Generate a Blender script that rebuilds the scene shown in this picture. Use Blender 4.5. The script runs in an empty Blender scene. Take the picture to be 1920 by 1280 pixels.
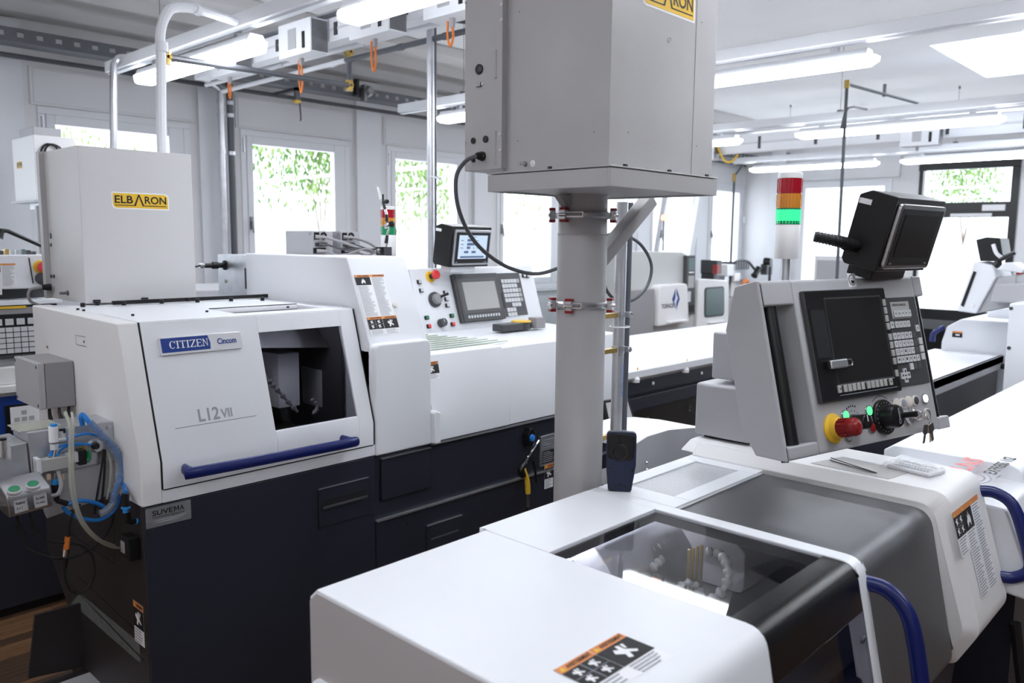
import bpy, bmesh, math, random
from mathutils import Vector, Matrix
random.seed(7)
S = bpy.context.scene
COL = S.collection
# ------------------------------------------------------------------ camera (measured from vanishing points of the photograph)
F_PX, CX, CY, EYE = 1531.0, 960.0, 640.0, 1.75
AX = Vector((2420-CX, 465-CY, F_PX)).normalized()
_l = Vector((-671-CX, 435-CY, F_PX)); AY = (_l-AX*_l.dot(AX)).normalized()
AZ = AX.cross(AY)
if AZ.y > 0: AZ = -AZ
cam_d = bpy.data.cameras.new('camera'); cam = bpy.data.objects.new('camera', cam_d); COL.objects.link(cam)
cam_d.sensor_width = 36.0; cam_d.lens = F_PX/1920*36.0; cam_d.clip_start = .05; cam_d.clip_end = 300
# columns of the camera matrix: camera right / up / back expressed in world axes
right = Vector((AX.x, AY.x, AZ.x)); up = -Vector((AX.y, AY.y, AZ.y)); back = -Vector((AX.z, AY.z, AZ.z))
cam.matrix_world = Matrix(((right.x, up.x, back.x, 0), (right.y, up.y, back.y, 0), (right.z, up.z, back.z, EYE), (0, 0, 0, 1)))
cam_d.dof.use_dof = True; cam_d.dof.focus_distance = 2.5; cam_d.dof.aperture_fstop = 4.0
S.camera = cam
def ray(px, py):
    c = Vector(((px-CX)/F_PX, (py-CY)/F_PX, 1.0))
    return Vector((AX.dot(c), AY.dot(c), AZ.dot(c)))
def at(px, py, x=None, y=None, z=None, D=None):
    d = ray(px, py); o = Vector((0, 0, EYE))
    t = x/d.x if x is not None else y/d.y if y is not None else (z-EYE)/d.z if z is not None else D
    return o+d*t
# ------------------------------------------------------------------ world, exposure, light
S.view_settings.view_transform = 'Standard'; S.view_settings.look = 'None'
S.view_settings.exposure = 1.02; S.view_settings.gamma = 1.0; S.view_settings.use_curve_mapping = False
W = bpy.data.worlds.new('sky'); S.world = W; W.use_nodes = True
nt = W.node_tree; nt.nodes.clear()
wo = nt.nodes.new('ShaderNodeOutputWorld'); bg = nt.nodes.new('ShaderNodeBackground')
tc = nt.nodes.new('ShaderNodeTexCoord'); sx = nt.nodes.new('ShaderNodeSeparateXYZ'); cr = nt.nodes.new('ShaderNodeValToRGB')
nt.links.new(tc.outputs['Generated'], sx.inputs[0]); nt.links.new(sx.outputs['Z'], cr.inputs[0])
cr.color_ramp.elements[0].color = (.95, .97, 1, 1); cr.color_ramp.elements[1].color = (.72, .83, 1, 1)
nt.links.new(cr.outputs[0], bg.inputs[0]); bg.inputs[1].default_value = 3.2; nt.links.new(bg.outputs[0], wo.inputs[0])
LAMP_E = 13.0
# ------------------------------------------------------------------ materials
MATS = {}
def mat(name, col, rough=.5, metal=0.0, bump=0.0, bscale=900, noise=0.0, nscale=6, emit=None, es=0, spec=.5, trans=0, alpha=1, coat=0, ior=1.45, stretch=None):
    m = bpy.data.materials.new(name); m.use_nodes = True; n = m.node_tree; p = n.nodes['Principled BSDF']
    p.inputs['Base Color'].default_value = (*col, 1); p.inputs['Roughness'].default_value = rough; p.inputs['Metallic'].default_value = metal
    p.inputs['Specular IOR Level'].default_value = spec; p.inputs['IOR'].default_value = ior
    if trans: p.inputs['Transmission Weight'].default_value = trans
    if alpha < 1: p.inputs['Alpha'].default_value = alpha
    if coat: p.inputs['Coat Weight'].default_value = coat; p.inputs['Coat Roughness'].default_value = .15
    if emit: p.inputs['Emission Color'].default_value = (*emit, 1); p.inputs['Emission Strength'].default_value = es
    if noise or bump:
        t = n.nodes.new('ShaderNodeTexCoord'); mp = n.nodes.new('ShaderNodeMapping'); n.links.new(t.outputs['Object'], mp.inputs[0])
        if stretch: mp.inputs['Scale'].default_value = stretch
    if noise:
        q = n.nodes.new('ShaderNodeTexNoise'); q.inputs['Scale'].default_value = nscale; q.inputs['Detail'].default_value = 5
        n.links.new(mp.outputs[0], q.inputs['Vector']); r = n.nodes.new('ShaderNodeValToRGB')
        r.color_ramp.elements[0].position = .3; r.color_ramp.elements[1].position = .7
        r.color_ramp.elements[0].color = (*[c*(1-noise) for c in col], 1); r.color_ramp.elements[1].color = (*[min(1, c*(1+noise*.6)) for c in col], 1)
        n.links.new(q.outputs[0], r.inputs[0]); n.links.new(r.outputs[0], p.inputs['Base Color'])
    if bump:
        q = n.nodes.new('ShaderNodeTexNoise'); q.inputs['Scale'].default_value = bscale; q.inputs['Detail'].default_value = 2
        n.links.new(mp.outputs[0], q.inputs['Vector']); b = n.nodes.new('ShaderNodeBump'); b.inputs['Strength'].default_value = bump; b.inputs['Distance'].default_value = .001
        n.links.new(q.outputs[0], b.inputs['Height']); n.links.new(b.outputs[0], p.inputs['Normal'])
    MATS[name] = m; return m
mat('white', (.80, .815, .85), .38, bump=.12, bscale=500)
mat('warmwhite', (.80, .79, .79), .4, bump=.1, bscale=500)
mat('lightgrey', (.45, .45, .47), .4, bump=.35, bscale=420, noise=.04, nscale=4)
mat('elb', (.42, .41, .415), .42, bump=.35, bscale=420, noise=.05, nscale=5)
mat('grey', (.30, .29, .30), .45, bump=.3, bscale=420)
mat('greysilver', (.105, .105, .115), .33, metal=.4, bump=.5, bscale=520, noise=.10, nscale=7)
mat('navy', (.020, .022, .034), .42, bump=.35, bscale=500)
mat('navyside', (.030, .025, .026), .45, bump=.35, bscale=500)
mat('black', (.008, .008, .009), .35, bump=.1, bscale=400)
mat('blackgloss', (.006, .006, .007), .18, bump=.35, bscale=600)
mat('rubber', (.012, .012, .013), .6)
mat('darkgrey', (.06, .06, .065), .45)
mat('boxwhite', (.60, .59, .595), .42, bump=.15, bscale=450)
mat('screen', (.018, .017, .017), .22)
mat('blue', (.006, .014, .125), .3, coat=.25)
mat('warmwall', (.80, .72, .68), .8)
mat('darkwall', (.16, .16, .17), .8)
mat('matteblack', (.01, .01, .011), .8, spec=.15)
mat('plate', (.74, .74, .77), .3, metal=.35)
mat('testernavy', (.008, .014, .045), .42, bump=.2, bscale=600)
mat('ventgreen', (.40, .46, .36), .6)
mat('endshade', (.46, .44, .445), .5, bump=.3, bscale=420)
mat('softlight', (1, 1, 1), .5, emit=(1, 1, 1), es=26)
mat('addedglow', (1, 1, 1), .5, emit=(1, 1, 1), es=5)
mat('blueprint', (.010, .045, .26), .4)
mat('hoseblue', (.02, .20, .62), .3)
mat('fitblue', (.03, .28, .72), .35)
mat('steel', (.62, .62, .64), .28, metal=1, noise=.12, nscale=14, stretch=(1, 1, 6))
mat('chrome', (.75, .75, .77), .12, metal=1)
mat('darksteel', (.24, .24, .25), .38, metal=.9, noise=.2, nscale=9)
mat('galv', (.60, .61, .64), .36, metal=.85, noise=.1, nscale=20)
mat('pipegrey', (.10, .105, .12), .45)
mat('traygrey', (.13, .135, .15), .5, metal=.3)
mat('brass', (.55, .38, .12), .32, metal=.9)
mat('red', (.42, .012, .012), .4)
mat('redbright', (.75, .05, .05), .35)
mat('crimson', (.25, .01, .012), .35)
mat('yellow', (.80, .50, .04), .4)
mat('orange', (.70, .19, .03), .5)
mat('stickorange', (.72, .26, .08), .5)
mat('greenbtn', (.02, .20, .09), .5)
mat('greenlit', (.05, .7, .2), .4, emit=(.12, .85, .30), es=.6)
mat('whitelit', (.9, .9, .95), .3, emit=(.9, .93, 1), es=1.2)
mat('bone', (.72, .68, .62), .45)
mat('key', (.62, .63, .65), .45)
mat('keygrey', (.42, .42, .41), .5)
mat('keydark', (.09, .09, .095), .5)
mat('ink', (.01, .01, .012), .6)
mat('inkgrey', (.32, .33, .38), .6)
mat('inkfaint', (.40, .41, .44), .6)
mat('paperwhite', (.85, .85, .87), .6)
mat('paper', (.62, .61, .60), .8, noise=.1, nscale=8)
mat('skin', (.78, .80, .83), .5)
mat('clear', (.9, .92, .93), .08, trans=.9, ior=1.2, alpha=.35)
mat('clearhose', (.80, .80, .70), .15, trans=.6, ior=1.2, alpha=.75)
mat('spiral', (.45, .52, .62), .3, trans=.3, ior=1.2, alpha=.45)
mat('tan', (.62, .45, .30), .5)
mat('wood', (0.150, 0.075, 0.035), .45, noise=.35, nscale=14, stretch=(2, 14, 2))
mat('wood2', (.065, .036, .020), .45, noise=.35, nscale=14, stretch=(2, 14, 2))
mat('wood3', (0.180, 0.095, 0.045), .45, noise=.3, nscale=14, stretch=(2, 14, 2))
mat('wall', (.74, .735, .745), .8, noise=.02, nscale=3)
mat('ceiling', (.80, .80, .815), .85, noise=.03, nscale=2)
mat('soffit', (.62, .61, .61), .8)
mat('frame', (.76, .77, .80), .45)
mat('shutter', (.74, .74, .755), .6)
mat('lampglow', (1, 1, 1), .5, emit=(.90, .94, 1), es=LAMP_E)
mat('lamphousing', (.62, .63, .66), .4)
mat('rail', (.80, .81, .84), .6)
mat('redglow', (.5, .02, .02), .3, trans=.3, alpha=.95)
mat('lensred', (.36, .006, .018), .2, coat=.5)
mat('lensamber', (.62, .24, .03), .2, coat=.5)
mat('lensgreen', (.01, .26, .10), .2, coat=.5)
mat('lensgreenlit', (.03, .45, .2), .2, emit=(.03, .62, .22), es=.6)
mat('beacon', (1, .3, .2), .3, emit=(1, .12, .06), es=4)
mat('lcd', (.30, .36, .44), .3, emit=(.42, .52, .66), es=.45)
mat('lcdblue', (.12, .18, .30), .4)
mat('rock', (.78, .77, .74), .9, noise=.25, nscale=1.5)
mat('grass', (.30, .42, .12), .9, noise=.4, nscale=2)
mat('leaf', (.07, .15, .03), .7, noise=.3, nscale=3)
mat('leaf2', (.17, .26, .07), .7)
mat('bark', (.12, .08, .05), .9)
mat('seafoam', (.13, .18, .18), .3)
mat('tornosgrey', (.52, .53, .52), .5)
def glassmat(name, tint, mixf, rough=0.0):
    m = bpy.data.materials.new(name); m.use_nodes = True; n = m.node_tree; n.nodes.clear()
    o = n.nodes.new('ShaderNodeOutputMaterial'); mx = n.nodes.new('ShaderNodeMixShader'); tr = n.nodes.new('ShaderNodeBsdfTransparent')
    gl = n.nodes.new('ShaderNodeBsdfGlossy'); fr = n.nodes.new('ShaderNodeFresnel'); fr.inputs[0].default_value = 1.45
    tr.inputs[0].default_value = (*tint, 1); gl.inputs['Roughness'].default_value = rough
    ma = n.nodes.new('ShaderNodeMath'); ma.operation = 'MULTIPLY'; ma.inputs[1].default_value = mixf; n.links.new(fr.outputs[0], ma.inputs[0])
    ge = n.nodes.new('ShaderNodeNewGeometry'); m2 = n.nodes.new('ShaderNodeMath'); m2.operation = 'MULTIPLY_ADD'; m2.inputs[1].default_value = -1; m2.inputs[2].default_value = 1
    n.links.new(ge.outputs['Backfacing'], m2.inputs[0]); m3 = n.nodes.new('ShaderNodeMath'); m3.operation = 'MULTIPLY'; n.links.new(ma.outputs[0], m3.inputs[0]); n.links.new(m2.outputs[0], m3.inputs[1])
    n.links.new(m3.outputs[0], mx.inputs[0]); n.links.new(tr.outputs[0], mx.inputs[1]); n.links.new(gl.outputs[0], mx.inputs[2]); n.links.new(mx.outputs[0], o.inputs[0])
    MATS[name] = m
glassmat('pane', (.96, .98, .99), 1.0)
glassmat('hoodglass', (.90, .90, .92), .9, .03)
glassmat('tintglass', (.62, .62, .66), .8, .03)
# perforated sheet (fine holes, far below the 10 pixel limit)
def perf(name, base, hole, scale):
    m = mat(name, base, .4); n = m.node_tree; p = n.nodes['Principled BSDF']
    t = n.nodes.new('ShaderNodeTexCoord'); v = n.nodes.new('ShaderNodeTexVoronoi'); v.inputs['Scale'].default_value = scale; v.inputs['Randomness'].default_value = 0
    n.links.new(t.outputs['Object'], v.inputs['Vector']); r = n.nodes.new('ShaderNodeValToRGB'); r.color_ramp.interpolation = 'CONSTANT'
    r.color_ramp.elements[0].color = (*hole, 1); r.color_ramp.elements[1].color = (*base, 1); r.color_ramp.elements[1].position = .38
    n.links.new(v.outputs['Distance'], r.inputs[0]); n.links.new(r.outputs[0], p.inputs['Base Color'])
perf('mesh', (.66, .67, .70), (.10, .10, .12), 190)
# ------------------------------------------------------------------ mesh builder
class Fr:                                             # a local frame: a along d, b along the depth, c along u
    def __init__(s, O, d=(1, 0, 0), b=(0, 1, 0), u=(0, 0, 1)): s.O, s.d, s.b, s.u = Vector(O), Vector(d), Vector(b), Vector(u)
    def p(s, a, b, c): return s.O+s.d*a+s.b*b+s.u*c
def yawfr(O, yaw, tilt=0.0):
    c, s_ = math.cos(yaw), math.sin(yaw); d = Vector((c, s_, 0)); b = Vector((-s_, c, 0)); u = Vector((0, 0, 1))
    return Fr(O, d, b*math.cos(tilt)-u*math.sin(tilt), u*math.cos(tilt)+b*math.sin(tilt))
WF = Fr((0, 0, 0))
TXT = {}
def text_mesh(body):
    if body not in TXT:
        c = bpy.data.curves.new('t', 'FONT'); c.body = body; c.resolution_u = 3; c.offset = .004 if body.startswith('SUVEMA') else .020; o = bpy.data.objects.new('t', c); COL.objects.link(o)
        dg = bpy.context.evaluated_depsgraph_get(); me = bpy.data.meshes.new_from_object(o.evaluated_get(dg))
        vs = [v.co.copy() for v in me.vertices]; fs = [list(p.vertices) for p in me.polygons]
        x0 = min(v.x for v in vs); x1 = max(v.x for v in vs); y0 = min(v.y for v in vs); y1 = max(v.y for v in vs)
        TXT[body] = ([((v.x-x0)/(x1-x0), (v.y-y0)/(y1-y0)) for v in vs], fs, (x1-x0)/(y1-y0))
        bpy.data.objects.remove(o); bpy.data.curves.remove(c); bpy.data.meshes.remove(me)
    return TXT[body]
def smoothpath(P, n=6):
    P = [Vector(p) for p in P]
    if len(P) < 3: return P
    out = []
    for i in range(len(P)-1):
        a = P[i-1] if i else P[0]*2-P[1]; b = P[i]; c = P[i+1]; d = P[i+2] if i+2 < len(P) else P[-1]*2-P[-2]
        for k in range(n):
            t = k/n; out.append(.5*((2*b)+(c-a)*t+(2*a-5*b+4*c-d)*t*t+(3*b-a-3*c+d)*t**3))
    out.append(P[-1]); return out
def fillet(poly, rad, n=5):                           # poly: 2D points, rad: radius per corner
    out = []; N = len(poly)
    for i in range(N):
        p = Vector(poly[i]); r = rad[i] if isinstance(rad, (list, tuple)) else rad
        if r <= 0: out.append(tuple(p)); continue
        a = (Vector(poly[i-1])-p); b = (Vector(poly[(i+1) % N])-p); la, lb = a.length, b.length; a.normalize(); b.normalize()
        ang = math.acos(max(-1, min(1, a.dot(b)))); t = min(r/math.tan(ang/2), la*.49, lb*.49)
        q0 = p+a*t; q1 = p+b*t
        for k in range(n+1):
            s = k/n; out.append(tuple((q0*(1-s)+p*s)*(1-s)+(p*(1-s)+q1*s)*s))
    return out
class MB:
    def __init__(s): s.v, s.f, s.mi, s.mats = [], [], [], []
    def _m(s, m):
        if m not in s.mats: s.mats.append(m)
        return s.mats.index(m)
    def add(s, vs, fs, m='white'):
        o = len(s.v); k = s._m(m); s.v += [Vector(v) for v in vs]
        for f in fs: s.f.append([i+o for i in f]); s.mi.append(k)
        return s
    def box(s, a0, a1, b0, b1, c0, c1, m='white', F=WF):
        vs = [F.p(a, b, c) for c in (c0, c1) for b in (b0, b1) for a in (a0, a1)]
        return s.add(vs, [(0, 2, 3, 1), (4, 5, 7, 6), (0, 1, 5, 4), (2, 6, 7, 3), (0, 4, 6, 2), (1, 3, 7, 5)], m)
    def hexa(s, P, m='white'):                        # P: bottom 4 (loop), top 4 (loop)
        return s.add(P, [(3, 2, 1, 0), (4, 5, 6, 7), (0, 1, 5, 4), (1, 2, 6, 5), (2, 3, 7, 6), (3, 0, 4, 7)], m)
    def prism(s, poly, ax, t0, t1, m='white', F=WF):  # poly in the two other axes (ax 'a': (b,c); 'b': (a,c); 'c': (a,b))
        def P(q, t): return F.p(t, q[0], q[1]) if ax == 'a' else F.p(q[0], t, q[1]) if ax == 'b' else F.p(q[0], q[1], t)
        n = len(poly); vs = [P(q, t0) for q in poly]+[P(q, t1) for q in poly]
        return s.add(vs, [list(range(n))[::-1], list(range(n, 2*n))]+[(i, (i+1) % n, (i+1) % n+n, i+n) for i in range(n)], m)
    def shell(s, path, th, ax, t0, t1, m='white', F=WF):   # open 2D path thickened towards its right-hand side
        P = [Vector(p) for p in path]; N = []
        for i in range(len(P)):
            a = P[max(i-1, 0)]; b = P[min(i+1, len(P)-1)]; t = (b-a).normalized(); N.append(Vector((t.y, -t.x)))
        return s.prismq([tuple(p) for p in P], [tuple(p+n*th) for p, n in zip(P, N)], ax, t0, t1, m, F)
    def prismq(s, A, B, ax, t0, t1, m, F):
        def P(q, t): return F.p(t, q[0], q[1]) if ax == 'a' else F.p(q[0], t, q[1]) if ax == 'b' else F.p(q[0], q[1], t)
        n = len(A); vs = [P(q, t0) for q in A]+[P(q, t1) for q in A]+[P(q, t0) for q in B]+[P(q, t1) for q in B]; fs = []
        for i in range(n-1):
            fs += [(i, i+1, n+i+1, n+i), (2*n+i, 3*n+i, 3*n+i+1, 2*n+i+1), (i, 2*n+i, 2*n+i+1, i+1), (n+i, n+i+1, 3*n+i+1, 3*n+i)]
        fs += [(0, n, 3*n, 2*n), (n-1, 3*n-1, 4*n-1, 2*n-1)]
        return s.add(vs, fs, m)
    def tube(s, P, r, m='white', seg=8, smooth=0, flat=None):
        P = smoothpath(P, smooth) if smooth else [Vector(p) for p in P]
        n = len(P); ref = None; vs = []
        for i, p in enumerate(P):
            t = (P[min(i+1, n-1)]-P[max(i-1, 0)]).normalized()
            if ref is None:
                ref = Vector((0, 0, 1)) if abs(t.z) < .9 else Vector((1, 0, 0))
                if flat: ref = Vector(flat[1])
            x = (ref-t*ref.dot(t)).normalized(); y = t.cross(x); ref = x
            rr = r[i*(len(r)-1)//max(1, n-1)] if isinstance(r, (list, tuple)) else r
            ra = flat[0] if flat else rr
            for k in range(seg): a = 2*math.pi*k/seg; vs.append(p+x*math.cos(a)*ra+y*math.sin(a)*rr)
        fs = [(i*seg+k, i*seg+(k+1) % seg, (i+1)*seg+(k+1) % seg, (i+1)*seg+k) for i in range(n-1) for k in range(seg)]
        fs += [list(range(seg))[::-1], list(range((n-1)*seg, n*seg))]
        return s.add(vs, fs, m)
    def lathe(s, O, axis, prof, m='white', seg=20):   # prof: (t along the axis, r)
        O = Vector(O); t = Vector(axis).normalized(); x = (Vector((0, 0, 1)) if abs(t.z) < .9 else Vector((1, 0, 0))); x = (x-t*x.dot(t)).normalized(); y = t.cross(x)
        vs = [O+t*h_+(x*math.cos(2*math.pi*k/seg)+y*math.sin(2*math.pi*k/seg))*max(r, 1e-5) for h_, r in prof for k in range(seg)]
        n = len(prof); fs = [(i*seg+k, i*seg+(k+1) % seg, (i+1)*seg+(k+1) % seg, (i+1)*seg+k) for i in range(n-1) for k in range(seg)]
        fs += [list(range(seg))[::-1], list(range((n-1)*seg, n*seg))]
        return s.add(vs, fs, m)
    def cyl(s, p0, p1, r, m='white', seg=16, r1=None):
        p0, p1 = Vector(p0), Vector(p1); return s.lathe(p0, p1-p0, [(0, r), ((p1-p0).length, r if r1 is None else r1)], m, seg)
    def torus(s, O, axis, R, r, m='white', seg=28, a0=0, a1=2*math.pi):
        O = Vector(O); t = Vector(axis).normalized(); x = (Vector((0, 0, 1)) if abs(t.z) < .9 else Vector((1, 0, 0))); x = (x-t*x.dot(t)).normalized(); y = t.cross(x)
        return s.tube([O+(x*math.cos(a0+(a1-a0)*k/seg)+y*math.sin(a0+(a1-a0)*k/seg))*R for k in range(seg+1)], r, m, 6)
    # flat print on a frame's front (towards -b); L is the layer
    def rect(s, a0, c0, a1, c1, m, F, L=1):
        e = -.0005*L; return s.add([F.p(a0, e, c0), F.p(a1, e, c0), F.p(a1, e, c1), F.p(a0, e, c1)], [(0, 1, 2, 3)], m)
    def poly(s, P, m, F, L=1): return s.add([F.p(a, -.0005*L, c) for a, c in P], [tuple(range(len(P)))], m)
    def disc(s, a, c, r, m, F, L=1, seg=20, ry=None):
        return s.poly([(a+r*math.cos(2*math.pi*k/seg), c+(ry or r)*math.sin(2*math.pi*k/seg)) for k in range(seg)], m, F, L)
    def text(s, body, a, c, hgt, m, F, L=2, width=None, skew=0):
        vs, fs, asp = text_mesh(body); w = width or asp*hgt
        return s.add([F.p(a+x*w+y*skew, -.0005*L, c+y*hgt) for x, y in vs], fs, m)
    def lines(s, a0, c0, a1, c1, n, m, F, L=2, fill=.45, rag=.3):
        for i in range(n):
            h_ = (c1-c0)/n; c = c1-h_*(i+1)+h_*(1-fill)/2; s.rect(a0, c, a1-(a1-a0)*random.random()*rag, c+h_*fill, m, F, L)
        return s
    def build(s, name, parent=None, bevel=0, seg=2, smooth=True, loc=None):
        me = bpy.data.meshes.new(name); org = Vector(loc) if loc is not None else ORG.get(parent.name, Vector((0, 0, 0))) if parent else Vector((0, 0, 0))
        me.from_pydata([tuple(v-org) for v in s.v], [], s.f)
        for m in s.mats: me.materials.append(MATS[m])
        me.polygons.foreach_set('material_index', s.mi)
        if smooth: me.polygons.foreach_set('use_smooth', [True]*len(s.f))
        me.update()
        if smooth: me.set_sharp_from_angle(angle=math.radians(34))
        o = bpy.data.objects.new(name, me); COL.objects.link(o)
        if parent: o.parent = parent; ORG[o.name] = org
        else: o.location = org; ORG[o.name] = org
        if bevel:
            b = o.modifiers.new('bevel', 'BEVEL'); b.width = bevel; b.segments = seg; b.limit_method = 'ANGLE'; b.angle_limit = math.radians(40); b.harden_normals = True
        return o
ORG = {}
def thing(name, label, cat, loc=(0, 0, 0), group=None):
    o = bpy.data.objects.new(name, None); COL.objects.link(o); o.location = loc; o.empty_display_size = .1; ORG[o.name] = Vector(loc)
    o['label'] = label; o['category'] = cat
    if group: o['group'] = group
    return o
def tag(o, label=None, cat=None, group=None, kind=None):
    if label: o['label'] = label
    if cat: o['category'] = cat
    if group: o['group'] = group
    if kind: o['kind'] = kind
    return o
def struct(mb, name, label=None, bevel=0):
    o = mb.build(name, bevel=bevel); return tag(o, label, None, None, 'structure')
def copytree(o, off, label=None, parent=None):
    c = o.copy(); COL.objects.link(c)
    if parent is None: c.location = o.location+Vector(off)
    else: c.parent = parent
    if label: c['label'] = label
    for ch in o.children: copytree(ch, off, None, c)
    return c
# ================================================================== THE ROOM
YW, XE, ZC = 6.5, 12.3, 3.45          # window wall, end wall, ceiling
bays = [1.94+1.54*k for k in range(-2, 7)]
def holes_wall(name, along0, along1, z0, z1, holes, t0, t1, axis, m='wall'):
    mb = MB(); hs = sorted(holes); cur = along0
    def bx(a0, a1, c0, c1):
        if a1-a0 > 1e-4 and c1-c0 > 1e-4:
            mb.box(a0, a1, t0, t1, c0, c1, m) if axis == 'x' else mb.box(t0, t1, a0, a1, c0, c1, m)
    for a0, a1, c0, c1 in hs: bx(cur, a0, z0, z1); bx(a0, a1, z0, c0); bx(a0, a1, c1, z1); cur = a1
    bx(cur, along1, z0, z1); return struct(mb, name)
holes_wall('wall_window', -3.2, XE+.3, 0, ZC+.1, [(x+.04, x+1.14, 1.2, 2.66) for x in bays], YW, YW+.3, 'x')
holes_wall('wall_end', -4.5, YW, 0, ZC+.1, [(4.2, 5.56, .85, 2.68), (2.62, 3.84, 0, 2.98), (-.4, .9, .9, 2.7), (-2.4, -1.1, .9, 2.7)], XE, XE+.3, 'y')
struct(MB().box(-3.2, -3, -4.5, YW, 0, ZC+.1, 'warmwall'), 'wall_left'); struct(MB().box(-3.2, XE+.3, -4.7, -4.5, 0, ZC+.1, 'darkwall'), 'wall_back')
sk = (7.75, 9.6, .35, 2.42)
mb = MB(); mb.box(-3.2, sk[0], -4.7, YW+.3, ZC, ZC+.3, 'ceiling').box(sk[1], XE+.3, -4.7, YW+.3, ZC, ZC+.3, 'ceiling').box(sk[0], sk[1], -4.7, sk[2], ZC, ZC+.3, 'ceiling').box(sk[0], sk[1], sk[3], YW+.3, ZC, ZC+.3, 'ceiling')
struct(mb, 'ceiling')
struct(MB().box(sk[0], sk[1], sk[2], sk[3], ZC+.24, ZC+.26, 'pane'), 'window_9', 'rooflight pane in the ceiling shaft')
# stepped cornice along the window wall
cor = fillet([(YW, ZC), (5.55, ZC), (5.62, ZC-.07), (5.95, ZC-.07), (6.0, ZC-.15), (6.25, ZC-.15), (6.3, ZC-.22), (YW, ZC-.22)], .015, 2)
struct(MB().prism(cor, 'a', -3, XE, 'soffit'), 'trim_1', 'stepped cornice where ceiling meets the window wall')
struct(MB().box(-3, XE, 6.47, 6.5, 0, .1, 'frame'), 'baseboard_window'); struct(MB().box(XE-.03, XE, -4.5, 2.6, 0, .1, 'frame'), 'baseboard_end')
for i, z in enumerate((3.02,)): pass
# floor: slab + end-grain strips picked out where the photograph shows them
fl = struct(MB().box(-3.2, XE+.3, -4.7, YW+.3, -.1, -.012, 'wood2'), 'floor', 'brown strip parquet floor')
n_ = 0
for ix in range(-1, 3):
    for iy in range(40):
        x0 = .35+ix*.42; y0 = 3.42+iy*.034
        if y0 > 4.3: break
        MB().box(x0+.001, x0+.419, y0+.0006, y0+.0334, -.012, random.uniform(-.0012, 0), random.choice(['wood', 'wood2', 'wood3'])).build('plank', fl, smooth=False)
mb = MB(); rnd = random.Random(3)
for ix in range(-8, 30):
    for iy in range(60):
        x0 = -3+ix*.42+3.36*0; y0 = -4.5+iy*.18
        if x0 < -3 or x0 > XE-.4 or (.0 < x0+.2 < 1.6 and 3.3 < y0+.1 < 4.3): continue
        mb.box(x0+.001, x0+.419, y0+.001, y0+.179, -.012, -rnd.uniform(.001, .003), rnd.choice(['wood', 'wood2', 'wood3']))
tag(mb.build('plank', fl, smooth=False), 'parquet strips further off', kind='stuff')
# windows of the long wall
def window(k, x, tilt=0):
    z0, z1 = 1.2, 2.66; mb = MB()
    for a0, a1, c0, c1 in ((x+.04, x+.09, z0+.05, z1-.05), (x+1.09, x+1.14, z0+.05, z1-.05), (x+.04, x+1.14, z0, z0+.05), (x+.04, x+1.14, z1-.05, z1)): mb.box(a0, a1, YW-.01, YW+.09, c0, c1, 'frame')
    mb.box(x+.01, x+1.17, YW-.07, YW, z0-.045, z0, 'frame')
    fr = tag(mb.build('window_%d' % k, bevel=.004), 'tall window in the long wall', kind='structure')
    ang = math.radians(tilt); F = Fr((0, YW+.02, z0+.05), (1, 0, 0), (0, math.cos(ang), math.sin(ang)), (0, -math.sin(ang), math.cos(ang))); H = z1-z0-.1
    mb = MB()
    for a0, a1, c0, c1 in ((x+.092, x+.15, 0, H), (x+.97, x+1.088, 0, H), (x+.15, x+.97, 0, .07), (x+.15, x+.97, H-.07, H)): mb.box(a0, a1, -.035, .03, c0, c1, 'frame', F)
    sa = mb.build('sash', fr, bevel=.006)
    MB().box(x+.15, x+.97, .0, .006, .07, H-.07, 'pane', F).build('pane', sa)
    MB().box(x+.10, x+.125, -.05, -.035, H*.42, H*.5, 'darksteel', F).tube([F.p(x+.112, -.06, H*.47), F.p(x+.112, -.075, H*.40)], .008, 'darksteel').build('window_handle', sa)
    MB().cyl(F.p(x+.07, -.03, H-.14), F.p(x+.07, -.03, H-.02), .012, 'galv').build('hinge', sa)
    # roller shutter casing above
    MB().box(x, x+1.18, YW-.012, YW, 2.665, 2.93, 'shutter').box(x+.02, x+1.16, YW-.018, YW-.012, 2.68, 2.915, 'shutter').build('shutter_casing', fr, bevel=.003)
for i, x in enumerate(bays): window(i+1, x, 9 if i in (6, 7) else 0)
struct(MB().box(-3, XE, YW-.05, YW, 1.02, 1.10, 'frame').box(-3, XE, YW-.05, YW, .45, .5, 'frame').box(-3, XE, YW-.04, YW, .5, 1.02, 'shutter'), 'trim_2', 'cable channel below the windows')
# end wall: pale window, dark door with blind
fr = tag(MB().box(XE-.02, XE+.08, 4.2, 4.3, .85, 2.68, 'frame').box(XE-.02, XE+.08, 5.46, 5.56, .85, 2.68, 'frame').box(XE-.02, XE+.08, 4.3, 5.46, .85, .95, 'frame').box(XE-.02, XE+.08, 4.3, 5.46, 2.58, 2.68, 'frame').build('window_10'), 'pale window in the end wall', kind='structure')
MB().box(XE+.03, XE+.036, 4.3, 5.46, .95, 2.58, 'pane').build('pane', fr)
MB().box(XE-.03, XE, 4.1, 5.66, 2.7, 3.0, 'shutter').build('shutter_casing', fr)
dr = MB(); y0, y1 = 2.62, 3.84
for a0, a1, c0, c1 in ((y0, y0+.09, 0, 2.98), (y1-.05, y1, 0, 2.98), (y0+.09, y1-.05, 2.12, 2.32), (y0+.09, y1-.05, .0, .86)): dr.box(XE-.02, XE+.08, a0, a1, c0, c1, 'black')
dr = tag(dr.build('door_1'), 'black framed glazed door with fanlight in the end wall', kind='structure')
MB().box(XE+.03, XE+.036, y0+.09, y1-.05, .86, 2.12, 'pane').build('pane', dr); MB().box(XE+.03, XE+.036, y0+.09, y1-.05, 2.32, 2.98, 'pane').build('pane', dr)
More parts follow.
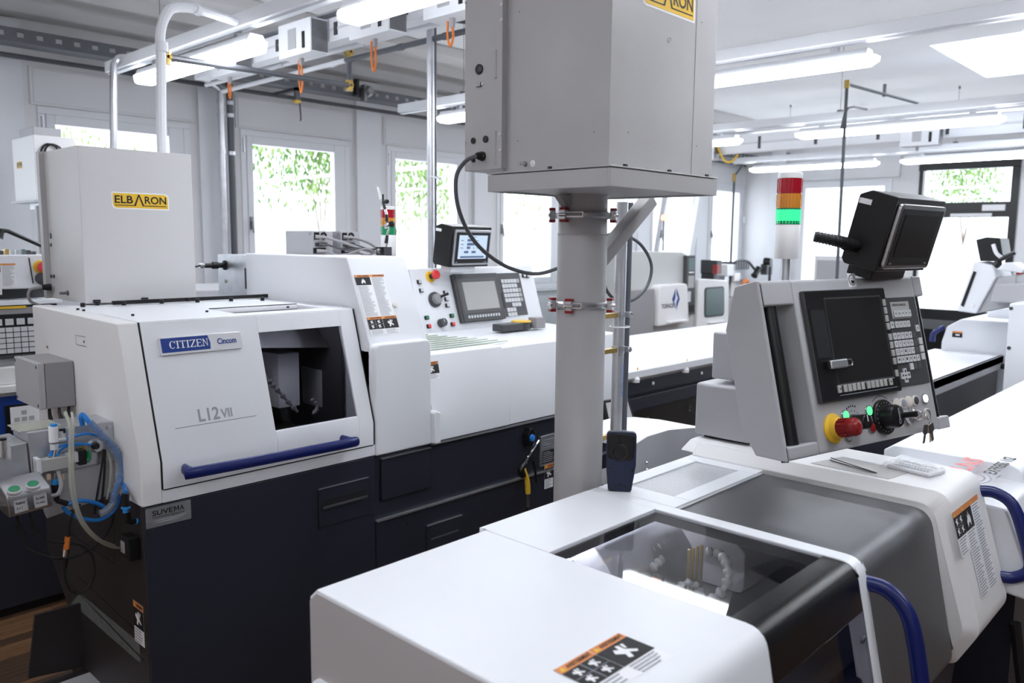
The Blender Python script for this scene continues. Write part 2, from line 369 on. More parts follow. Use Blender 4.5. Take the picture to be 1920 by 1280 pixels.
MB().box(XE-.06, XE+.02, y0, y1, 2.76, 2.98, 'black').build('blind_casing', dr, bevel=.005)
MB().box(XE-.06, XE-.02, 2.75, 3.02, 2.2, 2.28, 'paperwhite').box(XE-.06, XE-.02, 2.9, 3.4, 2.13, 2.17, 'paperwhite').build('door_closer', dr, bevel=.005)
for nm, ya, yb in (('window_11', -.4, .9), ('window_12', -2.4, -1.1)): struct(MB().box(XE+.03, XE+.036, ya, yb, .9, 2.7, 'pane'), nm, 'window in the end wall, right of the door')
struct(MB().box(XE-.14, XE, 5.75, 5.98, 0, ZC, 'frame').box(XE-.10, XE, 2.2, 2.58, 0, ZC, 'frame'), 'trim_3', 'white pilasters on the end wall')
for i, x in enumerate(bays[1:]): struct(MB().box(x-.33, x-.05, YW-.035, YW, 0, 3.22, 'frame'), 'trim_%d' % (i+4), 'shallow pier between two windows')
# ------------------------------------------------------------------ outside: bank with rocks and leaves
mb = MB(); nx, ny = 60, 26; rnd = random.Random(5); vs = []
for j in range(ny):
    for i in range(nx):
        x = -8+i*.6; y = 9+j*.7; vs.append((x, y, -.4+j*.42+rnd.uniform(-.22, .22)+.5*math.sin(x*.9+j*.4)))
mb.add(vs, [(j*nx+i, j*nx+i+1, (j+1)*nx+i+1, (j+1)*nx+i) for j in range(ny-1) for i in range(nx-1)], 'rock')
bk = struct(mb, 'hillside', 'pale rocky bank beyond the windows')
mb = MB(); vs = []
for j in range(20):
    for i in range(24): vs.append((15+j*.8, -6+i*.9, -.5+j*.45+rnd.uniform(-.2, .2)))
mb.add(vs, [(j*24+i, j*24+i+1, (j+1)*24+i+1, (j+1)*24+i) for j in range(19) for i in range(23)], 'rock'); struct(mb, 'hillside', 'pale rocky bank beyond the end wall')
def shrub(x, y, z, R, H, m, lab, n=1500):
    t = thing('shrub', lab, 'shrub', (x, y, z-.6)); tr = MB()
    for k in range(9):
        a = k*.7; tr.tube([(x, y, z-.6), (x+R*.3*math.cos(a), y+.2*math.sin(a), z+H*.5), (x+R*.7*math.cos(a), y+R*.5*math.sin(a), z+H), (x+R*.95*math.cos(a), y+R*.6*math.sin(a), z+H*.6)], [.006, .004, .003, .002], 'bark', 5, 3)
    tr.build('stem', t); lf = MB()
    for k in range(n):
        a = rnd.uniform(0, 6.28); w = rnd.random()**.6*R; br = rnd.choice([-.3, 0, .4])
        c = Vector((x+w*math.cos(a), y+w*.6*math.sin(a), z+H*(.1+.9*rnd.random()**.7)-.35*w*w/R+br*.1)); e = rnd.uniform(.03, .06)
        u = Vector((rnd.uniform(-.5, .5), rnd.uniform(-.5, .5), -1)).normalized(); v = u.cross(Vector((rnd.uniform(-1, 1), rnd.uniform(-1, 1), .2))).normalized()
        lf.add([c-u*e, c+v*e*.35, c+u*e, c-v*e*.35], [(0, 1, 2, 3)], rnd.choice([m, 'leaf2']))
    tag(lf.build('foliage', t), kind='stuff')
shrub(6.5, 9.8, 2.25, 1.0, 1.3, 'leaf', 'green drooping shrub on the bank, seen in the second window', 2600)
shrub(8.2, 9.6, 1.75, .75, 1.9, 'leaf2', 'pale green leafy shrub seen in the third window, left of the aluminium tubes', 2400)
shrub(5.0, 10.6, 2.3, .8, .9, 'leaf2', 'faint green twigs at the upper left of the second window', 500)
shrub(3.0, 10.4, 2.5, 1.0, .7, 'leaf2', 'faint green shrub behind the leftmost window', 500)
shrub(17.5, 4.6, 2.3, 1.0, 1.2, 'leaf', 'green shrub outside behind the black framed door', 1500)
shrub(13.2, 12.0, 1.9, 1.3, 1.2, 'leaf2', 'thin green twigs beyond the fourth window', 700)
# ================================================================== UNDER THE CEILING
def fixture(x, y0, y1, z, lab):
    t = thing('strip_light', lab, 'ceiling light', (x, (y0+y1)/2, z), 'fluorescent strip lights under the trunking')
    a, b = min(y0, y1), max(y0, y1)
    MB().prism([(x-.035, z+.04), (x-.055, z), (x+.055, z), (x+.035, z+.04)], 'b', a+.04, b-.04, 'lamphousing').build('housing', t, bevel=.004)
    pr = fillet([(x-.062, z), (x-.055, z-.045), (x+.055, z-.045), (x+.062, z)], [0, .02, .02, 0], 3); mb = MB()
    n = len(pr); rings = []
    for yy, s in ((a, .55), (a+.05, 1), (b-.05, 1), (b, .55)): rings.append([(x+(p[0]-x)*s, yy, z+(p[1]-z)*s) for p in pr])
    mb.add([p for r in rings for p in r], [(i*n+k, i*n+(k+1) % n, (i+1)*n+(k+1) % n, (i+1)*n+k) for i in range(3) for k in range(n)]+[list(range(n))[::-1], list(range(3*n, 4*n))], 'lampglow').build('diffuser', t)
    MB().box(x-.015, x+.015, a+.2, a+.24, z+.03, z+.07, 'galv').build('clip', t); MB().box(x-.015, x+.015, b-.24, b-.2, z+.03, z+.07, 'galv').build('clip', t)
railz = 2.78; names = ['leftmost rail', 'rail left of the big grey filter box', 'rail nearest the rooflight', 'rail before the end wall']
def railrow(x, yA, yB, segs, lab, z=railz):
    t = thing('light_rail', lab, 'light rail', (x, (yA+yB)/2, z))
    MB().box(x-.036, x+.036, yA, yB, z, z+.065, 'rail').build('trunking', t, bevel=.004); MB().box(x-.018, x+.018, yA+.01, yB-.01, z-.012, z, 'lamphousing').build('cover_strip', t)
    for k in range(int((yB-yA)/1.9)+1):
        yy = yB-.75-k*1.9
        if yy > yA: MB().cyl((x, yy, z+.05), (x, yy, ZC), .0022, 'darksteel', 6).cyl((x, yy, ZC-.03), (x, yy, ZC), .012, 'darksteel', 8).box(x-.02, x+.02, yy-.02, yy+.02, z+.065, z+.085, 'darksteel').build('suspension_wire', t)
    for a, b, l in segs: fixture(x, a, b, z-.085, l)
railrow(2.13, -3.9, 5.55, [(5.1, 3.7, 'strip light at upper left, lit, behind the white arched conduit'), (3.02, 1.62, 'strip light cut by the top edge right of the arched conduit'), (1.3, -.1, 'strip light overhead, out of frame'), (-.5, -1.9, 'strip light behind the photographer, left rail')], 'white light rail at upper left ending near the first window')
railrow(4.36, -3.9, 5.4, [(4.92, 3.4, 'strip light left of the large grey filter box, beside the aluminium tubes'), (3.1, 1.60, 'lit strip light right of the large grey filter box, nearest rail'), (1.0, -.5, 'strip light cut by the right edge above the rooflight')], 'white light rail running behind the large grey filter box')
railrow(7.0, -3.9, 5.5, [(5.2, 3.75, 'strip light just right of the grey filter box, short stretch in view'), (3.22, 1.62, 'long lit strip light crossing above the black monitor'), (1.3, -.3, 'strip light right of frame, third rail')], 'white light rail above the black monitor')
railrow(9.9, -3.9, 5.4, [(5.15, 3.55, 'strip light right of the tower lamp, near the corner windows'), (3.3, 1.7, 'strip light in front of the black framed door'), (1.4, -.2, 'strip light right of frame, last rail')], 'white light rail nearest the end wall')
railrow(-.4, -3.9, 5.4, [(3.4, 1.8, 'added unseen strip light left of frame'), (1.0, -.6, 'added unseen strip light, nearer'), (-1.2, -2.8, 'added unseen strip light behind, far left')], 'unseen light rail added left of the camera')  # unseen rail and lamps, added to light the room from the left
# perforated cable tray along the window wall
def ctray(x0, x1, y, z, lab, pieces):
    t = thing('cable_tray', lab, 'cable tray', ((x0+x1)/2, y, z))
    mb = MB().box(x0, x1, y, y+.02, z+.062, z+.085, 'traygrey').box(x0, x1, y, y+.02, z, z+.028, 'traygrey').box(x0, x1, y, y+.16, z-.006, z, 'traygrey')
    mb.build('side_rail', t)
    mb = MB(); k = x0
    while k < x1: mb.box(k, k+.075, y, y+.004, z+.028, z+.062, 'traygrey'); k += .115
    tag(mb.build('perforated_web', t), kind='stuff')
    mb = MB()
    for q in range(5): mb.tube([(x0, y+.04+q*.022, z+.012), (x1, y+.04+q*.022, z+.012)], .009, 'rubber', 6)
    mb.build('cable', t)
    for bx_ in pieces: MB().box(bx_-.02, bx_+.02, y+.0, YW-.0, z-.03, z-.006, 'traygrey').box(bx_-.02, bx_+.02, y+.0, y+.03, z-.11, z+.0, 'traygrey').box(bx_-.025, bx_+.025, y-.005, y+.04, z-.125, z-.105, 'yellow').build('bracket', t)
ctray(-2.9, XE-.1, 6.12, 3.0, 'grey perforated cable tray along the window wall', [2.62, 3.85+.0, 7.2, 9.5])
t = thing('power_socket_box', 'round grey socket box on the wall cable tray left of the grey filter box', 'socket', (4.52, 6.05, 3.06))
MB().lathe((4.52, 6.1, 3.05), (0, -1, 0), [(0, .055), (.05, .05), (.09, .03)], 'darksteel').build('body', t); MB().box(4.47, 4.5, 6.04, 6.1, 2.96, 3.1, 'darksteel').box(4.40, 4.43, 6.06, 6.11, 3.0, 3.14, 'black').build('clip', t)
p_ = lambda px, py, y: at(px, py, y=y)
t = MB().tube([(-2.9, 6.43, 2.965), (XE-.1, 6.43, 2.965)], .017, 'pipegrey', 8).build('wall_pipe'); tag(t, 'thin dark grey pipe running under the wall cable tray', 'pipe')
t = thing('hook_bracket', 'thin hooked wire hanger above the second window', 'bracket', (4.05, 6.35, 2.9))
MB().tube([(4.05, 6.42, 2.97), (4.05, 6.4, 2.80), (4.02, 6.36, 2.77)], .008, 'darksteel', 6, 4).build('hook', t)
# drain pipes between first and second window
for i, dx in enumerate((0, .075)):
    o = MB().tube([(3.29+dx, 6.36, .1), (3.29+dx, 6.36, 2.82), (3.24+dx, 6.3, 2.92), (3.05+dx, 6.15, 2.96)], .027, 'pipegrey' if i else 'galv', 10, 3)
    for z in (2.82, 2.72, 2.42, 1.5): o.cyl((3.29+dx, 6.36, z), (3.29+dx, 6.36, z+.03), .033, 'galv', 12)
    tag(o.build('wall_pipe'), ['bright steel riser pipe left of a dark one between two windows', 'dark grey riser pipe right of the bright one between two windows'][i], 'pipe')
# power busbar with tap-off boxes
def busbar(x, y0, y1, z, lab, boxes, h=.13, w=.10):
    t = thing('power_busbar', lab, 'busbar', (x, (y0+y1)/2, z))
    MB().box(x, x+w, y0, y1, z, z+h, 'rail').box(x-.004, x, y0, y1, z+h*.45, z+h*.55, 'lamphousing').build('trunk', t, bevel=.003)
    k = y0+.3
    while k < y1: MB().box(x-.006, x, k, k+.03, z+.03, z+h-.03, 'darkgrey').build('slot_cover', t); k += .62
    tr = MB().box(x-.02, x+w+.12, y0, y1, z+h+.02, z+h+.03, 'galv'); tr.build('support_strip', t)
    for yb, hb, lb in boxes:
        b = thing('tap_off_box', lb, 'power box', (x-.03, yb, z-.06), 'tap-off boxes on the busbars')
        MB().box(x-.125, x-.008, yb-.17, yb+.17, z-.07, z+h-.01, 'rail').build('casing', b, bevel=.006)
        MB().box(x-.129, x-.125, yb-.02, yb+.06, z-.03, z+h-.05, 'lightgrey').build('inspection_window', b); MB().box(x-.129, x-.125, yb-.11, yb-.085, z-.04, z+.05, 'ink').build('switch_panel', b)
        MB().box(x-.118, x-.015, yb-.174, yb-.17, z-.06, z+h-.02, 'darksteel').build('end_plate', b)
        MB().cyl((x-.06, yb+.03, z-.07), (x-.06, yb+.03, z-.11), .015, 'grey', 12, .011).build('cable_gland', b)
        if hb: MB().tube([(x-.06, yb+.03, z-.10), (x-.055, yb+.03, z-.10-hb*.6), (x-.05, yb+.055, z-.10-hb), (x-.045, yb+.08, z-.10-hb*.5), (x-.04, yb+.085, z-.07)], .006, 'orange', 8, 5).build('orange_cable', b)
busbar(2.78, .6, 5.75, 2.86, 'white power busbar hanging behind the leftmost light rail', [(5.1, .1, 'small tap-off box nearest the window wall, left busbar'), (4.25, .16, 'tap-off box with a long orange cable loop, left busbar'), (3.55, .13, 'middle tap-off box with window and hanging orange cable'), (2.95, .09, 'tap-off box left of the aluminium tubes with short orange tail')])
busbar(8.35, -3.5, 5.7, 2.73, 'white power busbar crossing behind the black monitor', [(4.9, .14, 'tap-off box right of the grey filter box with yellow cable loop'), (2.6, 0, 'large tap-off box on the far busbar above the black monitor')], h=.19)
def conduit(P, r, m, lab, sm=4, coll=()):
    mb = MB().tube(P, r, m, 10, sm)
    for q, ax in coll: mb.cyl(Vector(q)-Vector(ax)*.02, Vector(q)+Vector(ax)*.02, r*1.22, m, 12)
    return tag(mb.build('conduit_pipe'), lab, 'pipe')
conduit([(3.04, 6.1, 2.9), (3.02, 1.0, 2.9)], .016, 'rail', 'white conduit under the left busbar, upper of two', 1, [((3.03, 4.1, 2.9), (0, 1, 0)), ((3.03, 5.0, 2.9), (0, 1, 0))])
conduit([(3.17, 6.1, 2.87), (3.15, 4.45, 2.87)], .016, 'rail', 'white conduit under the left busbar, lower of two', 1, [((3.16, 4.6, 2.87), (0, 1, 0))])
conduit([(3.15, 4.44, 2.87), (3.14, 1.2, 2.87)], .017, 'pipegrey', 'dark grey air pipe continuing the lower white conduit', 1, [((3.15, 3.9, 2.87), (0, 1, 0)), ((3.15, 3.5, 2.87), (0, 1, 0))])
# air pipe with brass elbows
a = at(655, 98, y=4.44); b = at(655, 160, y=4.44); c = at(312, 107, y=3.92)
o = thing('air_pipe', 'grey air pipe with brass elbows crossing before the cable tray', 'pipe', b)
MB().tube([c, b], .016, 'pipegrey', 10).tube([b, a], .016, 'pipegrey', 10).build('tube', o)
for q in (a, b, c): MB().cyl(q-Vector((0, 0, .035)), q+Vector((0, 0, .03)), .022, 'brass', 10).cyl(q-Vector((.03, 0, 0)), q+Vector((.02, 0, 0)), .022, 'brass', 10).build('brass_elbow', o)
# arched conduits dropping to the filter box of the machine at left
q = at(304, 285, y=3.55); top = at(330, 14, y=3.62)
conduit([(q.x+.02, 3.55, 1.9), q, at(302, 110, y=3.56), at(301, 62, y=3.57), at(312, 26, y=3.59), top, at(372, 18, y=3.68), at(440, 40, y=3.85)], .021, 'rail', 'white conduit arching over at upper left above the yellow-labelled box', 5, [(at(303, 88, y=3.56), (0, 0, 1)), (at(368, 17, y=3.67), (.8, .5, 0))])
conduit([at(306, 285, y=3.6), at(300, 112, y=3.6)], .012, 'pipegrey', 'thin grey pipe strapped behind the white arched conduit', 1)
conduit([at(213, 285, y=5.3), at(213, 140, y=5.3), at(217, 118, y=5.3), at(228, 108, y=5.3), at(262, 112, y=5.4)], .022, 'galv', 'slim arched conduit left of the larger one', 5)
# twin aluminium tubes behind the machines
q0 = at(808, 478, y=3.62); q1 = at(804, 0, y=3.62)
o = thing('aluminium_tube', 'tall aluminium tube with grey conduit strapped beside it, left of the filter box', 'pipe', (q0.x, 3.62, 1.2))
MB().tube([(q0.x, 3.62, 1.2), (q0.x+.0, 3.62, ZC)], .022, 'galv', 14).build('tube', o); MB().tube([(q0.x+.045, 3.64, 1.2), (q0.x+.045, 3.64, at(825, 40, y=3.64).z)], .014, 'pipegrey', 10).build('grey_conduit', o)
MB().tube([(q0.x-.024, 3.60, 2.105), (q0.x+.06, 3.60, 2.105)], .006, 'rail', 6).build('strap', o)
q = at(822, 36, y=3.64); MB().cyl(q-Vector((0, 0, .03)), q+Vector((0, 0, .02)), .024, 'brass', 10).cyl(q+Vector((0, 0, .015)), q+Vector((.06, 0, .015)), .02, 'brass', 10).build('brass_elbow', o)
MB().tube([q+Vector((.06, 0, .015)), q+Vector((.5, -.15, .015))], .016, 'pipegrey', 10).build('air_branch', o)
# right hand air pipe
Y3 = 2.6; P0 = at(1575, 455, y=Y3); P1 = at(1588, 158, y=Y3)
o = thing('air_pipe', 'thin dark air pipe dropping behind the black monitor', 'pipe', P0)
P2 = at(1720, 193, z=P1.z+.0)
MB().tube([(P0.x, Y3, .0), (P1.x-.0, Y3, P1.z)], .013, 'pipegrey', 8).tube([P1, P2], .013, 'pipegrey', 8).tube([at(1578, 240, y=Y3), at(1590, 203, y=Y3), at(1625, 205, y=Y3)], .010, 'pipegrey', 8, 3).build('tube', o)
MB().cyl(P1-Vector((0, 0, .03)), P1+Vector((0, 0, .03)), .02, 'brass', 10).build('brass_elbow', o); MB().cyl((P1*.5+P2*.5)-Vector((0, 0, .02)), (P1*.5+P2*.5)+Vector((0, 0, .08)), .014, 'darksteel', 8).build('pipe_clip', o)
o = thing('air_pipe', 'bent dark air pipe in the corner by the far windows', 'pipe', at(1375, 480, y=6.2))
MB().tube([(at(1370, 490, y=6.2).x, 6.2, 0), at(1377, 330, y=6.2), at(1400, 300, y=6.0)], .018, 'pipegrey', 8).build('tube', o); MB().cyl(at(1376, 340, y=6.2), at(1377, 325, y=6.2), .03, 'brass', 8).build('brass_elbow', o)
tag(MB().tube([at(1345, 275, x=8.3), at(1358, 300, x=8.3), at(1372, 303, x=8.3), at(1384, 290, x=8.3)], .012, 'yellow', 8, 5).build('power_cable'), 'yellow cable loop hanging right of the grey filter box', 'cable')
t = thing('ceiling_speaker', 'small white ceiling fitting near the right air pipe', 'ceiling fitting', at(1612, 196, z=ZC))
q = at(1612, 196, z=ZC); MB().lathe(q, (0, 0, -1), [(0, .09), (.02, .09), (.05, .04)], 'rail').build('body', t)
# ================================================================== FOREGROUND MACHINE
def frontprof(top, yt, rad, slope=.21, z1=.35, y0=.585):
    # profile in (y, z): flat top edge, rounded shoulder, front leaning out towards the bottom
    return [(yt, top), (y0+.0, top), (y0-(top-z1)*slope, z1)], [0, rad, 0]
def arcprof(top, yt, rad, z1, y0=.587, slope=.21):
    p, r = frontprof(top, yt, rad, slope, z1, y0); return fillet(p, r, 6)
FM = thing('sliding_head_lathe', 'white lathe filling the foreground with curved hood, window and blue handles', 'machine', (1.6, .9, 0))
base = MB().prism([(.62, .05), (1.24, .05), (1.26, .86), (.56, .86)], 'a', .86, 2.45, 'navy').box(.9, 2.4, .68, 1.2, 0, .05, 'black')
base.build('base', FM, bevel=.006)
Zt = 1.10
pth = arcprof(Zt, 1.20, .045, .30)
left = fillet([(1.285, .84), (1.285, Zt-.02), (1.262, Zt), (.587, Zt), (.43, .30), (.62, .30), (1.0, .84)], [.02, .004, .004, .045, .01, 0, .01], 5)
mb = MB().prism(left, 'a', .81, 1.257, 'white'); mb.build('left_cover', FM, bevel=.004, seg=2)
MB().prism([(y+(.004 if y < 1 else -.004), z+(-.006 if z > 1 else .004)) for y, z in left], 'a', .8075, .812, 'endshade').build('end_shade_sheet', FM)  # grey sheet over the white end: its shade put into the colour
# tag and catch on the lower left of the cover
MB().box(.79, .86, 1.18, 1.26, .86, .93, 'white').build('latch', FM, bevel=.01)
# strip behind the window, right band, rear deck
mb = MB().box(1.257, 1.655, 1.075, 1.285, Zt-.022, Zt, 'white')
mb.shell(fillet([(1.285, .84), (1.285, Zt), (1.262, Zt)], [0, .02, 0]), .0, 'a', 1.257, 1.26, 'white')
mb.box(1.257, 1.7, 1.265, 1.285, .84, Zt-.02, 'white'); mb.build('rear_strip', FM, bevel=.003)
band = [(1.285, Zt)]+arcprof(Zt, 1.2, .045, .30)[0:]
mb = MB().prismq(band, [(y+(.03 if z < Zt-.02 else 0), z-.03) for y, z in band], 'a', 1.655, 1.697, 'white', WF)
mb.build('hood_band', FM, bevel=.0025)
deck = MB()
for a0, a1, b0, b1 in ((1.697, 1.772, 1.045, 1.285), (2.113, 2.30, 1.045, 1.285), (1.772, 2.113, 1.235, 1.285), (1.772, 2.113, 1.045, 1.096)): deck.box(a0, a1, b0, b1, Zt-.02, Zt, 'white')
deck.box(1.7, 2.7, 1.265, 1.285, .84, Zt-.02, 'white'); deck.build('rear_deck', FM, bevel=.002)
MB().box(1.772, 2.113, 1.096, 1.235, Zt-.006, Zt-.004, 'mesh').build('vent_mesh', FM)
MB().box(1.70, 2.15, 1.035, 1.045, Zt-.03, Zt-.003, 'lightgrey').build('gutter', FM)
# dark sliding cover
p1 = arcprof(Zt-.006, 1.035, .055, .72, .592); p1 = p1[:-1]+fillet([p1[-2], p1[-1], (p1[-1][0]+.05, p1[-1][1]-.03), (p1[-1][0]+.25, p1[-1][1]-.06)], [0, .04, 0, 0])[1:]
MB().prismq(p1, [(y+.012, z-.012) for y, z in p1], 'a', 1.70, 2.150, 'greysilver', WF).build('sliding_cover', FM, bevel=.004)
MB().prism([(1.04, Zt-.02), (.62, Zt-.02), (.52, .75), (.6, .7), (1.04, .7)], 'a', 2.12, 2.165, 'black').build('cover_seal', FM)
# raised right cover
z2 = Zt+.034; pr = fillet([(1.28, z2), (.565, z2), (.468, .80), (.52, .70), (.7, .66), (1.28, .66)], [.01, .05, .06, .03, 0, 0], 6)
pin = fillet([(1.28, z2-.03), (.592, z2-.03), (.50, .80), (.54, .72), (.7, .68), (1.28, .68)], [.01, .05, .06, .03, 0, 0], 6)
mb = MB().prism(pr, 'a', 2.19, 2.46, 'warmwhite'); n = len(pr)
mb.add([(2.19, y, z) for y, z in pr]+[(2.163, y, z) for y, z in pin], [(i, (i+1) % n, (i+1) % n+n, i+n) for i in range(n)]+[tuple(range(n, 2*n))], 'warmwhite')
mb.build('right_cover', FM, bevel=.006)
# plinth and two-box swivel for the pendant
q = [(2.163, 1.045), (2.21, 1.335), (2.62, 1.335), (2.62, 1.045)]
MB().hexa([(2.165, 1.05, Zt), (2.70, 1.05, Zt), (2.70, 1.34, Zt), (2.19, 1.34, Zt), (2.205, 1.06, Zt+.036), (2.70, 1.06, Zt+.036), (2.70, 1.32, Zt+.036), (2.22, 1.32, Zt+.036)], 'warmwhite').build('swivel_plinth', FM, bevel=.006)
xw = 2.25; cA = at(1402, 857, x=xw); cB = at(1300, 835, x=xw); cT = at(1412, 735, x=xw)
MB().box(xw+.03, 2.55, cA.y+.02, cB.y-.02, Zt+.03, Zt+.05, 'black').build('swivel_gap', FM)
MB().hexa([(xw, cA.y, Zt+.045), (xw+.3, cA.y, Zt+.045), (xw+.3, cB.y, Zt+.045), (xw, cB.y, Zt+.045), (xw+.002, cA.y-.004, cT.z+.005), (xw+.3, cA.y-.004, cT.z+.005), (xw+.3, cB.y, cT.z+.005), (xw+.002, cB.y, cT.z+.005)], 'lightgrey').build('lower_swivel_box', FM, bevel=.009, seg=3)
uA = at(1337, 622, x=xw+.03); z3 = cT.z+.02
MB().cyl((xw+.17, (cA.y+cB.y)/2, cT.z), (xw+.17, (cA.y+cB.y)/2, z3+.01), .05, 'darkgrey').build('swivel_gap', FM)
MB().box(xw+.03, xw+.28, .98, uA.y, z3, uA.z, 'lightgrey').build('upper_swivel_box', FM, bevel=.006, seg=3)
# window, black painted border, front panes
gl = [(1.076, Zt-.004), (.655, Zt-.004)]
MB().prismq(gl, [(y, z-.005) for y, z in gl], 'a', 1.257, 1.655, 'hoodglass', WF).build('hood_window', FM)
bp = arcprof(Zt-.003, .656, .045, 1.005); MB().prismq(bp, [(y+.006, z-.006) for y, z in bp], 'a', 1.257, 1.655, 'blackgloss', WF).build('window_border', FM)
fp = [(.587-(Zt-1.005)*.21, 1.005), (.587-(Zt-.45)*.21, .45)]
MB().prismq(fp, [(y+.006, z) for y, z in fp], 'a', 1.257, 1.655, 'tintglass', WF).build('front_pane', FM)
for x, z in ((1.632, .955), (1.632, .80), (1.28, .90)):
    y = .587-(Zt-z)*.21; MB().lathe((x, y, z), (0, -1, -.2), [(-.001, .009), (.003, .008), (.0045, .004)], 'darkgrey', 14).build('screw', FM)
mb = MB()
F_ = Fr((0, .587-(Zt-.9)*.21-.004, 0)); MB().prism(fillet([(1.29, .76), (1.6, .76), (1.6, .83), (1.29, .83)], .01), 'b', .535, .54, 'steel').build('catch_plate', FM)
MB().box(1.30, 2.05, 1.20, 1.225, 1.062, 1.07, 'softlight').build('added_light_strip', FM)  # added glow strip, no lamp known here; brightens the view through the window
# inside the working area
inn = thing('work_area_tooling', 'grey housings and tool blocks seen through the foreground hood window', 'tooling', (1.45, .85, .8))
MB().box(1.2575, 1.262, .66, 1.074, Zt-.03, Zt-.009, 'ink').box(1.2575, 1.655, 1.068, 1.0755, Zt-.028, Zt-.009, 'ink').box(1.650, 1.6548, .66, 1.074, Zt-.03, Zt-.009, 'ink').build('window_gasket', FM)
MB().box(1.258, 2.10, 1.235, 1.25, .865, Zt-.03, 'grey').box(2.095, 2.11, .63, 1.235, .865, Zt-.03, 'grey').box(1.258, 2.10, .6, 1.235, .862, .868, 'darkgrey').build('lining', inn)
MB().prism(fillet([(1.232, 1.06), (1.10, 1.05), (1.04, .98), (1.04, .87), (1.232, .87)], .02), 'a', 1.45, 1.78, 'galv').build('headstock_cover', inn, bevel=.004)
MB().prism(fillet([(1.232, 1.04), (1.0, 1.04), (.92, .98), (.92, .87), (1.232, .87)], .02), 'a', 1.83, 2.09, 'lightgrey').build('right_housing', inn, bevel=.004)
MB().box(1.30, 1.40, 1.12, 1.22, .87, 1.03, 'white').build('guide_block', inn, bevel=.004)
iw = lambda px, py, z=.95: at(px, py, z=max(z, .935))
for px, py, w_ in ((1160, 1083, .07), (1268, 1118, .08), (1318, 1128, .06)): q = iw(px, py); MB().box(q.x-w_/2, q.x+w_/2, q.y-.03, q.y+.02, .87, .945, 'darksteel').build('tool_block', inn, bevel=.003)
q = iw(1222, 1099, .95); MB().box(q.x-.032, q.x+.022, q.y-.012, q.y+.012, .935, .965, 'orange').build('red_clip', inn, bevel=.004); MB().box(q.x+.022, q.x+.034, q.y-.014, q.y+.014, .90, .97, 'darkgrey').build('clip_body', inn, bevel=.003)
for k in range(4): q = iw(1290+k*8, 1090-k*3, .95); MB().cyl((q.x, q.y, .87), (q.x, q.y, 1.03), .004, 'brass', 8).build('brass_tube', inn)
def loc_hose(P, r, lab, m='keygrey', cat='coolant hose', grp=None):
    P = smoothpath(P, 10); o = MB(); d = 0; last = P[0]; t0 = P[0]
    t = thing('coolant_hose', lab, cat, P[0], grp); k = 0
    acc = [P[0]]
    for a, b in zip(P, P[1:]):
        d += (b-a).length
        if d > r*1.9: acc.append(b); d = 0
    for a, b in zip(acc, acc[1:]):
        ax = (b-a).normalized(); L = (b-a).length
        MB().lathe(a, ax, [(-L*.1, r*.45), (L*.1, r), (L*.36, r*.97), (L*.58, r*.55), (L*1.02, r*.45)], m, 12).build('segment', t)
    return t
loc_hose([iw(1325, 1034, 1.0), iw(1348, 1037, 1.0), iw(1364, 1058, 1.0), iw(1366, 1083, .98), iw(1357, 1105, .96), iw(1335, 1124, .93), iw(1325, 1135, .92)], .0135, 'large curved grey segmented hose behind the foreground window')
loc_hose([iw(1243, 1020, 1.0), iw(1222, 1032, 1.0), iw(1197, 1047, .98), iw(1172, 1060, .96), iw(1158, 1068, .95)], .012, 'grey segmented hose at the back left of the foreground window')
loc_hose([iw(1240, 1048, .98), iw(1228, 1062, .98), iw(1210, 1074, .96), iw(1198, 1086, .94)], .012, 'shorter grey segmented hose beside the red clip')
loc_hose([iw(1262, 1108, .95), iw(1282, 1094, .96), iw(1298, 1092, .96), iw(1313, 1108, .94), iw(1322, 1122, .93)], .010, 'small arched grey segmented hose in front of the brass tubes')
# blue handles
def bar_handle(P, r, name='handle', parent=FM, lab=None, flat=None):
    return MB().tube(P, r, 'blue', 12, 5, flat).build(name, parent)
yz = lambda z, off: .587-(Zt-z)*.21-off
X1 = 1.705
bar_handle([(X1-.005, yz(1.045, -.01), 1.047), (X1+.002, yz(1.04, .03), 1.043), (X1+.006, yz(1.02, .062), 1.015), (X1+.006, yz(.96, .072), .965), (X1+.006, yz(.85, .072), .85), (X1+.006, yz(.70, .06), .70), (X1, yz(.66, -.01), .66)], .013, flat=(.017, (0, 0, 1)))
X2 = 2.47
yr = lambda z, off: .565-(z2-z)*.29-off
bar_handle([(X2-.02, yr(1.075, -.01), 1.085), (X2-.01, yr(1.08, .03), 1.085), (X2-.005, yr(1.06, .065), 1.06), (X2-.005, yr(.99, .075), .99), (X2-.005, yr(.90, .072), .90), (X2-.01, yr(.865, .03), .865), (X2-.02, yr(.86, -.01), .86)], .012, flat=(.016, (0, 0, 1)))
# stickers
def hand_icon(mb, a, c, s, F, L=3, m='paperwhite'):
    mb.poly([(a-.45*s, c+.1*s), (a-.3*s, c+.32*s), (a-.12*s, c+.2*s), (a-.05*s, c+.45*s), (a+.1*s, c+.4*s), (a+.08*s, c+.12*s), (a+.42*s, c-.2*s), (a+.3*s, c-.3*s), (a+.05*s, c-.12*s), (a-.1*s, c-.42*s), (a-.28*s, c-.34*s), (a-.18*s, c-.12*s)], m, F, L)
    mb.poly([(a+.2*s, c+.42*s), (a+.34*s, c+.38*s), (a+.22*s, c+.1*s), (a+.14*s, c+.16*s)], m, F, L)
def flame_icon(mb, a, c, s, F, L=3):
    mb.poly([(a-.3*s, c-.45*s), (a-.38*s, c-.1*s), (a-.22*s, c+.05*s), (a-.2*s, c+.3*s), (a-.06*s, c+.12*s), (a+.02*s, c+.48*s), (a+.14*s, c+.1*s), (a+.24*s, c+.25*s), (a+.36*s, c-.1*s), (a+.28*s, c-.45*s), (a+.1*s, c-.2*s), (a-.08*s, c-.2*s)], 'paperwhite', F, L)
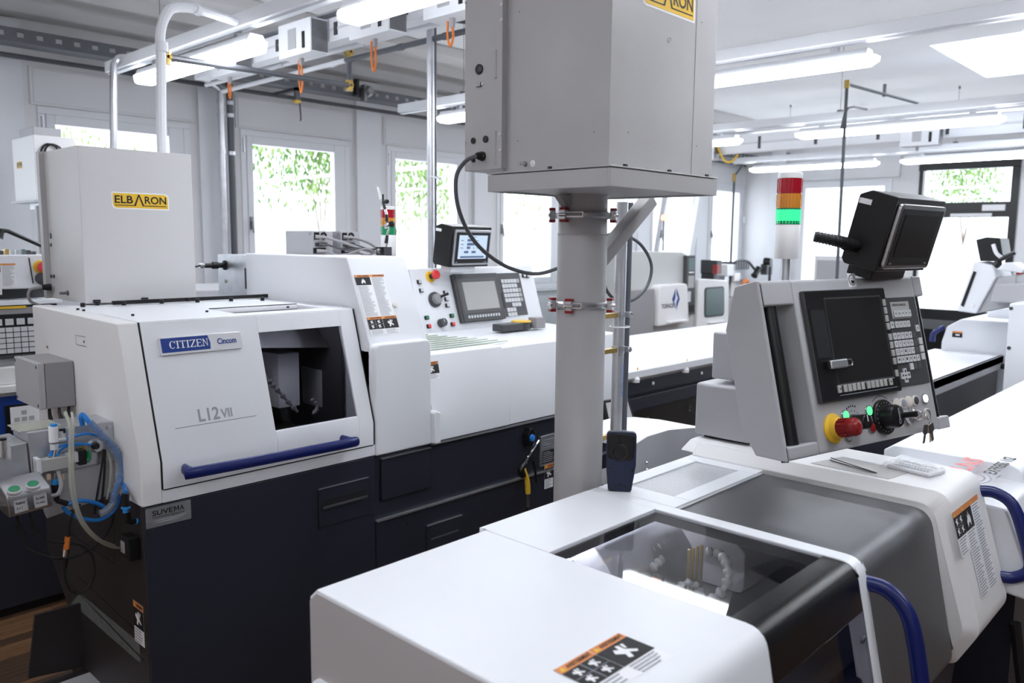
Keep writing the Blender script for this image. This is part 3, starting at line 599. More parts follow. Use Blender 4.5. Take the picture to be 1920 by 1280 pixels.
def warn(F, cols, h, texth, parent, kinds, name='warning_sticker', lab=None, tw=True):
    # cols: widths; h: header+picture heights; texth: per column text height
    hh, ph = h; mb = MB(); a = 0
    for w, th, kd in zip(cols, texth, kinds):
        mb.rect(a, -hh-ph-th, a+w, 0, 'paperwhite', F, 1); mb.rect(a+.0006, -hh, a+w-.0006, 0, 'stickorange', F, 2)
        mb.poly([(a+w*.05, -hh*.85), (a+w*.05+hh*.8, -hh*.85), (a+w*.05+hh*.4, -hh*.15)], 'yellow', F, 3)
        if tw: mb.text('AVERTISSEMENT', a+w*.05+hh, -hh*.78, hh*.55, 'ink', F, 3, width=w*.92-hh*1.1)
        if kd != 'text':
            mb.rect(a+.0006, -hh-ph, a+w-.0006, -hh, 'ink', F, 2)
            if kd == 'four':
                for i in (0, 1):
                    for j in (0, 1): hand_icon(mb, a+w*(.27+.46*i), -hh-ph*(.27+.46*j), ph*.42, F)
                mb.rect(a+.001, -hh-ph*.51, a+w-.001, -hh-ph*.49, 'inkgrey', F, 3); mb.rect(a+w*.49, -hh-ph+.001, a+w*.51, -hh-.001, 'inkgrey', F, 3)
            elif kd == 'flame': flame_icon(mb, a+w/2, -hh-ph/2, ph*.85, F)
            else: hand_icon(mb, a+w/2, -hh-ph/2, ph*.85, F)
            t0 = -hh-ph
        else: t0 = -hh
        b0 = -hh-ph-th
        n = max(2, int((t0-b0)/(hh*.5)));
        if t0-b0 > .004: mb.lines(a+w*.08, b0+.002, a+w*.92, t0-.002, n, 'inkfaint' if hh < .012 else 'inkgrey', F, 3, .4, .35)
        a += w
    return mb.build(name, parent, smooth=False)
s0 = at(1038, 1258, z=Zt); s1 = at(1160, 1187, z=Zt); s2 = at(1262, 1228, z=Zt)
du = (s1-s0); du.z = 0; wS = du.length
Fs = Fr((s1.x-wS, s1.y, Zt), (1, 0, 0), (0, 0, -1), (0, 1, 0)); 
warn(Fs, (wS/2, wS/2), (.017, .055), (.03, .034), FM, ('four', 'hand'))
nR = Vector((0, -.334, .097)).normalized(); uR = Vector((0, .097, .334)).normalized()
def rcpt(px, py): d = ray(px, py); P0 = Vector((0, .565, z2)); t = (P0-Vector((0, 0, EYE))).dot(nR)/d.dot(nR); return Vector((0, 0, EYE))+d*t
r0_ = rcpt(1783, 962); r1_ = rcpt(1829, 921); wr = (r1_.x-r0_.x)/3; F2 = Fr(Vector((r0_.x, r0_.y, r0_.z))+nR*.0012, (1, 0, 0), -nR, uR)
warn(F2, (wr, wr, wr), (.014, .052), (.045, .17, .17), FM, ('four', 'flame', 'text'), tw=False)
# grey rounded rear guard behind the foreground machine
rp = [at(px, py, y=1.47) for px, py in ((1186, 990), (1186, 836), (1215, 818), (1255, 806), (1300, 802), (1345, 806), (1400, 820), (1400, 990))]
t = thing('rear_guard', 'grey rounded sheet guard with white top behind the foreground machine', 'machine guard', (2.4, 1.5, .5))
MB().prism([(p.x, p.z) for p in rp], 'b', 1.47, 1.475, 'lightgrey').build('end_sheet', t)
MB().prism([(p.x, p.z) for p in rp[1:-1]]+[(p.x, p.z-.01) for p in rp[1:-1]][::-1], 'b', 1.475, 1.72, 'white').build('top_sheet', t)
for px, py in ((1213, 867), (1213, 880)): q = at(px, py, y=1.465); MB().lathe(q, (0, -1, 0), [(0, .006), (.004, .004)], 'chrome', 10).build('screw', t)
MB().box(2.12, 2.9, 1.48, 1.7, .0, .95, 'black').build('base', t)
# right-hand bar feeder
t = thing('bar_feeder', 'long white bar feeder cover running out to the right edge', 'bar feeder', (4, .9, 0))
fb = [(at(1781, 772, z=1.10).y), at(1895, 895, z=1.10).y]
ya = fb[0]; yb = fb[1]
pf = fillet([(ya, .95), (ya, 1.08), (ya-.03, 1.10), (yb+.03, 1.10), (yb-.0, 1.085), (yb-.03, .95), (yb-.03, .9), (ya, .9)], [0, 0, .02, .03, .03, .02, 0, 0], 4)
MB().prism(pf, 'a', 2.75, 6.3, 'white').build('cover', t, bevel=.004)
MB().box(2.8, 6.2, yb+.0, ya-.02, .2, .9, 'navy').box(2.9, 6.1, yb+.05, ya-.1, 0, .2, 'black').build('base', t)
MB().hexa([(2.47, yb-.12, .80), (2.95, yb-.17, .80), (2.95, ya-.05, .85), (2.47, ya-.05, .85), (2.47, yb-.02, 1.04), (2.95, yb-.03, 1.06), (2.95, ya-.05, 1.075), (2.47, ya-.05, 1.075)], 'white').build('end_cover', t, bevel=.008)
E0 = at(1876, 892, z=1.101); Ff = Fr((E0.x-.02, E0.y, 1.101), (1, 0, 0), (0, 0, -1), (0, 1, 0)); mb = MB()
mb.text('LNS', .0, .075, .055, 'redbright', Ff, 2, width=.17, skew=.012)
for r in (.055, .04): 
    for k in range(26):
        a0 = k*2*math.pi/26; a1 = a0+2*math.pi/26; cxx, cyy = -.06, .06
        mb.poly([(cxx+r*1.4*math.cos(a0), cyy+r*math.sin(a0)), (cxx+r*1.4*math.cos(a1), cyy+r*math.sin(a1)), (cxx+(r-.005)*1.4*math.cos(a1), cyy+(r-.005)*math.sin(a1)), (cxx+(r-.005)*1.4*math.cos(a0), cyy+(r-.005)*math.sin(a0))], 'inkgrey', Ff, 2)
mb.disc(-.06, .06, .014, 'ink', Ff, 2, ry=.01); mb.text('EXPRESS 112', .02, .012, .034, 'ink', Ff, 2, width=.25); mb.rect(-.02, .0, .03, .002, 'ink', Ff, 2)
mb.build('feeder_lettering', t, smooth=False)
# hoses at lower right
for i, (P, r, l) in enumerate((([(2.75, .50, .62), (2.78, .46, .35), (2.8, .40, .0)], .016, 'black hose hanging below the right blue handle, thicker one'), ([(2.85, .55, .60), (2.95, .48, .35), (3.2, .42, .02)], .011, 'thin black cable running down to the floor at lower right'))):
    tag(MB().tube(P, r, 'rubber', 10, 6).build('hose'), l, 'hose')
t = thing('hose_coupling', 'chrome quick coupling hanging at the lower right corner', 'coupling', at(1858, 1192, y=.58))
q = at(1858, 1192, y=.58); MB().cyl(q+Vector((0, 0, .15)), q, .018, 'blue', 14).build('blue_sleeve', t)
MB().lathe(q, (0, 0, -1), [(0, .018), (.012, .021), (.016, .017), (.028, .021), (.04, .021), (.045, .015), (.07, .023), (.11, .023), (.118, .012), (.17, .011)], 'chrome', 16).tube([q-Vector((0, 0, .17)), q-Vector((.01, 0, .4)), q-Vector((0, .0, .7))], .011, 'rubber', 10, 4).build('coupler', t)
# ================================================================== PENDANT OF THE FOREGROUND MACHINE
tl = math.radians(15); dP = Vector((.974, -.225, 0)).normalized(); bh = Vector((.225, .974, 0)).normalized(); zz = Vector((0, 0, 1))
OP = at(1475, 868, D=1.9); PF = Fr(OP, dP, bh*math.cos(tl)-zz*math.sin(tl), zz*math.cos(tl)+bh*math.sin(tl))
def pl(px, py, F=PF, off=0):                          # pixel measured on the panel plane -> (a, c)
    d = ray(px, py); o = Vector((0, 0, EYE)); t = (F.O-F.b*off-o).dot(F.b)/d.dot(F.b); q = o+d*t-F.O; return q.dot(F.d), q.dot(F.u)
PD = thing('control_pendant', 'tilted grey control pendant with dark screen and keypad above the foreground machine', 'control panel', OP)
Wp = pl(1783, 798)[0]; Hp = (pl(1415, 530)[1]+pl(1735, 513)[1])/2
lr0, lr1 = .012, .125                                  # left grip recess
rr0 = pl(1728, 620)[0]; cb = pl(1510, 832)[1]; ct = pl(1465, 572)[1]
mb = MB()
side = fillet([(0, 0), (.11, .02), (.13, .10), (.13, Hp-.09), (.06, Hp), (0, Hp)], [.012, .02, .02, .02, .02, .012], 3)
mb.prism([(b, c) for b, c in fillet([(0, 0), (.09, .02), (.12, .09), (.12, Hp-.10), (.07, Hp), (0, Hp)], [.01, .01, .01, .01, .01, .01], 3)], 'a', lr1, rr0, 'lightgrey', PF)
bt_ = .07+.05*(Hp-ct)/.10
mb.prism(fillet([(0, 0), (.09, .02), (.108, cb), (0, cb)], [.01, .01, 0, 0], 3), 'a', .012, lr1, 'lightgrey', PF)
mb.prism(fillet([(0, ct), (bt_, ct), (.07, Hp), (0, Hp)], [0, 0, .01, .01], 3), 'a', .012, lr1, 'lightgrey', PF)
mb.prism([(0, 0), (.09, .02), (.12, .09), (.12, Hp-.10), (.07, Hp), (0, Hp)], 'a', 0, .012, 'lightgrey', PF)
mb.box(.012, lr1, .08, .118, .09, Hp-.10, 'lightgrey', PF)
mb.prism([(0, 0), (.07, .01), (.07, cb), (0, cb)], 'a', rr0, Wp, 'lightgrey', PF).prism([(0, ct+.005), (.07, ct+.005), (.07, Hp), (0, Hp)], 'a', rr0, Wp-.015, 'lightgrey', PF).box(rr0, Wp-.03, .05, .10, .02, Hp-.02, 'lightgrey', PF)
mb.build('housing', PD, bevel=.005, seg=3)
g0 = pl(1497, 834); g1 = pl(1454, 571)
MB().tube([PF.p(.062, .03, cb-.005), PF.p(.062, .03, ct+.005)], .019, 'black', 16).build('grip_bar', PD)
MB().tube([PF.p(rr0+.018, .02, cb-.005), PF.p(rr0+.018, .02, ct+.01)], .014, 'black', 14).build('grip_bar', PD)
MB().box(.010, .0115, -.0005, .02, ct, Hp-.01, 'ink', PF).box(.006, .0075, -.0006, .02, .0, cb, 'ink', PF).build('housing_seam', PD)
# screen unit
A0, C1 = pl(1497, 547); A1, _c = pl(1648, 541); _a, C0 = pl(1536, 757)
SU = MB().box(A0, A1, -.014, .0, C0, C1, 'darkgrey', PF).build('screen_bezel', PD, bevel=.003)
sa0, sc1 = pl(1537, 563); sa1, sc0 = pl(1662, 702)
sa1 = pl(1640, 562)[0]; sc0 = pl(1566, 720)[1]
MB().box(A0+.002, sa0-.004, -.0146, -.014, C0+.003, C1-.003, 'black', PF).box(sa1+.004, A1-.002, -.0146, -.014, C0+.003, C1-.003, 'black', PF).box(sa0-.004, sa1+.004, -.0146, -.014, C0+.003, sc0-.004, 'black', PF).box(sa0-.004, sa1+.004, -.0146, -.014, sc1+.004, C1-.003, 'black', PF).build('bezel_face', SU)
MB().box(sa0, sa1, -.0146, -.0142, sc0, sc1, 'screen', PF).build('display', SU)
MB().box(sa0-.005, sa1+.002, -.0155, -.0140, sc0-.006, sc0-.004, 'inkgrey', PF).box(sa0-.005, A1-.02, -.0155, -.0140, C0+.012, C0+.0135, 'inkgrey', PF).box(A0+.012, sa0-.01, -.0152, -.014, C0+.11, C1-.05, 'ink', PF).build('trim_line', SU)
ks = []
for i in range(12):
    a = sa0-.012+(i+(.25 if i else 0)+(.3 if i > 5 else 0)+(.35 if i > 10 else 0))*(A1-.03-sa0)/12.6
    k = MB().box(a, a+.0135, -.0185, -.014, C0+.019, C0+.038, 'keygrey', PF).build('soft_key', SU, bevel=.0012); ks.append(k)
    if i in (0, 11):
        s = 1 if i else -1; FF = Fr(PF.p(a+.0068, -.0185, C0+.0285), PF.d, PF.b, PF.u)
        MB().poly([(-.003*s, -.003), (.003*s, 0), (-.003*s, .003)][::s], 'ink', FF, 1).build('arrow', k, smooth=False)
for i, py in enumerate((567, 583, 597, 612, 632, 647, 662, 678, 699)):
    a = A1-.021; c = sc1-.008-(i+(.35 if i > 3 else 0)+(.5 if i > 7 else 0))*(sc1-sc0-.022)/8.9
    MB().box(a, a+.012, -.0185, -.014, c-.018, c, 'keygrey', PF).build('soft_key', SU, bevel=.0012)
# USB stick in the bezel slot
ua, uc = pl(1541, 687); ub, _ = pl(1580, 683)
t = thing('usb_stick', 'silver USB stick plugged into the left bezel of the dark pendant screen', 'usb stick', PF.p(ua, -.02, uc))
MB().box(ua-.002, ub-.018, -.030, -.020, uc-.010, uc+.012, 'galv', PF).build('body', t, bevel=.004, seg=3); MB().tube([PF.p(ub-.018, -.025, uc-.006), PF.p(ub-.002, -.027, uc-.006), PF.p(ub+.001, -.027, uc+.002), PF.p(ub-.004, -.027, uc+.009), PF.p(ub-.018, -.025, uc+.009)], .0022, 'chrome', 8, 3).build('loop', t)
MB().box(ua-.012, ua, -.027, -.0145, uc-.008, uc+.010, 'black', PF).build('plug', t)
# keypad
K0, _x = pl(1655, 600); K1 = pl(1712, 556)[0]; KC1 = pl(1712, 556)[1]; KC0 = pl(1742, 717)[1]
KP = MB().box(A1+.001, K1, -.004, 0, KC0, KC1, 'darkgrey', PF).build('keypad', PD, bevel=.001)
def key(a0, c0, a1, c1, m='key', nm='key', glyph=None, h=.0035):
    k = MB().box(a0, a1, -.004-h, -.004, c0, c1, m, PF).build(nm, KP)
    if glyph:
        FF = Fr(PF.p(a0, -.004-h, c0), PF.d, PF.b, PF.u); MB().text(glyph, (a1-a0)*.3, (c1-c0)*.35, (c1-c0)*.38, 'ink', FF, 1, width=(a1-a0)*.38).build('glyph', k, smooth=False)
q0 = pl(1673.4, 631); q1 = pl(1709, 626); q3 = pl(1682.5, 675); colw = (q1[0]-q0[0])/5*1.0; rowh = (q0[1]-q3[1])/3
rows = ['OGGXZ/', 'NFSWM#', 'XYABC+', '.,XH:S']; rows = ['OP789 ', 'XY456 ', 'ZW123 ', 'MS-0./']
for r in range(4):
    for c in range(6):
        a = q0[0]+c*colw; cc = q0[1]-r*rowh; dk = (c == 5 and r < 3)
        key(a-colw*.42, cc-rowh*.42, a+colw*.42, cc+rowh*.42, 'keydark' if dk else 'key', glyph=None if dk else rows[r][c])
oa, oc = pl(1665, 567); ob, od = pl(1705, 596)
MB().rect(oa, od, ob, oc, 'keygrey', PF, 10).text('OPERATOR MODE', oa+.006, oc-.012, .006, 'ink', PF, 11, width=(ob-oa)*.75).build('mode_plate', KP, smooth=False)
for i in range(5): a = oa+.004+i*(ob-oa-.006)/5; key(a, od+.004, a+(ob-oa-.006)/5-.0015, od+.022, glyph='H', h=.006)
c5 = q0[1]+rowh*1.45
for i in range(4): a = q0[0]+(i+1.05)*colw; key(a-colw*.42, c5-rowh*.4, a+colw*.42, c5+rowh*.4, glyph='O')
key(q0[0]-colw*.6, c5-rowh*.42, q0[0]+colw*.25, c5+rowh*.42, glyph='B')
for i in range(3): cc = q0[1]-(i+.9)*rowh; key(q1[0]+colw*1.0, cc-rowh*.42, q1[0]+colw*1.9, cc+rowh*.42)
key(q1[0]+colw*.9, c5-rowh*1.1, q1[0]+colw*1.7, c5-rowh*.25, glyph='S')
for i in range(3): a = q0[0]+(i+3)*colw; cc = q0[1]-4*rowh; key(a-colw*.42, cc-rowh*.42, a+colw*.42, cc+rowh*.42, 'key' if i == 0 else 'keydark')
ax0, ac0 = pl(1694, 704)
for dx, dy, g in ((0, 1, 'I'), (-1, 0, '-'), (1, 0, '-'), (0, -1, 'I')): a = ax0+dx*colw*.75; cc = ac0+dy*rowh*.5; key(a-colw*.4, cc-rowh*.4, a+colw*.4, cc+rowh*.4, glyph=g)
# operating elements on the lower strip
def onp(px, py): a, c = pl(px, py); return a, c
def button(px, py, r, ringm, capm, parent=PD, F=PF, nm='push_button', h=.004, lab=None, rec=False):
    a, c = pl(px, py, F); q = F.p(a, 0, c); n = -F.b
    o = MB().lathe(q, n, [(-.001, r), (h, r), (h+.001, r*.86)], ringm, 24).build(nm, parent); 
    MB().lathe(q, n, [(0, r*.78), (h+(.0 if rec else .002), r*.76), (h+(.0005 if rec else .003), r*.6)], capm, 22).build('cap', o)
    if lab: o['label'] = lab
    return o
n_ = -PF.b
a, c = pl(1562, 803); q = PF.p(a, 0, c)
es = MB().lathe(q, n_, [(0, .037), (.004, .037), (.006, .034), (.007, .026), (.018, .024), (.02, .022)], 'yellow', 32).build('emergency_stop', PD); es['label'] = 'red mushroom emergency stop in a yellow ring'
mb = MB().lathe(q, n_, [(.014, .019), (.020, .0205), (.045, .0205), (.050, .0225), (.062, .0225), (.068, .020), (.070, .012), (.072, .010)], 'crimson', 32); mb.build('mushroom_cap', es)
for k in range(14):
    an = k*2*math.pi/14; v = PF.d*math.cos(an)+PF.u*math.sin(an); mb = MB().tube([q+n_*.022+v*.0215, q+n_*.046+v*.0215], .0022, 'crimson', 6).build('grip_rib', es)
for px, py, r, rm, cm, l in ((1583, 779, .0155, 'chrome', 'greenlit', 'lit green button left of the small black knob'), (1627, 770, .0155, 'chrome', 'greenlit', 'lit green button right of the small black knob'), (1633, 801, .0155, 'chrome', 'crimson', 'dark red button'), (1589, 817, .0155, 'chrome', 'grey', None), (1680, 757, .0155, 'bone', 'bone', None), (1692, 756, .0145, 'bone', 'inkgrey', None), (1703, 753, .0155, 'bone', 'bone', None), (1715, 751, .0145, 'bone', 'darkgrey', None), (1732, 747, .0145, 'chrome', 'whitelit', 'lit white button'), (1686, 790, .0155, 'bone', 'bone', None), (1720, 779, .015, 'bone', 'bone', None), (1737, 775, .0145, 'bone', 'darkgrey', None)): button(px, py, r, rm, cm, lab=l)
a, c = pl(1601, 792); q = PF.p(a, 0, c)
kb = MB().lathe(q, n_, [(0, .021), (.003, .021), (.004, .0195), (.038, .0185), (.040, .017)], 'black', 30).build('rotary_knob', PD); MB().tube([q+n_*.0405, q+n_*.0405+PF.u*.017], .0012, 'paperwhite', 6).build('pointer', kb)
mb = MB()
for k in range(22):
    an = math.radians(230-k*280/21); mb.disc(a+.030*math.cos(an), c+.030*math.sin(an), .0012 if k % 2 else .002, 'ink', PF, 1, 6)
for k in range(6): an = math.radians(130-k*12); mb.disc(a+.042*math.cos(an), c+.042*math.sin(an), .003, 'ink', PF, 1, 8)
mb.build('dial_marks', PD, smooth=False)
a, c = pl(1655, 782); q = PF.p(a, 0, c)
hw = MB().lathe(q, n_, [(0, .046), (.008, .046), (.010, .044), (.011, .032)], 'black', 40).build('handwheel', PD); mb = MB()
mb.lathe(q, n_, [(.01, .031), (.040, .030), (.044, .028), (.046, .02)], 'black', 36); mb.build('hub', hw)
FH = Fr(q+n_*.0465, PF.u, PF.b, -PF.d); MB().text('Cincom', -.020, -.005, .010, 'inkfaint', FH, 1, width=.040).build('hub_lettering', hw, smooth=False)
cr_ = q+n_*.04+PF.d*.012; MB().cyl(cr_, cr_+n_*.045, .0075, 'black', 14).build('crank_knob', hw)
mb = MB(); FK = Fr(q+n_*.0103, PF.d, PF.b, PF.u)
for k in range(20): an = k*math.pi/10; mb.disc(.038*math.cos(an), .038*math.sin(an), .0014, 'paperwhite', FK, 1, 6)
mb.build('index_marks', hw, smooth=False)
mb = MB(); P = [(a+.056*math.cos(math.radians(w)), c+.056*math.sin(math.radians(w))) for w in range(55, 130, 6)]
mb.add([PF.p(x, -.0005, y) for x, y in P]+[PF.p(x*.97+a*.03, -.0005, y*.97+c*.03) for x, y in P], [(i, i+1, len(P)+i+1, len(P)+i) for i in range(len(P)-1)], 'ink'); mb.text('+', a+.052, c+.034, .007, 'ink', PF, 1).text('-', a-.058, c+.030, .002, 'ink', PF, 1); mb.text('O', pl(1690, 773)[0], pl(1690, 773)[1], .006, 'ink', PF, 1).text('I', pl(1697, 770)[0], pl(1697, 770)[1], .007, 'ink', PF, 1).text('O', pl(1702, 770)[0], pl(1702, 770)[1], .006, 'ink', PF, 1).text('I', pl(1709, 768)[0], pl(1709, 768)[1], .007, 'ink', PF, 1); mb.build('panel_marks', PD, smooth=False)
# key switches with a bunch of keys
for i, (px, py) in enumerate(((1699, 786), (1710, 778))):
    a, c = pl(px, py); q = PF.p(a, 0, c)
    MB().lathe(q, n_, [(0, .0155), (.006, .0155), (.008, .012), (.016, .011)], 'chrome', 24).build('key_switch', PD)
t = thing('key_ring', 'bunch of small silver keys on a ring hanging from the pendant key switches', 'keys', q+n_*.02)
MB().box(-.004, .004, -.03, .0, -.009, .009, 'chrome', Fr(q+n_*.018, PF.b, n_*-1, PF.u)).build('inserted_key', t)
rc = q+n_*.035+zz*-.012+dP*.022; MB().torus(rc, (n_+dP*.4), .016, .0013, 'chrome', 24).build('ring', t)
MB().torus(rc+dP*-.018+zz*.004, (n_+dP*.9), .010, .0011, 'chrome', 20).build('ring', t)
for i, (dx, rot) in enumerate(((-.006, -.15), (.008, .12), (.002, .35))):
    FQ = Fr(rc+zz*-.015+dP*dx+n_*(.003*i), dP*math.cos(rot)+zz*math.sin(rot), bh, zz*math.cos(rot)-dP*math.sin(rot))
    MB().prism(fillet([(-.011, -.004), (.011, -.004), (.012, -.026), (.004, -.030), (.004, -.052), (-.003, -.055), (-.004, -.030), (-.012, -.026)], [.004, .004, .004, 0, 0, 0, 0, .004], 3), 'b', 0, .002, 'darksteel' if i != 1 else 'tan', FQ).build('hanging_key', t)
# smiley label
a, c = pl(1597, 525); mb = MB().rect(a-.017, c-.018, a+.017, c+.018, 'paperwhite', PF, 1); mb.disc(a, c, .0145, 'ink', PF, 2, 28).disc(a, c, .0125, 'paperwhite', PF, 3, 28).disc(a-.005, c+.004, .0016, 'ink', PF, 4, 8).disc(a+.005, c+.004, .0016, 'ink', PF, 4, 8)
mb.poly([(a-.008, c-.001), (a-.006, c-.008), (a, c-.0105), (a+.006, c-.008), (a+.008, c-.001)], 'ink', PF, 4); t = mb.build('face_sticker', PD, smooth=False)
# ------------------------------------------------------------------ black touch monitors
def monitor(O, yaw, tilt, w, dp, hh, label, lit=False, gl=None):
    F = yawfr(O, yaw, tilt); t = thing('touch_monitor', label, 'monitor', O)
    side = fillet([(0, 0), (dp*.9, .0), (dp, .012), (dp, hh-.012), (dp*.7, hh+.004), (0, hh)], [.003, .01, .004, .008, .02, .003], 3)
    MB().prism(side, 'a', 0, w, 'black', F).build('casing', t, bevel=.004, seg=3)
    bz = MB().prism(fillet([(.012, .010), (w-.010, .010), (w-.010, hh-.014), (.012, hh-.014)], .012, 4), 'b', -.012, 0, 'steel', F).build('silver_bezel', t, bevel=.003, seg=3)
    MB().prism(fillet([(.024, .020), (w-.020, .020), (w-.020, hh-.026), (.024, hh-.026)], .003, 2), 'b', -.0135, -.012, 'black', F).build('glass_front', bz)
    FS = Fr(F.p(.042, -.0137, .042), F.d, F.b, F.u); sw = w-.040-.042; sh = hh-.042-.040
    mb = MB().rect(0, 0, sw, sh, 'lcd' if lit else 'screen', FS, 1)
    if lit:
        for i, (y, ww) in enumerate(((.72, .27), (.55, .27), (.40, .12))): mb.rect(sw*.28, sh*(y+.02), sw*(.28+ww), sh*(y+.13), 'lcdblue', FS, 2).rect(sw*.06, sh*(y+.05), sw*.16, sh*(y+.075), 'ink', FS, 2).rect(sw*.62, sh*(y+.05), sw*.68, sh*(y+.075), 'ink', FS, 2)
        for x in (.2, .46, .84): mb.rect(sw*x, sh*.24, sw*(x+.15), sh*.34, 'lcdblue', FS, 2)
        mb.disc(sw*.53, sh*.46, sh*.03, 'greenbtn', FS, 2); mb.rect(sw*.08, .0+sh*.04, sw*.92, sh*.12, 'lcdblue', FS, 2); mb.rect(sw*.3, sh*.92, sw*.6, sh*.94, 'ink', FS, 2)
    mb.build('screen', t, smooth=False)
    FL = Fr(F.p(0, 0, 0), -F.b, F.d, F.u); MB().rect(-dp*.96, hh-.034, -dp*.62, hh-.020, 'paperwhite', FL, 2).build('label_strip', t, smooth=False)
    mb = MB().rect(.03, .024, .042, .028, 'inkfaint', Fr(F.p(0, -.0137, 0), F.d, F.b, F.u), 1).rect(w-.05, .024, w-.034, .028, 'inkfaint', Fr(F.p(0, -.0137, 0), F.d, F.b, F.u), 1); mb.disc(.030, hh-.032, .0012, 'fitblue', Fr(F.p(0, -.0137, 0), F.d, F.b, F.u), 1, 8); mb.build('front_print', t, smooth=False)
    return t, F
OM = at(1641, 510, D=2.1)
mt, FM2 = monitor(OM, math.radians(-6.3), math.radians(-13.9), .282, .10, .194, 'black touch monitor with dark screen perched on the foreground pendant')
FM2f = FM2
MB().box(.03, .22, .02, .09, -.028, .0, 'black', FM2).build('foot', mt, bevel=.003)
mb = MB(); pts = smoothpath([FM2.p(-.0, .07, .05), FM2.p(-.035, .075, .056), FM2.p(-.08, .09, .060), FM2.p(-.11, .13, .06)], 12)
mb.tube(pts, .0135, 'rubber', 12); mb.build('corrugated_conduit', mt)
mb = MB()
for p, q in list(zip(pts, pts[1:]))[::2]: mb.tube([p, p+(q-p)*.5], .0155, 'black', 12)
tag(mb.build('conduit_ring', mt), kind='stuff'); MB().tube([FM2.p(0, .06, .03), FM2.p(-.03, .07, .035), FM2.p(-.07, .10, .055)], .003, 'rubber', 8, 5).build('thin_cable', mt)
# tower lamp
def tower(O, r, H, label, lit, pole):
    t = thing('signal_tower', label, 'signal lamp', O); z = O.z; x, y = O.x, O.y
    MB().cyl((x, y, z-pole), (x, y, z), r*.38, 'galv', 16).build('pole', t)
    MB().lathe((x, y, z), (0, 0, 1), [(0, r*.95), (H*.02, r), (H*.395, r), (H*.4, r*.98)], 'warmwhite', 30).build('base', t)
    b = H*.4
    for nm, m, h0, h1 in (('green_lens', 'lensgreenlit' if lit else 'lensgreen', .40, .585), ('amber_lens', 'lensamber', .585, .755), ('red_lens', 'lensred', .755, .93)):
        o = MB().lathe((x, y, z+H*h0), (0, 0, 1), [(0, r*.97), (H*.004, r), (H*(h1-h0)-H*.006, r), (H*(h1-h0), r*.96)], m, 30).build(nm, t)
        if lit and nm == 'green_lens': MB().lathe((x, y, z+H*.40), (0, 0, 1), [(0, r*1.01), (H*.04, r*1.01)], 'lensgreen', 30).build('lens_rim', o); MB().lathe((x, y, z+H*.57), (0, 0, 1), [(0, r*1.005), (H*.018, r*1.005)], 'greenbtn', 30).build('lens_rim', o)
        mb = MB()
        for k in range(24): an = k*math.pi/12; mb.tube([(x+r*math.cos(an), y+r*math.sin(an), z+H*(h0+.01)), (x+r*math.cos(an), y+r*math.sin(an), z+H*(h1-.01))], r*.03, m, 4)
        tag(mb.build('lens_rib', o), kind='stuff')
    MB().lathe((x, y, z+H*.93), (0, 0, 1), [(0, r), (H*.06, r), (H*.07, r*.9)], 'warmwhite', 30).build('cap', t)
    return t
q = at(1474, 485, D=2.35); tp = at(1481, 325, D=2.35)
tower(q, .034, (tp.z-q.z), 'tall signal tower with lit green lens behind the grey foreground pendant', True, q.z-1.45)
# ================================================================== LARGE FILTER BOX ON ITS COLUMN
XC, YC = 1.465, 1.10
zb = at(1141, 311, y=YC).z; X1_ = at(1334, 330, y=YC).x; Yd = at(943, 320, x=XC).y
EB = thing('oil_mist_filter', 'large grey sheet metal filter box on the round column in the centre', 'filter unit', (1.68, 1.3, zb))
MB().box(XC, X1_, YC, Yd, zb, zb+.60, 'elb').build('casing', EB, bevel=.0015)
MB().box(X1_-.10, X1_-.0985, YC-.0008, YC, zb, zb+.6, 'grey').build('panel_joint', EB)
# side cabinet
Yc = at(878, 200, x=XC-.0).y; zc0 = at(875, 322, x=XC).z
MB().box(XC-.012, XC+.3, Yd+.0, Yc, zc0, zb+.62, 'elb').build('side_cabinet', EB, bevel=.0015)
Fx = lambda X: Fr((X, 0, 0), (0, -1, 0), (1, 0, 0), (0, 0, 1))      # faces -X, a = -y
FX = Fx(XC-.0125)
MB().box(XC-.018, XC, Yd-.012, Yd+.006, zc0, zb+.62, 'elb').build('door_flange', EB, bevel=.001)
for px, py in ((941, 8), (941, 37), (938, 252), (938, 282)): q = at(px, py, x=XC-.018); MB().lathe(q, (-1, 0, 0), [(0, .0042), (.002, .0042), (.003, .002)], 'galv', 12).build('rivet', EB)
for z0, z1 in ((zb+.02+.0, zb+.06), (zb+.06, zb+.10), (zb+.225, zb+.29)): MB().cyl((XC-.017, Yd+.009, z0), (XC-.017, Yd+.009, z1), .0042, 'elb', 10).build('hinge', EB)
for px, py, r in ((899, 130, .0125), (911, 261, .0085), (888, 264, .0075), (888, 300, .006)): q = at(px, py, x=XC-.0125); MB().lathe(q, (-1, 0, 0), [(0, r), (.003, r), (.004, r*.85)], 'black', 20).build('blind_plug', EB)
q = at(899, 159, x=XC-.0125); MB().box(-q.y-.008, -q.y+.008, -.006, 0, q.z-.005, q.z+.005, 'darksteel', FX).box(-q.y-.013, -q.y+.013, -.002, 0, q.z-.003, q.z+.003, 'steel', FX).build('serial_port', EB, bevel=.001)
for px, py in ((873, 5), (873, 267)): q = at(px, py, x=XC-.0125); q.y = Yc-.004; MB().lathe(q, (-1, 0, 0), [(0, .003), (.004, .003)], 'galv', 8).build('cabinet_screw', EB)
gq = at(905, 293, x=XC-.0125); MB().lathe(gq, (-1, 0, 0), [(0, .012), (.006, .012), (.008, .010), (.016, .0095), (.022, .007)], 'black', 8).build('cable_gland', EB)
q = at(985, 307, x=XC); MB().cyl(q, q+Vector((-.022, 0, 0)), .004, 'chrome', 12).lathe(q, (-1, 0, 0), [(0, .007), (.003, .007)], 'darksteel', 6).build('earth_stud', EB)
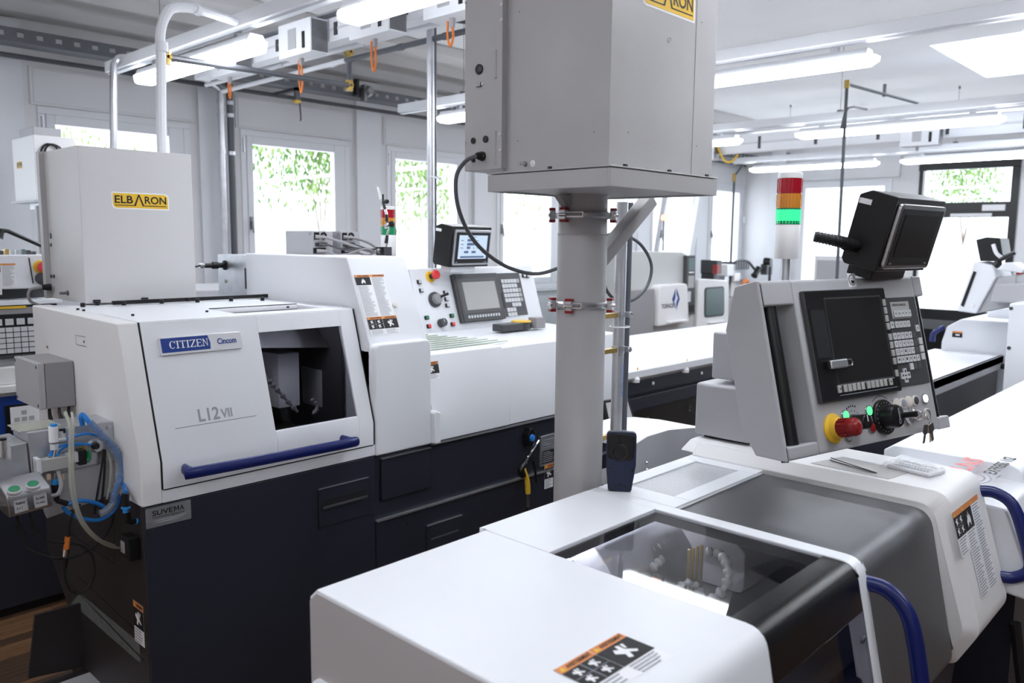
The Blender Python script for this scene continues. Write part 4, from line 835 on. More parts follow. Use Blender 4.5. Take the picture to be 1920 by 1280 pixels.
q = at(999, 306, x=XC-.0); F_ = Fr((XC, 0, 0), (0, -1, 0), (1, 0, 0), (0, 0, 1)); MB().disc(-q.y, q.z, .0075, 'paperwhite', F_, 1, 18).rect(-q.y-.0006, q.z-.003, -q.y+.0006, q.z+.005, 'inkgrey', F_, 2).rect(-q.y-.004, q.z-.0035, -q.y+.004, q.z-.0022, 'inkgrey', F_, 2).build('earth_label', EB, smooth=False)
for px in (1032,): q = at(px, 319, x=XC); MB().box(q.y-.005, q.y+.005, -.0, .0, 0, 0).box(XC-.004, XC, q.y-.005, q.y+.005, zb, zb+.008, 'black').build('rubber_foot', EB)
for px in (1171, 1254, 1324): q = at(px, 325, y=YC); MB().box(q.x-.006, q.x+.006, YC-.004, YC, zb, zb+.008, 'black').build('rubber_foot', EB)
for k, (px, py) in enumerate(((974, 22), (971, 264), (1114, 247), (1178, 248), (1306, 274), (1316, 42))):
    q = at(px, py, x=XC) if px < 1141 else at(px, py, y=YC); MB().lathe(q, (-1, 0, 0) if px < 1141 else (0, -1, 0), [(0, .0016), (.0006, .0012)], 'darkgrey', 8).build('rivet', EB)
q = at(1255, 75, y=YC); MB().torus(q-Vector((0, .0005, 0)), (0, 1, 0), .006, .0008, 'galv', 20).build('knock_out', EB)
def elbaron(F, w, h, parent):
    mb = MB(); bd = h*.07
    mb.poly(fillet([(0, 0), (w, 0), (w, h), (0, h)], [h*.3, 0, h*.3, 0], 4), 'paperwhite', F, 1)
    mb.poly(fillet([(bd, bd), (w-bd, bd), (w-bd, h-bd), (bd, h-bd)], [h*.26, 0, h*.26, 0], 4), 'yellow', F, 2)
    y0 = h*.34; th = h*.46; x0 = w*.05
    mb.text('ELB', x0, y0, th, 'ink', F, 3, width=w*.31); mb.text('RON', w*.565, y0, th, 'ink', F, 3, width=w*.385)
    ap = w*.465
    for s in (-1, 1): mb.poly([(ap-.012*w, h*.88), (ap+.012*w, h*.88), (ap+s*w*.075+w*.016, h*.2), (ap+s*w*.075-w*.016, h*.2)], 'ink', F, 3)
    mb.rect(x0, h*.2, ap-w*.07, h*.245, 'ink', F, 3).rect(ap+w*.07, h*.2, w*.95, h*.245, 'ink', F, 3)
    return mb.build('brand_label', parent, smooth=False)
qa = at(1302, 44, y=YC); wl = .222; elbaron(Fr((qa.x-wl, YC, qa.z), (1, 0, 0), (0, 1, 0), (0, 0, 1)), wl, .066, EB)
# shelf and column
CS = thing('filter_column', 'round grey steel column with shelf carrying the large filter box', 'column', (1.7, 1.36, 0))
sx0, sy0 = 1.425, 1.062; szt = zb-.002
sy1 = at(912, 345, x=sx0).y; sx1 = at(1347, 350, y=sy0).x; szb = at(1158, 350, y=sy0).z
sh = MB().box(sx0, sx1, sy0, sy1, szt-.003, szt, 'elb').box(sx0+.002, sx1-.002, sy0+.002, sy0+.012, szb, szt-.005, 'elb').box(sx0+.002, sx0+.012, sy0+.012, sy1-.012, szb, szt-.005, 'elb').box(sx1-.012, sx1-.002, sy0+.012, sy1-.012, szb, szt-.005, 'elb').box(sx0+.002, sx1-.002, sy1-.012, sy1-.002, szb, szt-.005, 'elb').box(sx0+.01, sx1-.01, sy0+.01, sy1-.01, szb+.004, szb+.008, 'elb')
sh.build('shelf', CS, bevel=.004, seg=3)
yc_ = 1.37; xc_ = at(1091, 500, y=yc_).x; rc_ = .066; c0 = Vector((xc_, yc_, 0)); zj = at(1091, 438, y=yc_-.06).z
MB().lathe((xc_, yc_, 0), (0, 0, 1), [(0, .066), (zj-.004, rc_*1.0)], 'elb', 48).build('lower_tube', CS)
MB().lathe((xc_, yc_, zj-.004), (0, 0, 1), [(0, rc_*.99), (.004, rc_*1.01), (.008, rc_*.985), (szb-zj+.01, rc_*.985)], 'elb', 48).build('upper_tube', CS)
MB().box(xc_+.045, xc_+.085, yc_-.005, yc_+.04, 0, zj-.1, 'white').build('back_channel', CS, bevel=.003)
MB().cyl((xc_, yc_, 0), (xc_, yc_, .02), .14, 'elb', 32).build('foot_plate', CS)
s0_ = at(1132, 478, y=yc_-.02); s1_ = at(1213, 380, y=yc_-.06); v = (s1_-s0_).normalized(); s1_ = s1_+v*.012; s0_ = s0_-v*.03; pz = v.cross(Vector((0, 1, 0))).normalized()
MB().hexa([s0_-pz*.018+Vector((0, .02, 0)), s0_-pz*.018-Vector((0, .02, 0)), s0_+pz*.018-Vector((0, .02, 0)), s0_+pz*.018+Vector((0, .02, 0)), s1_-pz*.018+Vector((0, .02, 0)), s1_-pz*.018-Vector((0, .02, 0)), s1_+pz*.018-Vector((0, .02, 0)), s1_+pz*.018+Vector((0, .02, 0))], 'elb').build('strut', CS, bevel=.003)
g = at(1030, 375, y=yc_); MB().prism([(xc_-.06, szb), (xc_-.11, szb), (xc_-.06, szb-.045)], 'b', yc_-.01, yc_+.01, 'elb').build('gusset', CS)
toward = Vector((-xc_, -yc_, 0)).normalized(); rt = Vector((-toward.y, toward.x, 0)); rt = rt if rt.dot(right) > 0 else -rt
def clamp(py, lab, angs):
    zc = at(1091, py, y=yc_-.05).z; t = thing('hose_clamp', lab, 'clamp', (xc_, yc_, zc)); cc = Vector((xc_, yc_, zc))
    MB().torus(cc, (0, 0, 1), rc_+.006, .0055, 'chrome', 40).build('ring', t); MB().torus(cc, (0, 0, 1), rc_+.004, .009, 'steel', 24, a0=0, a1=5.8).build('band', t)
    for k, an in enumerate(angs):
        v = toward*math.cos(math.radians(an))+rt*math.sin(math.radians(an)); q = cc+v*(rc_+.016); tn = Vector((-v.y, v.x, 0)); F = Fr(q, tn, -v, (0, 0, 1))
        MB().box(-.008, .008, -.007, .009, -.013, .013, 'galv', F).cyl(F.p(-.012, -.006, 0), F.p(.012, -.006, 0), .005, 'chrome', 10).build('clamp_block', t, bevel=.002)
        for s in (-1, 1): MB().box(-.010, .010, -.008, .008, s*.0155-.0035, s*.0155+.0035, 'crimson', F).build('red_cap', t, bevel=.0015)
    F = Fr(cc+(toward*math.cos(.25)-rt*math.sin(.25))*(rc_+.010), rt*math.cos(.25)+toward*math.sin(.25), -toward, (0, 0, 1)); MB().box(-.03, .022, -.004, .004, -.008, .009, 'steel', F).box(-.024, .016, -.008, -.004, -.003, .005, 'darksteel', F).build('lever', t, bevel=.002)
clamp(402, 'upper chrome ring clamp with red caps just below the shelf', (-82, -36, 78)); clamp(574, 'lower chrome ring clamp with red caps on the round column', (-68, -22, 70))
# tubes beside the column
xt = at(1160, 600, y=1.46).x
t = thing('aluminium_tube', 'aluminium tube with grey conduit, bolted beside the round column', 'pipe', (xt, 1.46, 1.1))
MB().cyl((xt-.004, 1.46, .3), (xt+.004, 1.46, szb), .0178, 'galv', 24).build('tube', t); MB().cyl((xt+.046, 1.468, .3), (xt+.052, 1.468, szb), .0115, 'pipegrey', 16).build('grey_conduit', t)
for py in (590, 655, 812):
    q = at(1158, py, y=1.46); MB().box(xc_+.05, xt-.015, 1.45, 1.464, q.z-.007, q.z+.007, 'brass').build('brass_standoff', t, bevel=.001); MB().cyl((xt, 1.46, q.z-.012), (xt, 1.46, q.z+.012), .020, 'steel', 20).box(xt+.018, xt+.034, 1.435, 1.455, q.z-.008, q.z+.008, 'galv').cyl((xt+.026, 1.43, q.z), (xt+.026, 1.46, q.z), .006, 'chrome', 6).build('pipe_clamp', t)
q = at(1160, 615, y=1.44); MB().torus((xt+.012, 1.465, q.z), (0, 0, 1), .030, .0022, 'rail', 24).build('cable_tie', t)
FT = Fr((xt+.004, 1.46-.0182, 1.28), (0, 0, 1), (0, 1, 0), (-1, 0, 0)); MB().text('CE  UV-resistant', 0, -.004, .007, 'hoseblue', FT, 1, width=.10).build('tube_print', t, smooth=False)
# cable from the gland round the column
P = [gq+Vector((-.02, 0, 0))]+[at(px, py, y=1.50) for px, py in ((872, 303), (855, 335), (861, 395), (892, 455), (945, 497), (1000, 513), (1045, 503))]+[at(1095, 478, y=1.5), at(1135, 443, y=1.5), at(1165, 439, y=1.5), at(1200, 457, y=1.49), at(1221, 495, y=1.48), at(1214, 535, y=1.48), at(1187, 562, y=1.48), at(1157, 563, y=1.49), at(1138, 545, y=1.5), at(1130, 520, y=1.5)]
tag(MB().tube(P, .0052, 'pipegrey', 10, 8).build('power_cable'), 'thick grey cable looping from the filter box gland round the column', 'cable')
# handheld tester standing on the machine
hq = at(1163, 922, z=Zt); hd = thing('handheld_tester', 'dark blue handheld tester standing upright on the foreground machine', 'tester', hq)
yaw = math.atan2(right.y, right.x)-.12; lean = math.radians(4); FHd = yawfr(hq, yaw, lean); hh = .158; hw_ = .039
MB().prism(fillet([(-hw_*.82, 0), (hw_*.72, 0), (hw_, hh*.45), (hw_, hh), (-hw_, hh), (-hw_, hh*.45)], [.008, .008, .01, .012, .012, .01], 4), 'b', 0, .026, 'testernavy', FHd).build('body', hd, bevel=.004, seg=3)
MB().prism(fillet([(-hw_*.92, hh*.55), (hw_*.8, hh*.52), (hw_*.9, hh*.95), (-hw_*.9, hh*.98)], .012, 4), 'b', -.0035, 0, 'blackgloss', FHd).build('back_plate', hd, bevel=.002)
MB().torus(FHd.p(-.004, -.004, hh*.66), FHd.b, .020, .003, 'black', 26).tube([FHd.p(-.006, -.004, hh*.78), FHd.p(-.006, -.004, hh*.96)], .0028, 'black', 8).build('hanging_ring', hd)
for a, c in ((-.028, .93), (.028, .93), (-.028, .40), (.028, .37), (-.022, .04), (.020, .05), (.0, .12), (.012, .10), (-.012, .10)): MB().lathe(FHd.p(a, -.0, hh*c), -FHd.b, [(0, .0038), (.0008, .0038), (.0012, .002)], 'black', 12).build('screw', hd)
# paper, tweezers, sealed bag on the right cover
zt2 = z2+.0005
pp = [at(px, py, z=zt2) for px, py in ((1535, 868), (1668, 899), (1705, 886), (1560, 858))]
pp = [at(px, py, z=zt2) for px, py in ((1520, 868), (1666, 898), (1712, 884), (1580, 856))]
t = MB().prism([(p.x, p.y) for p in pp], 'c', zt2, zt2+.0008, 'paper').build('paper_sheet', smooth=False); tag(t, 'small grey sheet of paper under the tweezers, on the right cover', 'paper')
tw = thing('tweezers', 'black tweezers lying open on the grey paper sheet', 'tweezers', pp[0])
e0 = at(1643, 886, z=zt2+.004); e1 = at(1558, 858, z=zt2+.010); e2 = at(1556, 862, z=zt2+.004); m1 = at(1600, 872, z=zt2+.012); m2 = at(1605, 876, z=zt2+.004)
MB().tube([e0, m1, e1], [.0035, .003, .0012], 'black', 8, 6, flat=(.0015, (0, 0, 1))).build('arm', tw); MB().tube([e0, m2, e2], [.0035, .003, .0012], 'black', 8, 6, flat=(.0015, (0, 0, 1))).build('arm', tw)
bg_ = thing('sealed_bag', 'clear plastic bag holding a white label strip, right of the tweezers', 'plastic bag', at(1715, 878, z=zt2))
b4 = [at(px, py, z=zt2+.006) for px, py in ((1663, 873), (1742, 892), (1772, 884), (1690, 863))]; c_ = sum(b4, Vector())/4
MB().hexa([p-Vector((0, 0, .004)) for p in b4]+[p+Vector((0, 0, .004)) for p in b4], 'paperwhite').build('label_strip', bg_, bevel=.001)
mb = MB(); ex = (b4[1]-b4[0]); ey = (b4[3]-b4[0])
for i in range(11):
    for j in range(3):
        o_ = b4[0]+ex*(.12+.075*i)+ey*(.15+.28*j)+Vector((0, 0, .0045)); mb.add([o_, o_+ex*.05, o_+ex*.05+ey*.14, o_+ey*.14], [(0, 1, 2, 3)], 'inkgrey')
tag(mb.build('print', bg_, smooth=False), kind='stuff')
nx_, ny_ = 14, 7; vs = []; rn = random.Random(2)
for j in range(ny_):
    for i in range(nx_): u_, v_ = i/(nx_-1)*1.25-.15, j/(ny_-1)*1.3-.15; e = (0 if i in (0, nx_-1) or j in (0, ny_-1) else 1); vs.append(b4[0]+ex*u_+ey*v_+Vector((0, 0, -.005+e*.012+e*rn.uniform(-.002, .004))))
MB().add(vs, [(j*nx_+i, j*nx_+i+1, (j+1)*nx_+i+1, (j+1)*nx_+i) for j in range(ny_-1) for i in range(nx_-1)], 'clear').build('film', bg_)
# ================================================================== SECOND MACHINE (left, with the nameplate)
LM = thing('sliding_head_lathe', 'white and dark blue lathe at left with tinted window, nameplate and long blue handle', 'machine', (1.9, 2.9, 0))
YF, XL = 2.372, .94; ZB = .962
hoodp = [(YF, ZB), (YF, 1.086), (2.492, 1.495), (3.262, 1.503)]
def hy(z): return YF if z < 1.086 else YF+(z-1.086)*(2.492-YF)/(1.495-1.086)
# dark base: front skin with side profile
sp = [(YF+.012, .02), (YF+.012, ZB), (3.24, ZB), (3.28, .60), (3.08, .42), (3.08, .02)]
MB().prism(sp, 'a', XL+.004, 1.783, 'navyside').build('base', LM, bevel=.004)
MB().box(XL+.006, 1.781, YF+.0, YF+.014, .02, ZB-.002, 'navy').build('front_panel', LM, bevel=.002)
MB().box(1.787, 3.35, YF+.004, 3.45, .02, .71, 'navy').box(1.787, 3.35, YF+.012, 3.45, .71, .953, 'navy').build('right_base', LM, bevel=.002)
MB().box(1.787, 3.35, YF-.003, YF+.012, .705, .712, 'galv').box(2.06, 3.35, YF-.003, YF+.012, .951, .957, 'galv').build('bright_edge', LM)
FF_ = Fr((0, YF, 0), (1, 0, 0), (0, 1, 0), (0, 0, 1))
def ring_panel(px0, py0, px1, py1, F=FF_, w=.003, y=YF, nm='recess_panel', m='navy'):
    a = at(px0, py0, y=y); b = at(px1, py1, y=y); return a, b
a = at(597, 921, y=YF); b = at(691, 966, y=YF); z1 = at(597, 918, y=YF).z; z0 = at(597, 989, y=YF).z; xa, xb = a.x, b.x
MB().box(xa-.003, xb+.003, YF-.0035, YF+.001, z0-.003, z1, 'ink').box(xa, xb, YF-.005, YF+.0, z1, z1+.0025, 'galv').build('panel_joint', LM)  # galv top line imitates the highlight on the bevelled edge
p = MB().box(xa, xb, YF-.004, YF+.001, z0, z1, 'navy').box(xa+.012, xb-.012, YF-.012, YF-.004, z0+.5*(z1-z0)-.004, z0+.5*(z1-z0)+.004, 'darkgrey').box(xa+.012, xb-.012, YF-.005, YF-.0041, z0+.52*(z1-z0), z0+.72*(z1-z0), 'ink').build('pull_panel', LM, bevel=.001)
MB().box(xa+.01, xb-.01, YF-.0125, YF-.0115, z0+.49*(z1-z0), z0+.51*(z1-z0), 'darksteel').build('pull_lip', p)
xa = at(717, 880, y=YF).x; xb = at(809, 900, y=YF).x; z1 = at(717, 861, y=YF).z; z0 = at(717, 938, y=YF).z
p = MB().box(xa, xb, YF+.004, YF+.013, z0, z1, 'navy').build('hatch', LM, bevel=.001); MB().box(xa, xb, YF-.002, YF+.013, z1, z1+.003, 'galv').box(xa, xb, YF+.0035, YF+.0125, z0-.003, z0, 'ink').box(xa-.003, xa, YF+.0035, YF+.0125, z0, z1, 'ink').build('hatch_gap_highlight', p)  # bright top strip is a painted edge highlight, dark strips are gaps
xa = at(801, 1000, y=YF).x; xb = at(866, 980, y=YF).x; z1 = at(801, 987, y=YF).z
p = MB().box(xa, xb, YF+.0, YF+.006, z1-.16, z1, 'navy').box(xa+.02, xb-.02, YF-.003, YF+.001, z1-.062, z1-.055, 'darkgrey').build('lower_hatch', LM, bevel=.001); MB().box(xa, xb, YF-.003, YF+.006, z1, z1+.004, 'galv').box(xa-.003, xa, YF+.001, YF+.005, z1-.16, z1, 'ink').box(xb, xb+.003, YF+.001, YF+.005, z1-.16, z1, 'ink').build('hatch_gap_highlight', p)  # highlight drawn along the top edge, dark gaps at the sides
q = at(765, 982, y=YF); MB().disc(q.x, q.z, .006, 'ink', Fr((0, YF+.004, 0)), 1, 12).build('hole', LM, smooth=False)
# side lines and stickers of the base (faces -x)
SX = Fr((XL+.004, 0, 0), (0, -1, 0), (1, 0, 0), (0, 0, 1)); sxp = lambda px, py: (-(at(px, py, x=XL+.004).y), at(px, py, x=XL+.004).z)
def sline(p0, p1, w, m, L=1, F=SX):
    p0, p1 = Vector(p0), Vector(p1); n = (p1-p0).normalized(); n = Vector((-n.y, n.x))*w/2
    return [tuple(p0-n), tuple(p1-n), tuple(p1+n), tuple(p0+n)]
mb = MB()
for a_, b_ in (((132, 999), (215, 1057)), ((215, 1057), (213, 975)), ((145, 1078), (270, 1195)), ((132, 1095), (272, 1240)), ((134, 1252), (180, 1280))): mb.poly(sline(sxp(*a_), sxp(*b_), .004, 'ink'), 'ink', SX, 1)
mb.build('panel_gap', LM, smooth=False)
mb = MB().poly([sxp(134, 1130), sxp(264, 1243), sxp(262, 1204), sxp(150, 1112)][::1], 'grey', SX, 1); mb.mats = ['sidefelt']; mat('sidefelt', (.13, .14, .135), .8, noise=.2, nscale=30); mb.build('sloping_sill', LM, smooth=False)
a0, c0_ = sxp(250, 1123); a1, c1_ = sxp(268, 1185)
FS = Fr((XL+.0035, 0, c0_), (0, -1, 0), (1, 0, 0), (0, 0, 1)); FS.O = Vector((XL+.0035, -a0, c0_)); w_ = sxp(269, 1143)[0]-a0
warn(FS, (w_,), (.02, .062), (.05,), LM, ('hand',))
# white side + hood
left12 = [(YF, ZB), (3.262, ZB), (3.262, 1.503), (2.492, 1.495), (YF, 1.086)]
MB().prism(left12[::-1], 'a', XL, 1.0, 'warmwhite').build('side_cover', LM, bevel=.004)
bandf = [(2.80, 1.500), (2.492, 1.4952), (YF, 1.086), (YF, ZB)]
top = MB().box(1.0, 1.785, 2.75, 3.262, 1.480, 1.4995, 'white').prismq([(YF, 1.004), (YF, ZB)], [(YF+.02, 1.004), (YF+.02, ZB)], 'a', 1.0, 1.785, 'white', WF)
top.box(1.0, 1.785, 3.24, 3.262, ZB, 1.48, 'white'); top.build('body_shell', LM, bevel=.003)
# hood door with window opening
dx0, dx1 = 1.004, 1.776; Zd0 = 1.004
def hoodpt(px, py):                                   # pixel on the sloping front -> (x, z)
    d = ray(px, py); n = Vector((0, -(1.495-1.086), (2.492-YF))).normalized(); P0 = Vector((0, YF, 1.086)); t = (P0-Vector((0, 0, EYE))).dot(n)/d.dot(n); q = Vector((0, 0, EYE))+d*t; return q
w0 = hoodpt(485, 623); w1 = hoodpt(641, 611); w2 = hoodpt(668, 781); w3 = hoodpt(516, 808)
wx0 = (w0.x+w3.x)/2; wx1 = (w1.x+w2.x)/2; wz0 = (w2.z+w3.z)/2; wz1 = (w0.z+w1.z)/2
door = MB(); off = -.002
def seg12(x0, x1, za, zb_, m='white', mb=door, o=off, th=.018):
    pts = [(hy(z)+o, z) for z in sorted({za, zb_} | ({1.086} if za < 1.086 < zb_ else set()))]
    mb.prismq(pts, [(y+th, z) for y, z in pts], 'a', x0, x1, m, WF)
seg12(dx0, wx0, Zd0, 1.494); seg12(wx1, dx1, Zd0, 1.494); seg12(wx0, wx1, Zd0, wz0); seg12(wx0, wx1, wz1, 1.494)
door.prismq([(2.491, 1.4965), (2.80, 1.5015)], [(2.491, 1.485), (2.80, 1.488)], 'a', dx0, 1.35, 'white', WF).prismq([(2.491, 1.4965), (2.56, 1.4980)], [(2.491, 1.485), (2.56, 1.488)], 'a', 1.35, dx1, 'white', WF).prismq([(2.74, 1.5000), (2.80, 1.5015)], [(2.74, 1.485), (2.80, 1.488)], 'a', 1.35, dx1, 'white', WF).box(1.70, dx1, 2.55, 2.75, 1.486, 1.4995, 'white')
DR = door.build('hood_door', LM, bevel=.0015); DR['label'] = 'white sliding hood door with tinted window'
MB().box(1.35, 1.70, 2.555, 2.745, 1.488, 1.492, 'hoodglass').build('top_window', DR); MB().box(1.35, 1.70, 2.742, 2.748, 1.488, 1.503, 'ink').build('window_seal', DR)
mb = MB(); seg12(wx0, wx1, wz0, wz1, 'tintglass', mb, .006, .004); mb.build('front_window', DR)
mb = MB(); seg12(dx0-.004, dx0, Zd0, 1.494, 'ink', mb, .0, .012); seg12(dx1, dx1+.006, Zd0, 1.494, 'ink', mb, .0, .012); seg12(dx0, dx1, Zd0-.004, Zd0, 'ink', mb, .0, .012); mb.build('door_gap', LM)
ha = at(360, 887, y=YF-.06); hb_ = at(662, 829, y=YF-.06); hz = 1.035
P = [(ha.x+.005, YF-.0, ha.z), (ha.x+.003, YF-.045, ha.z), (ha.x+.03, YF-.06, ha.z), (hb_.x-.03, YF-.06, hb_.z), (hb_.x-.003, YF-.045, hb_.z), (hb_.x-.005, YF-.0, hb_.z)]
MB().tube(P, .011, 'blue', 12, 5, (.0175, (0, 0, 1))).build('handle', DR)
# nameplate and lettering on the sloping door
nS = Vector((0, -(1.495-1.086), (2.492-YF))).normalized(); uS = Vector((0, 2.492-YF, 1.495-1.086)).normalized()
def FSl(px, py, o=.0022): q = hoodpt(px, py)+nS*o; return Fr(q, (1, 0, 0), -nS, uS)
na = hoodpt(301, 668); nb = hoodpt(455, 655); Fn = FSl(301, 668, .003); nw = nb.x-na.x; nh = (hoodpt(300, 634)-hoodpt(301, 668)).length
MB().prism(fillet([(0, 0), (nw, 0), (nw, nh), (0, nh)], [.003, .012, .012, .003], 4), 'b', -.005, .001, 'plate', Fn).build('nameplate', DR, bevel=.0015)
Fn2 = Fr(Fn.p(0, -.0053, 0), Fn.d, Fn.b, Fn.u); mb = MB(); bw = nw*.585
mb.poly(fillet([(.004, nh*.14), (bw, nh*.14), (bw+.002, nh*.5), (bw-.004, nh*.93), (.004, nh*.93)], 0), 'blueprint', Fn2, 1)
def serif_text(mb, s, a, c, h, w, m, F, L):
    x = a; cw = w/sum(.62 if ch == 'I' else 1.05 if ch in 'CN' else 1.0 for ch in s); full = cw; t_ = h*.17; th = h*.08
    for ch in s:
        cw = full*(.62 if ch == 'I' else 1.05 if ch in 'CN' else 1.0); l, r = x+cw*.06, x+cw*.94; mid = (l+r)/2; rr = lambda x0, y0, x1, y1: mb.rect(x0, c+y0, x1, c+y1, m, F, L)
        if ch == 'I': rr(mid-t_/2, 0, mid+t_/2, h); rr(mid-t_*1.3, 0, mid+t_*1.3, th); rr(mid-t_*1.3, h-th, mid+t_*1.3, h)
        elif ch == 'T': rr(mid-t_/2, 0, mid+t_/2, h); rr(mid-t_*1.3, 0, mid+t_*1.3, th); rr(l, h-th, r, h); rr(l, h-th*3, l+th, h); rr(r-th, h-th*3, r, h)
        elif ch == 'E': rr(l+t_*.4, 0, l+t_*1.4, h); rr(l, 0, r, th); rr(l, h-th, r, h); rr(l+t_, h*.47, r-t_*.7, h*.47+th); rr(r-th, 0, r, th*3.2); rr(r-th, h-th*3.2, r, h)
        elif ch == 'Z': rr(l, 0, r, th); rr(l, h-th, r, h); mb.poly([(l, c+th), (l+t_*1.1, c+th), (r, c+h-th), (r-t_*1.1, c+h-th)], m, F, L); rr(r-th, 0, r, th*3); rr(l, h-th*3, l+th, h)
        elif ch == 'N': rr(l+th, 0, l+th*2, h); rr(r-th*2, 0, r-th, h); mb.poly([(r-th*1.5, c), (r-th*1, c), (l+t_*1.2, c+h), (l, c+h)][::1], m, F, L); rr(l-th*.5, 0, l+th*3.3, th); rr(r-th*3.3, h-th, r+th*.5, h)
        elif ch == 'C':
            P = []; n = 14
            for k in range(n+1): an = math.radians(40+280*k/n); P.append((mid+(cw*.44)*math.cos(an), c+h/2+h*.51*math.sin(an)))
            for k in range(n): 
                an0 = math.radians(40+280*k/n); an1 = math.radians(40+280*(k+1)/n); wd = lambda an: t_*(.35+.75*max(0, -math.cos(an)))
                mb.poly([P[k], P[k+1], (P[k+1][0]-wd(an1)*math.cos(an1), P[k+1][1]-th*math.sin(an1)), (P[k][0]-wd(an0)*math.cos(an0), P[k][1]-th*math.sin(an0))][::-1], m, F, L)
            rr(r-th, h*.66, r, h)
        x += cw
    return mb
serif_text(mb, 'CITIZEN', nw*.1, nh*.33, nh*.42, nw*.47, 'paperwhite', Fn2, 2)
mb.text('Cincom', nw*.68, nh*.36, nh*.34, 'blueprint', Fn2, 2, width=nw*.24); mb.build('nameplate_print', DR, smooth=False)
la = hoodpt(373, 790); lb = hoodpt(436, 781); mb = MB(); Fl = FSl(373, 791); lw = lb.x-la.x
mb.text('L12', 0, 0, .040, 'inkgrey', Fl, 1, width=lw*.62).text('VII', lw*.66, 0.001, .029, 'inkgrey', Fl, 1, width=lw*.34)
mb.rect(hoodpt(328, 803).x-la.x, -.010, hoodpt(480, 778).x-la.x, -.0075, 'inkgrey', Fl, 1); mb.build('model_lettering', DR, smooth=False)
# supplier plate under the hood
qa_ = at(272, 955, y=YF); qb_ = at(357, 938, y=YF); h_ = qa_.z-at(274, 992, y=YF).z
Fp = Fr((qa_.x, YF-.001, qa_.z-h_), (1, 0, 0), (0, 1, 0), (0, 0, 1)); pw = qb_.x-qa_.x
MB().prism(fillet([(0, 0), (pw, 0), (pw, h_), (0, h_)], .003, 3), 'b', -.001, 0, 'galv', Fp).build('supplier_plate', LM)
Fp.O.y -= .001; mx_ = pw*.615; mw_ = pw*.115; my_ = h_*.58; mh_ = h_*.26; mb = MB().text('SUVE', pw*.14, my_, mh_, 'ink', Fp, 1, width=pw*.45).text('A', pw*.745, my_, mh_, 'ink', Fp, 1, width=pw*.10)
for P in ([(0, 0), (.2, 0), (.2, 1), (0, 1)], [(.8, 0), (1, 0), (1, 1), (.8, 1)], [(.42, .25), (.58, .25), (.24, 1), (.0, 1)], [(.42, .25), (.58, .25), (1, 1), (.76, 1)]): mb.poly([(mx_+x*mw_, my_+y*mh_) for x, y in P], 'ink', Fp, 1)
mb.text('Werkzeugmaschinen | Machines-outils', pw*.14, h_*.44, h_*.085, 'ink', Fp, 1, width=pw*.70).lines(pw*.2, h_*.16, pw*.85, h_*.36, 2, 'inkfaint', Fp, 1, .4, .1).build('supplier_lettering', LM, smooth=False)
# black bolts and rail along the back of the hood top
MB().box(XL+.22, 1.80, 3.10, 3.115, 1.503, 1.517, 'black').build('rear_rail', LM)
for px, py in ((155, 568), (182, 565), (232, 565), (272, 561), (303, 562), (352, 558), (370, 560), (433, 558), (492, 557)): q = at(px, py, z=1.517); MB().lathe((q.x, min(max(q.y, 2.9), 3.24), 1.503), (0, 0, 1), [(0, .008), (.013, .008), (.015, .006)], 'black', 10).build('bolt_head', LM)
for px, py in ((146, 581), (157, 583), (249, 592), (388, 585), (540, 577)): q = at(px, py, z=1.5); MB().lathe(q, (0, 0, 1), [(0, .005), (.006, .005)], 'black', 8).build('bolt_head', LM)
# interior of the work area seen through the tinted window
t = thing('work_area_tooling', 'pale housings and cover seen through the tinted window of the left machine', 'tooling', (1.5, 2.8, 1.1))
MB().box(1.02, 1.77, 3.15, 3.17, 1.0, 1.48, 'darkgrey').box(1.02, 1.77, 2.45, 3.15, .99, 1.0, 'black').box(1.765, 1.775, 2.55, 3.15, 1.0, 1.47, 'darkgrey').box(1.02, 1.77, 2.75, 3.15, 1.47, 1.478, 'darkgrey').build('lining', t)
yi = 2.68; A1_ = at(521, 664, y=yi); A2_ = at(563, 755, y=yi); MB().box(A1_.x, A2_.x, yi, at(488, 700, x=A1_.x).y, A2_.z-.01, A1_.z, 'white').build('spindle_housing', t, bevel=.004)
A1_ = at(603, 694, y=yi); A2_ = at(650, 757, y=yi); cx_ = A1_.x; MB().prism([(cx_-.005, A1_.z), (A2_.x-.02, A1_.z), (A2_.x, A1_.z-.03), (A2_.x, A2_.z), (cx_+.0, A2_.z)], 'b', yi, at(566, 700, x=cx_).y, 'lightgrey').build('counter_housing', t, bevel=.004)
B1_ = at(600, 655, y=yi+.08); MB().box(B1_.x, B1_.x+.07, yi+.08, yi+.2, A1_.z, 1.47, 'grey').build('upright', t)
MB().hexa([(1.03, 2.62, 1.40), (1.76, 2.62, 1.34), (1.76, 2.64, 1.345), (1.03, 2.64, 1.405), (1.03, 2.80, 1.47), (1.76, 2.80, 1.47), (1.76, 2.82, 1.47), (1.03, 2.82, 1.47)], 'darksteel').build('roof_baffle', t)
g1 = hoodpt(505, 700); 
loc_hose([hoodpt(505, 700)+Vector((0, .16, 0)), hoodpt(530, 710)+Vector((0, .14, 0)), hoodpt(560, 745)+Vector((0, .12, 0)), hoodpt(588, 775)+Vector((0, .10, -.01))], .010, 'long grey segmented hose hanging diagonally behind the tinted window', 'grey')
loc_hose([hoodpt(503, 705)+Vector((0, .2, 0)), hoodpt(520, 735)+Vector((0, .2, 0)), hoodpt(545, 765)+Vector((0, .18, 0))], .009, 'shorter grey segmented hose left of the diagonal one behind the tinted window', 'darksteel')
loc_hose([hoodpt(620, 757)+Vector((0, .12, 0)), hoodpt(632, 772)+Vector((0, .12, 0)), hoodpt(615, 785)+Vector((0, .10, 0))], .008, 'small curled grey hose at the lower right of the tinted window', 'grey')
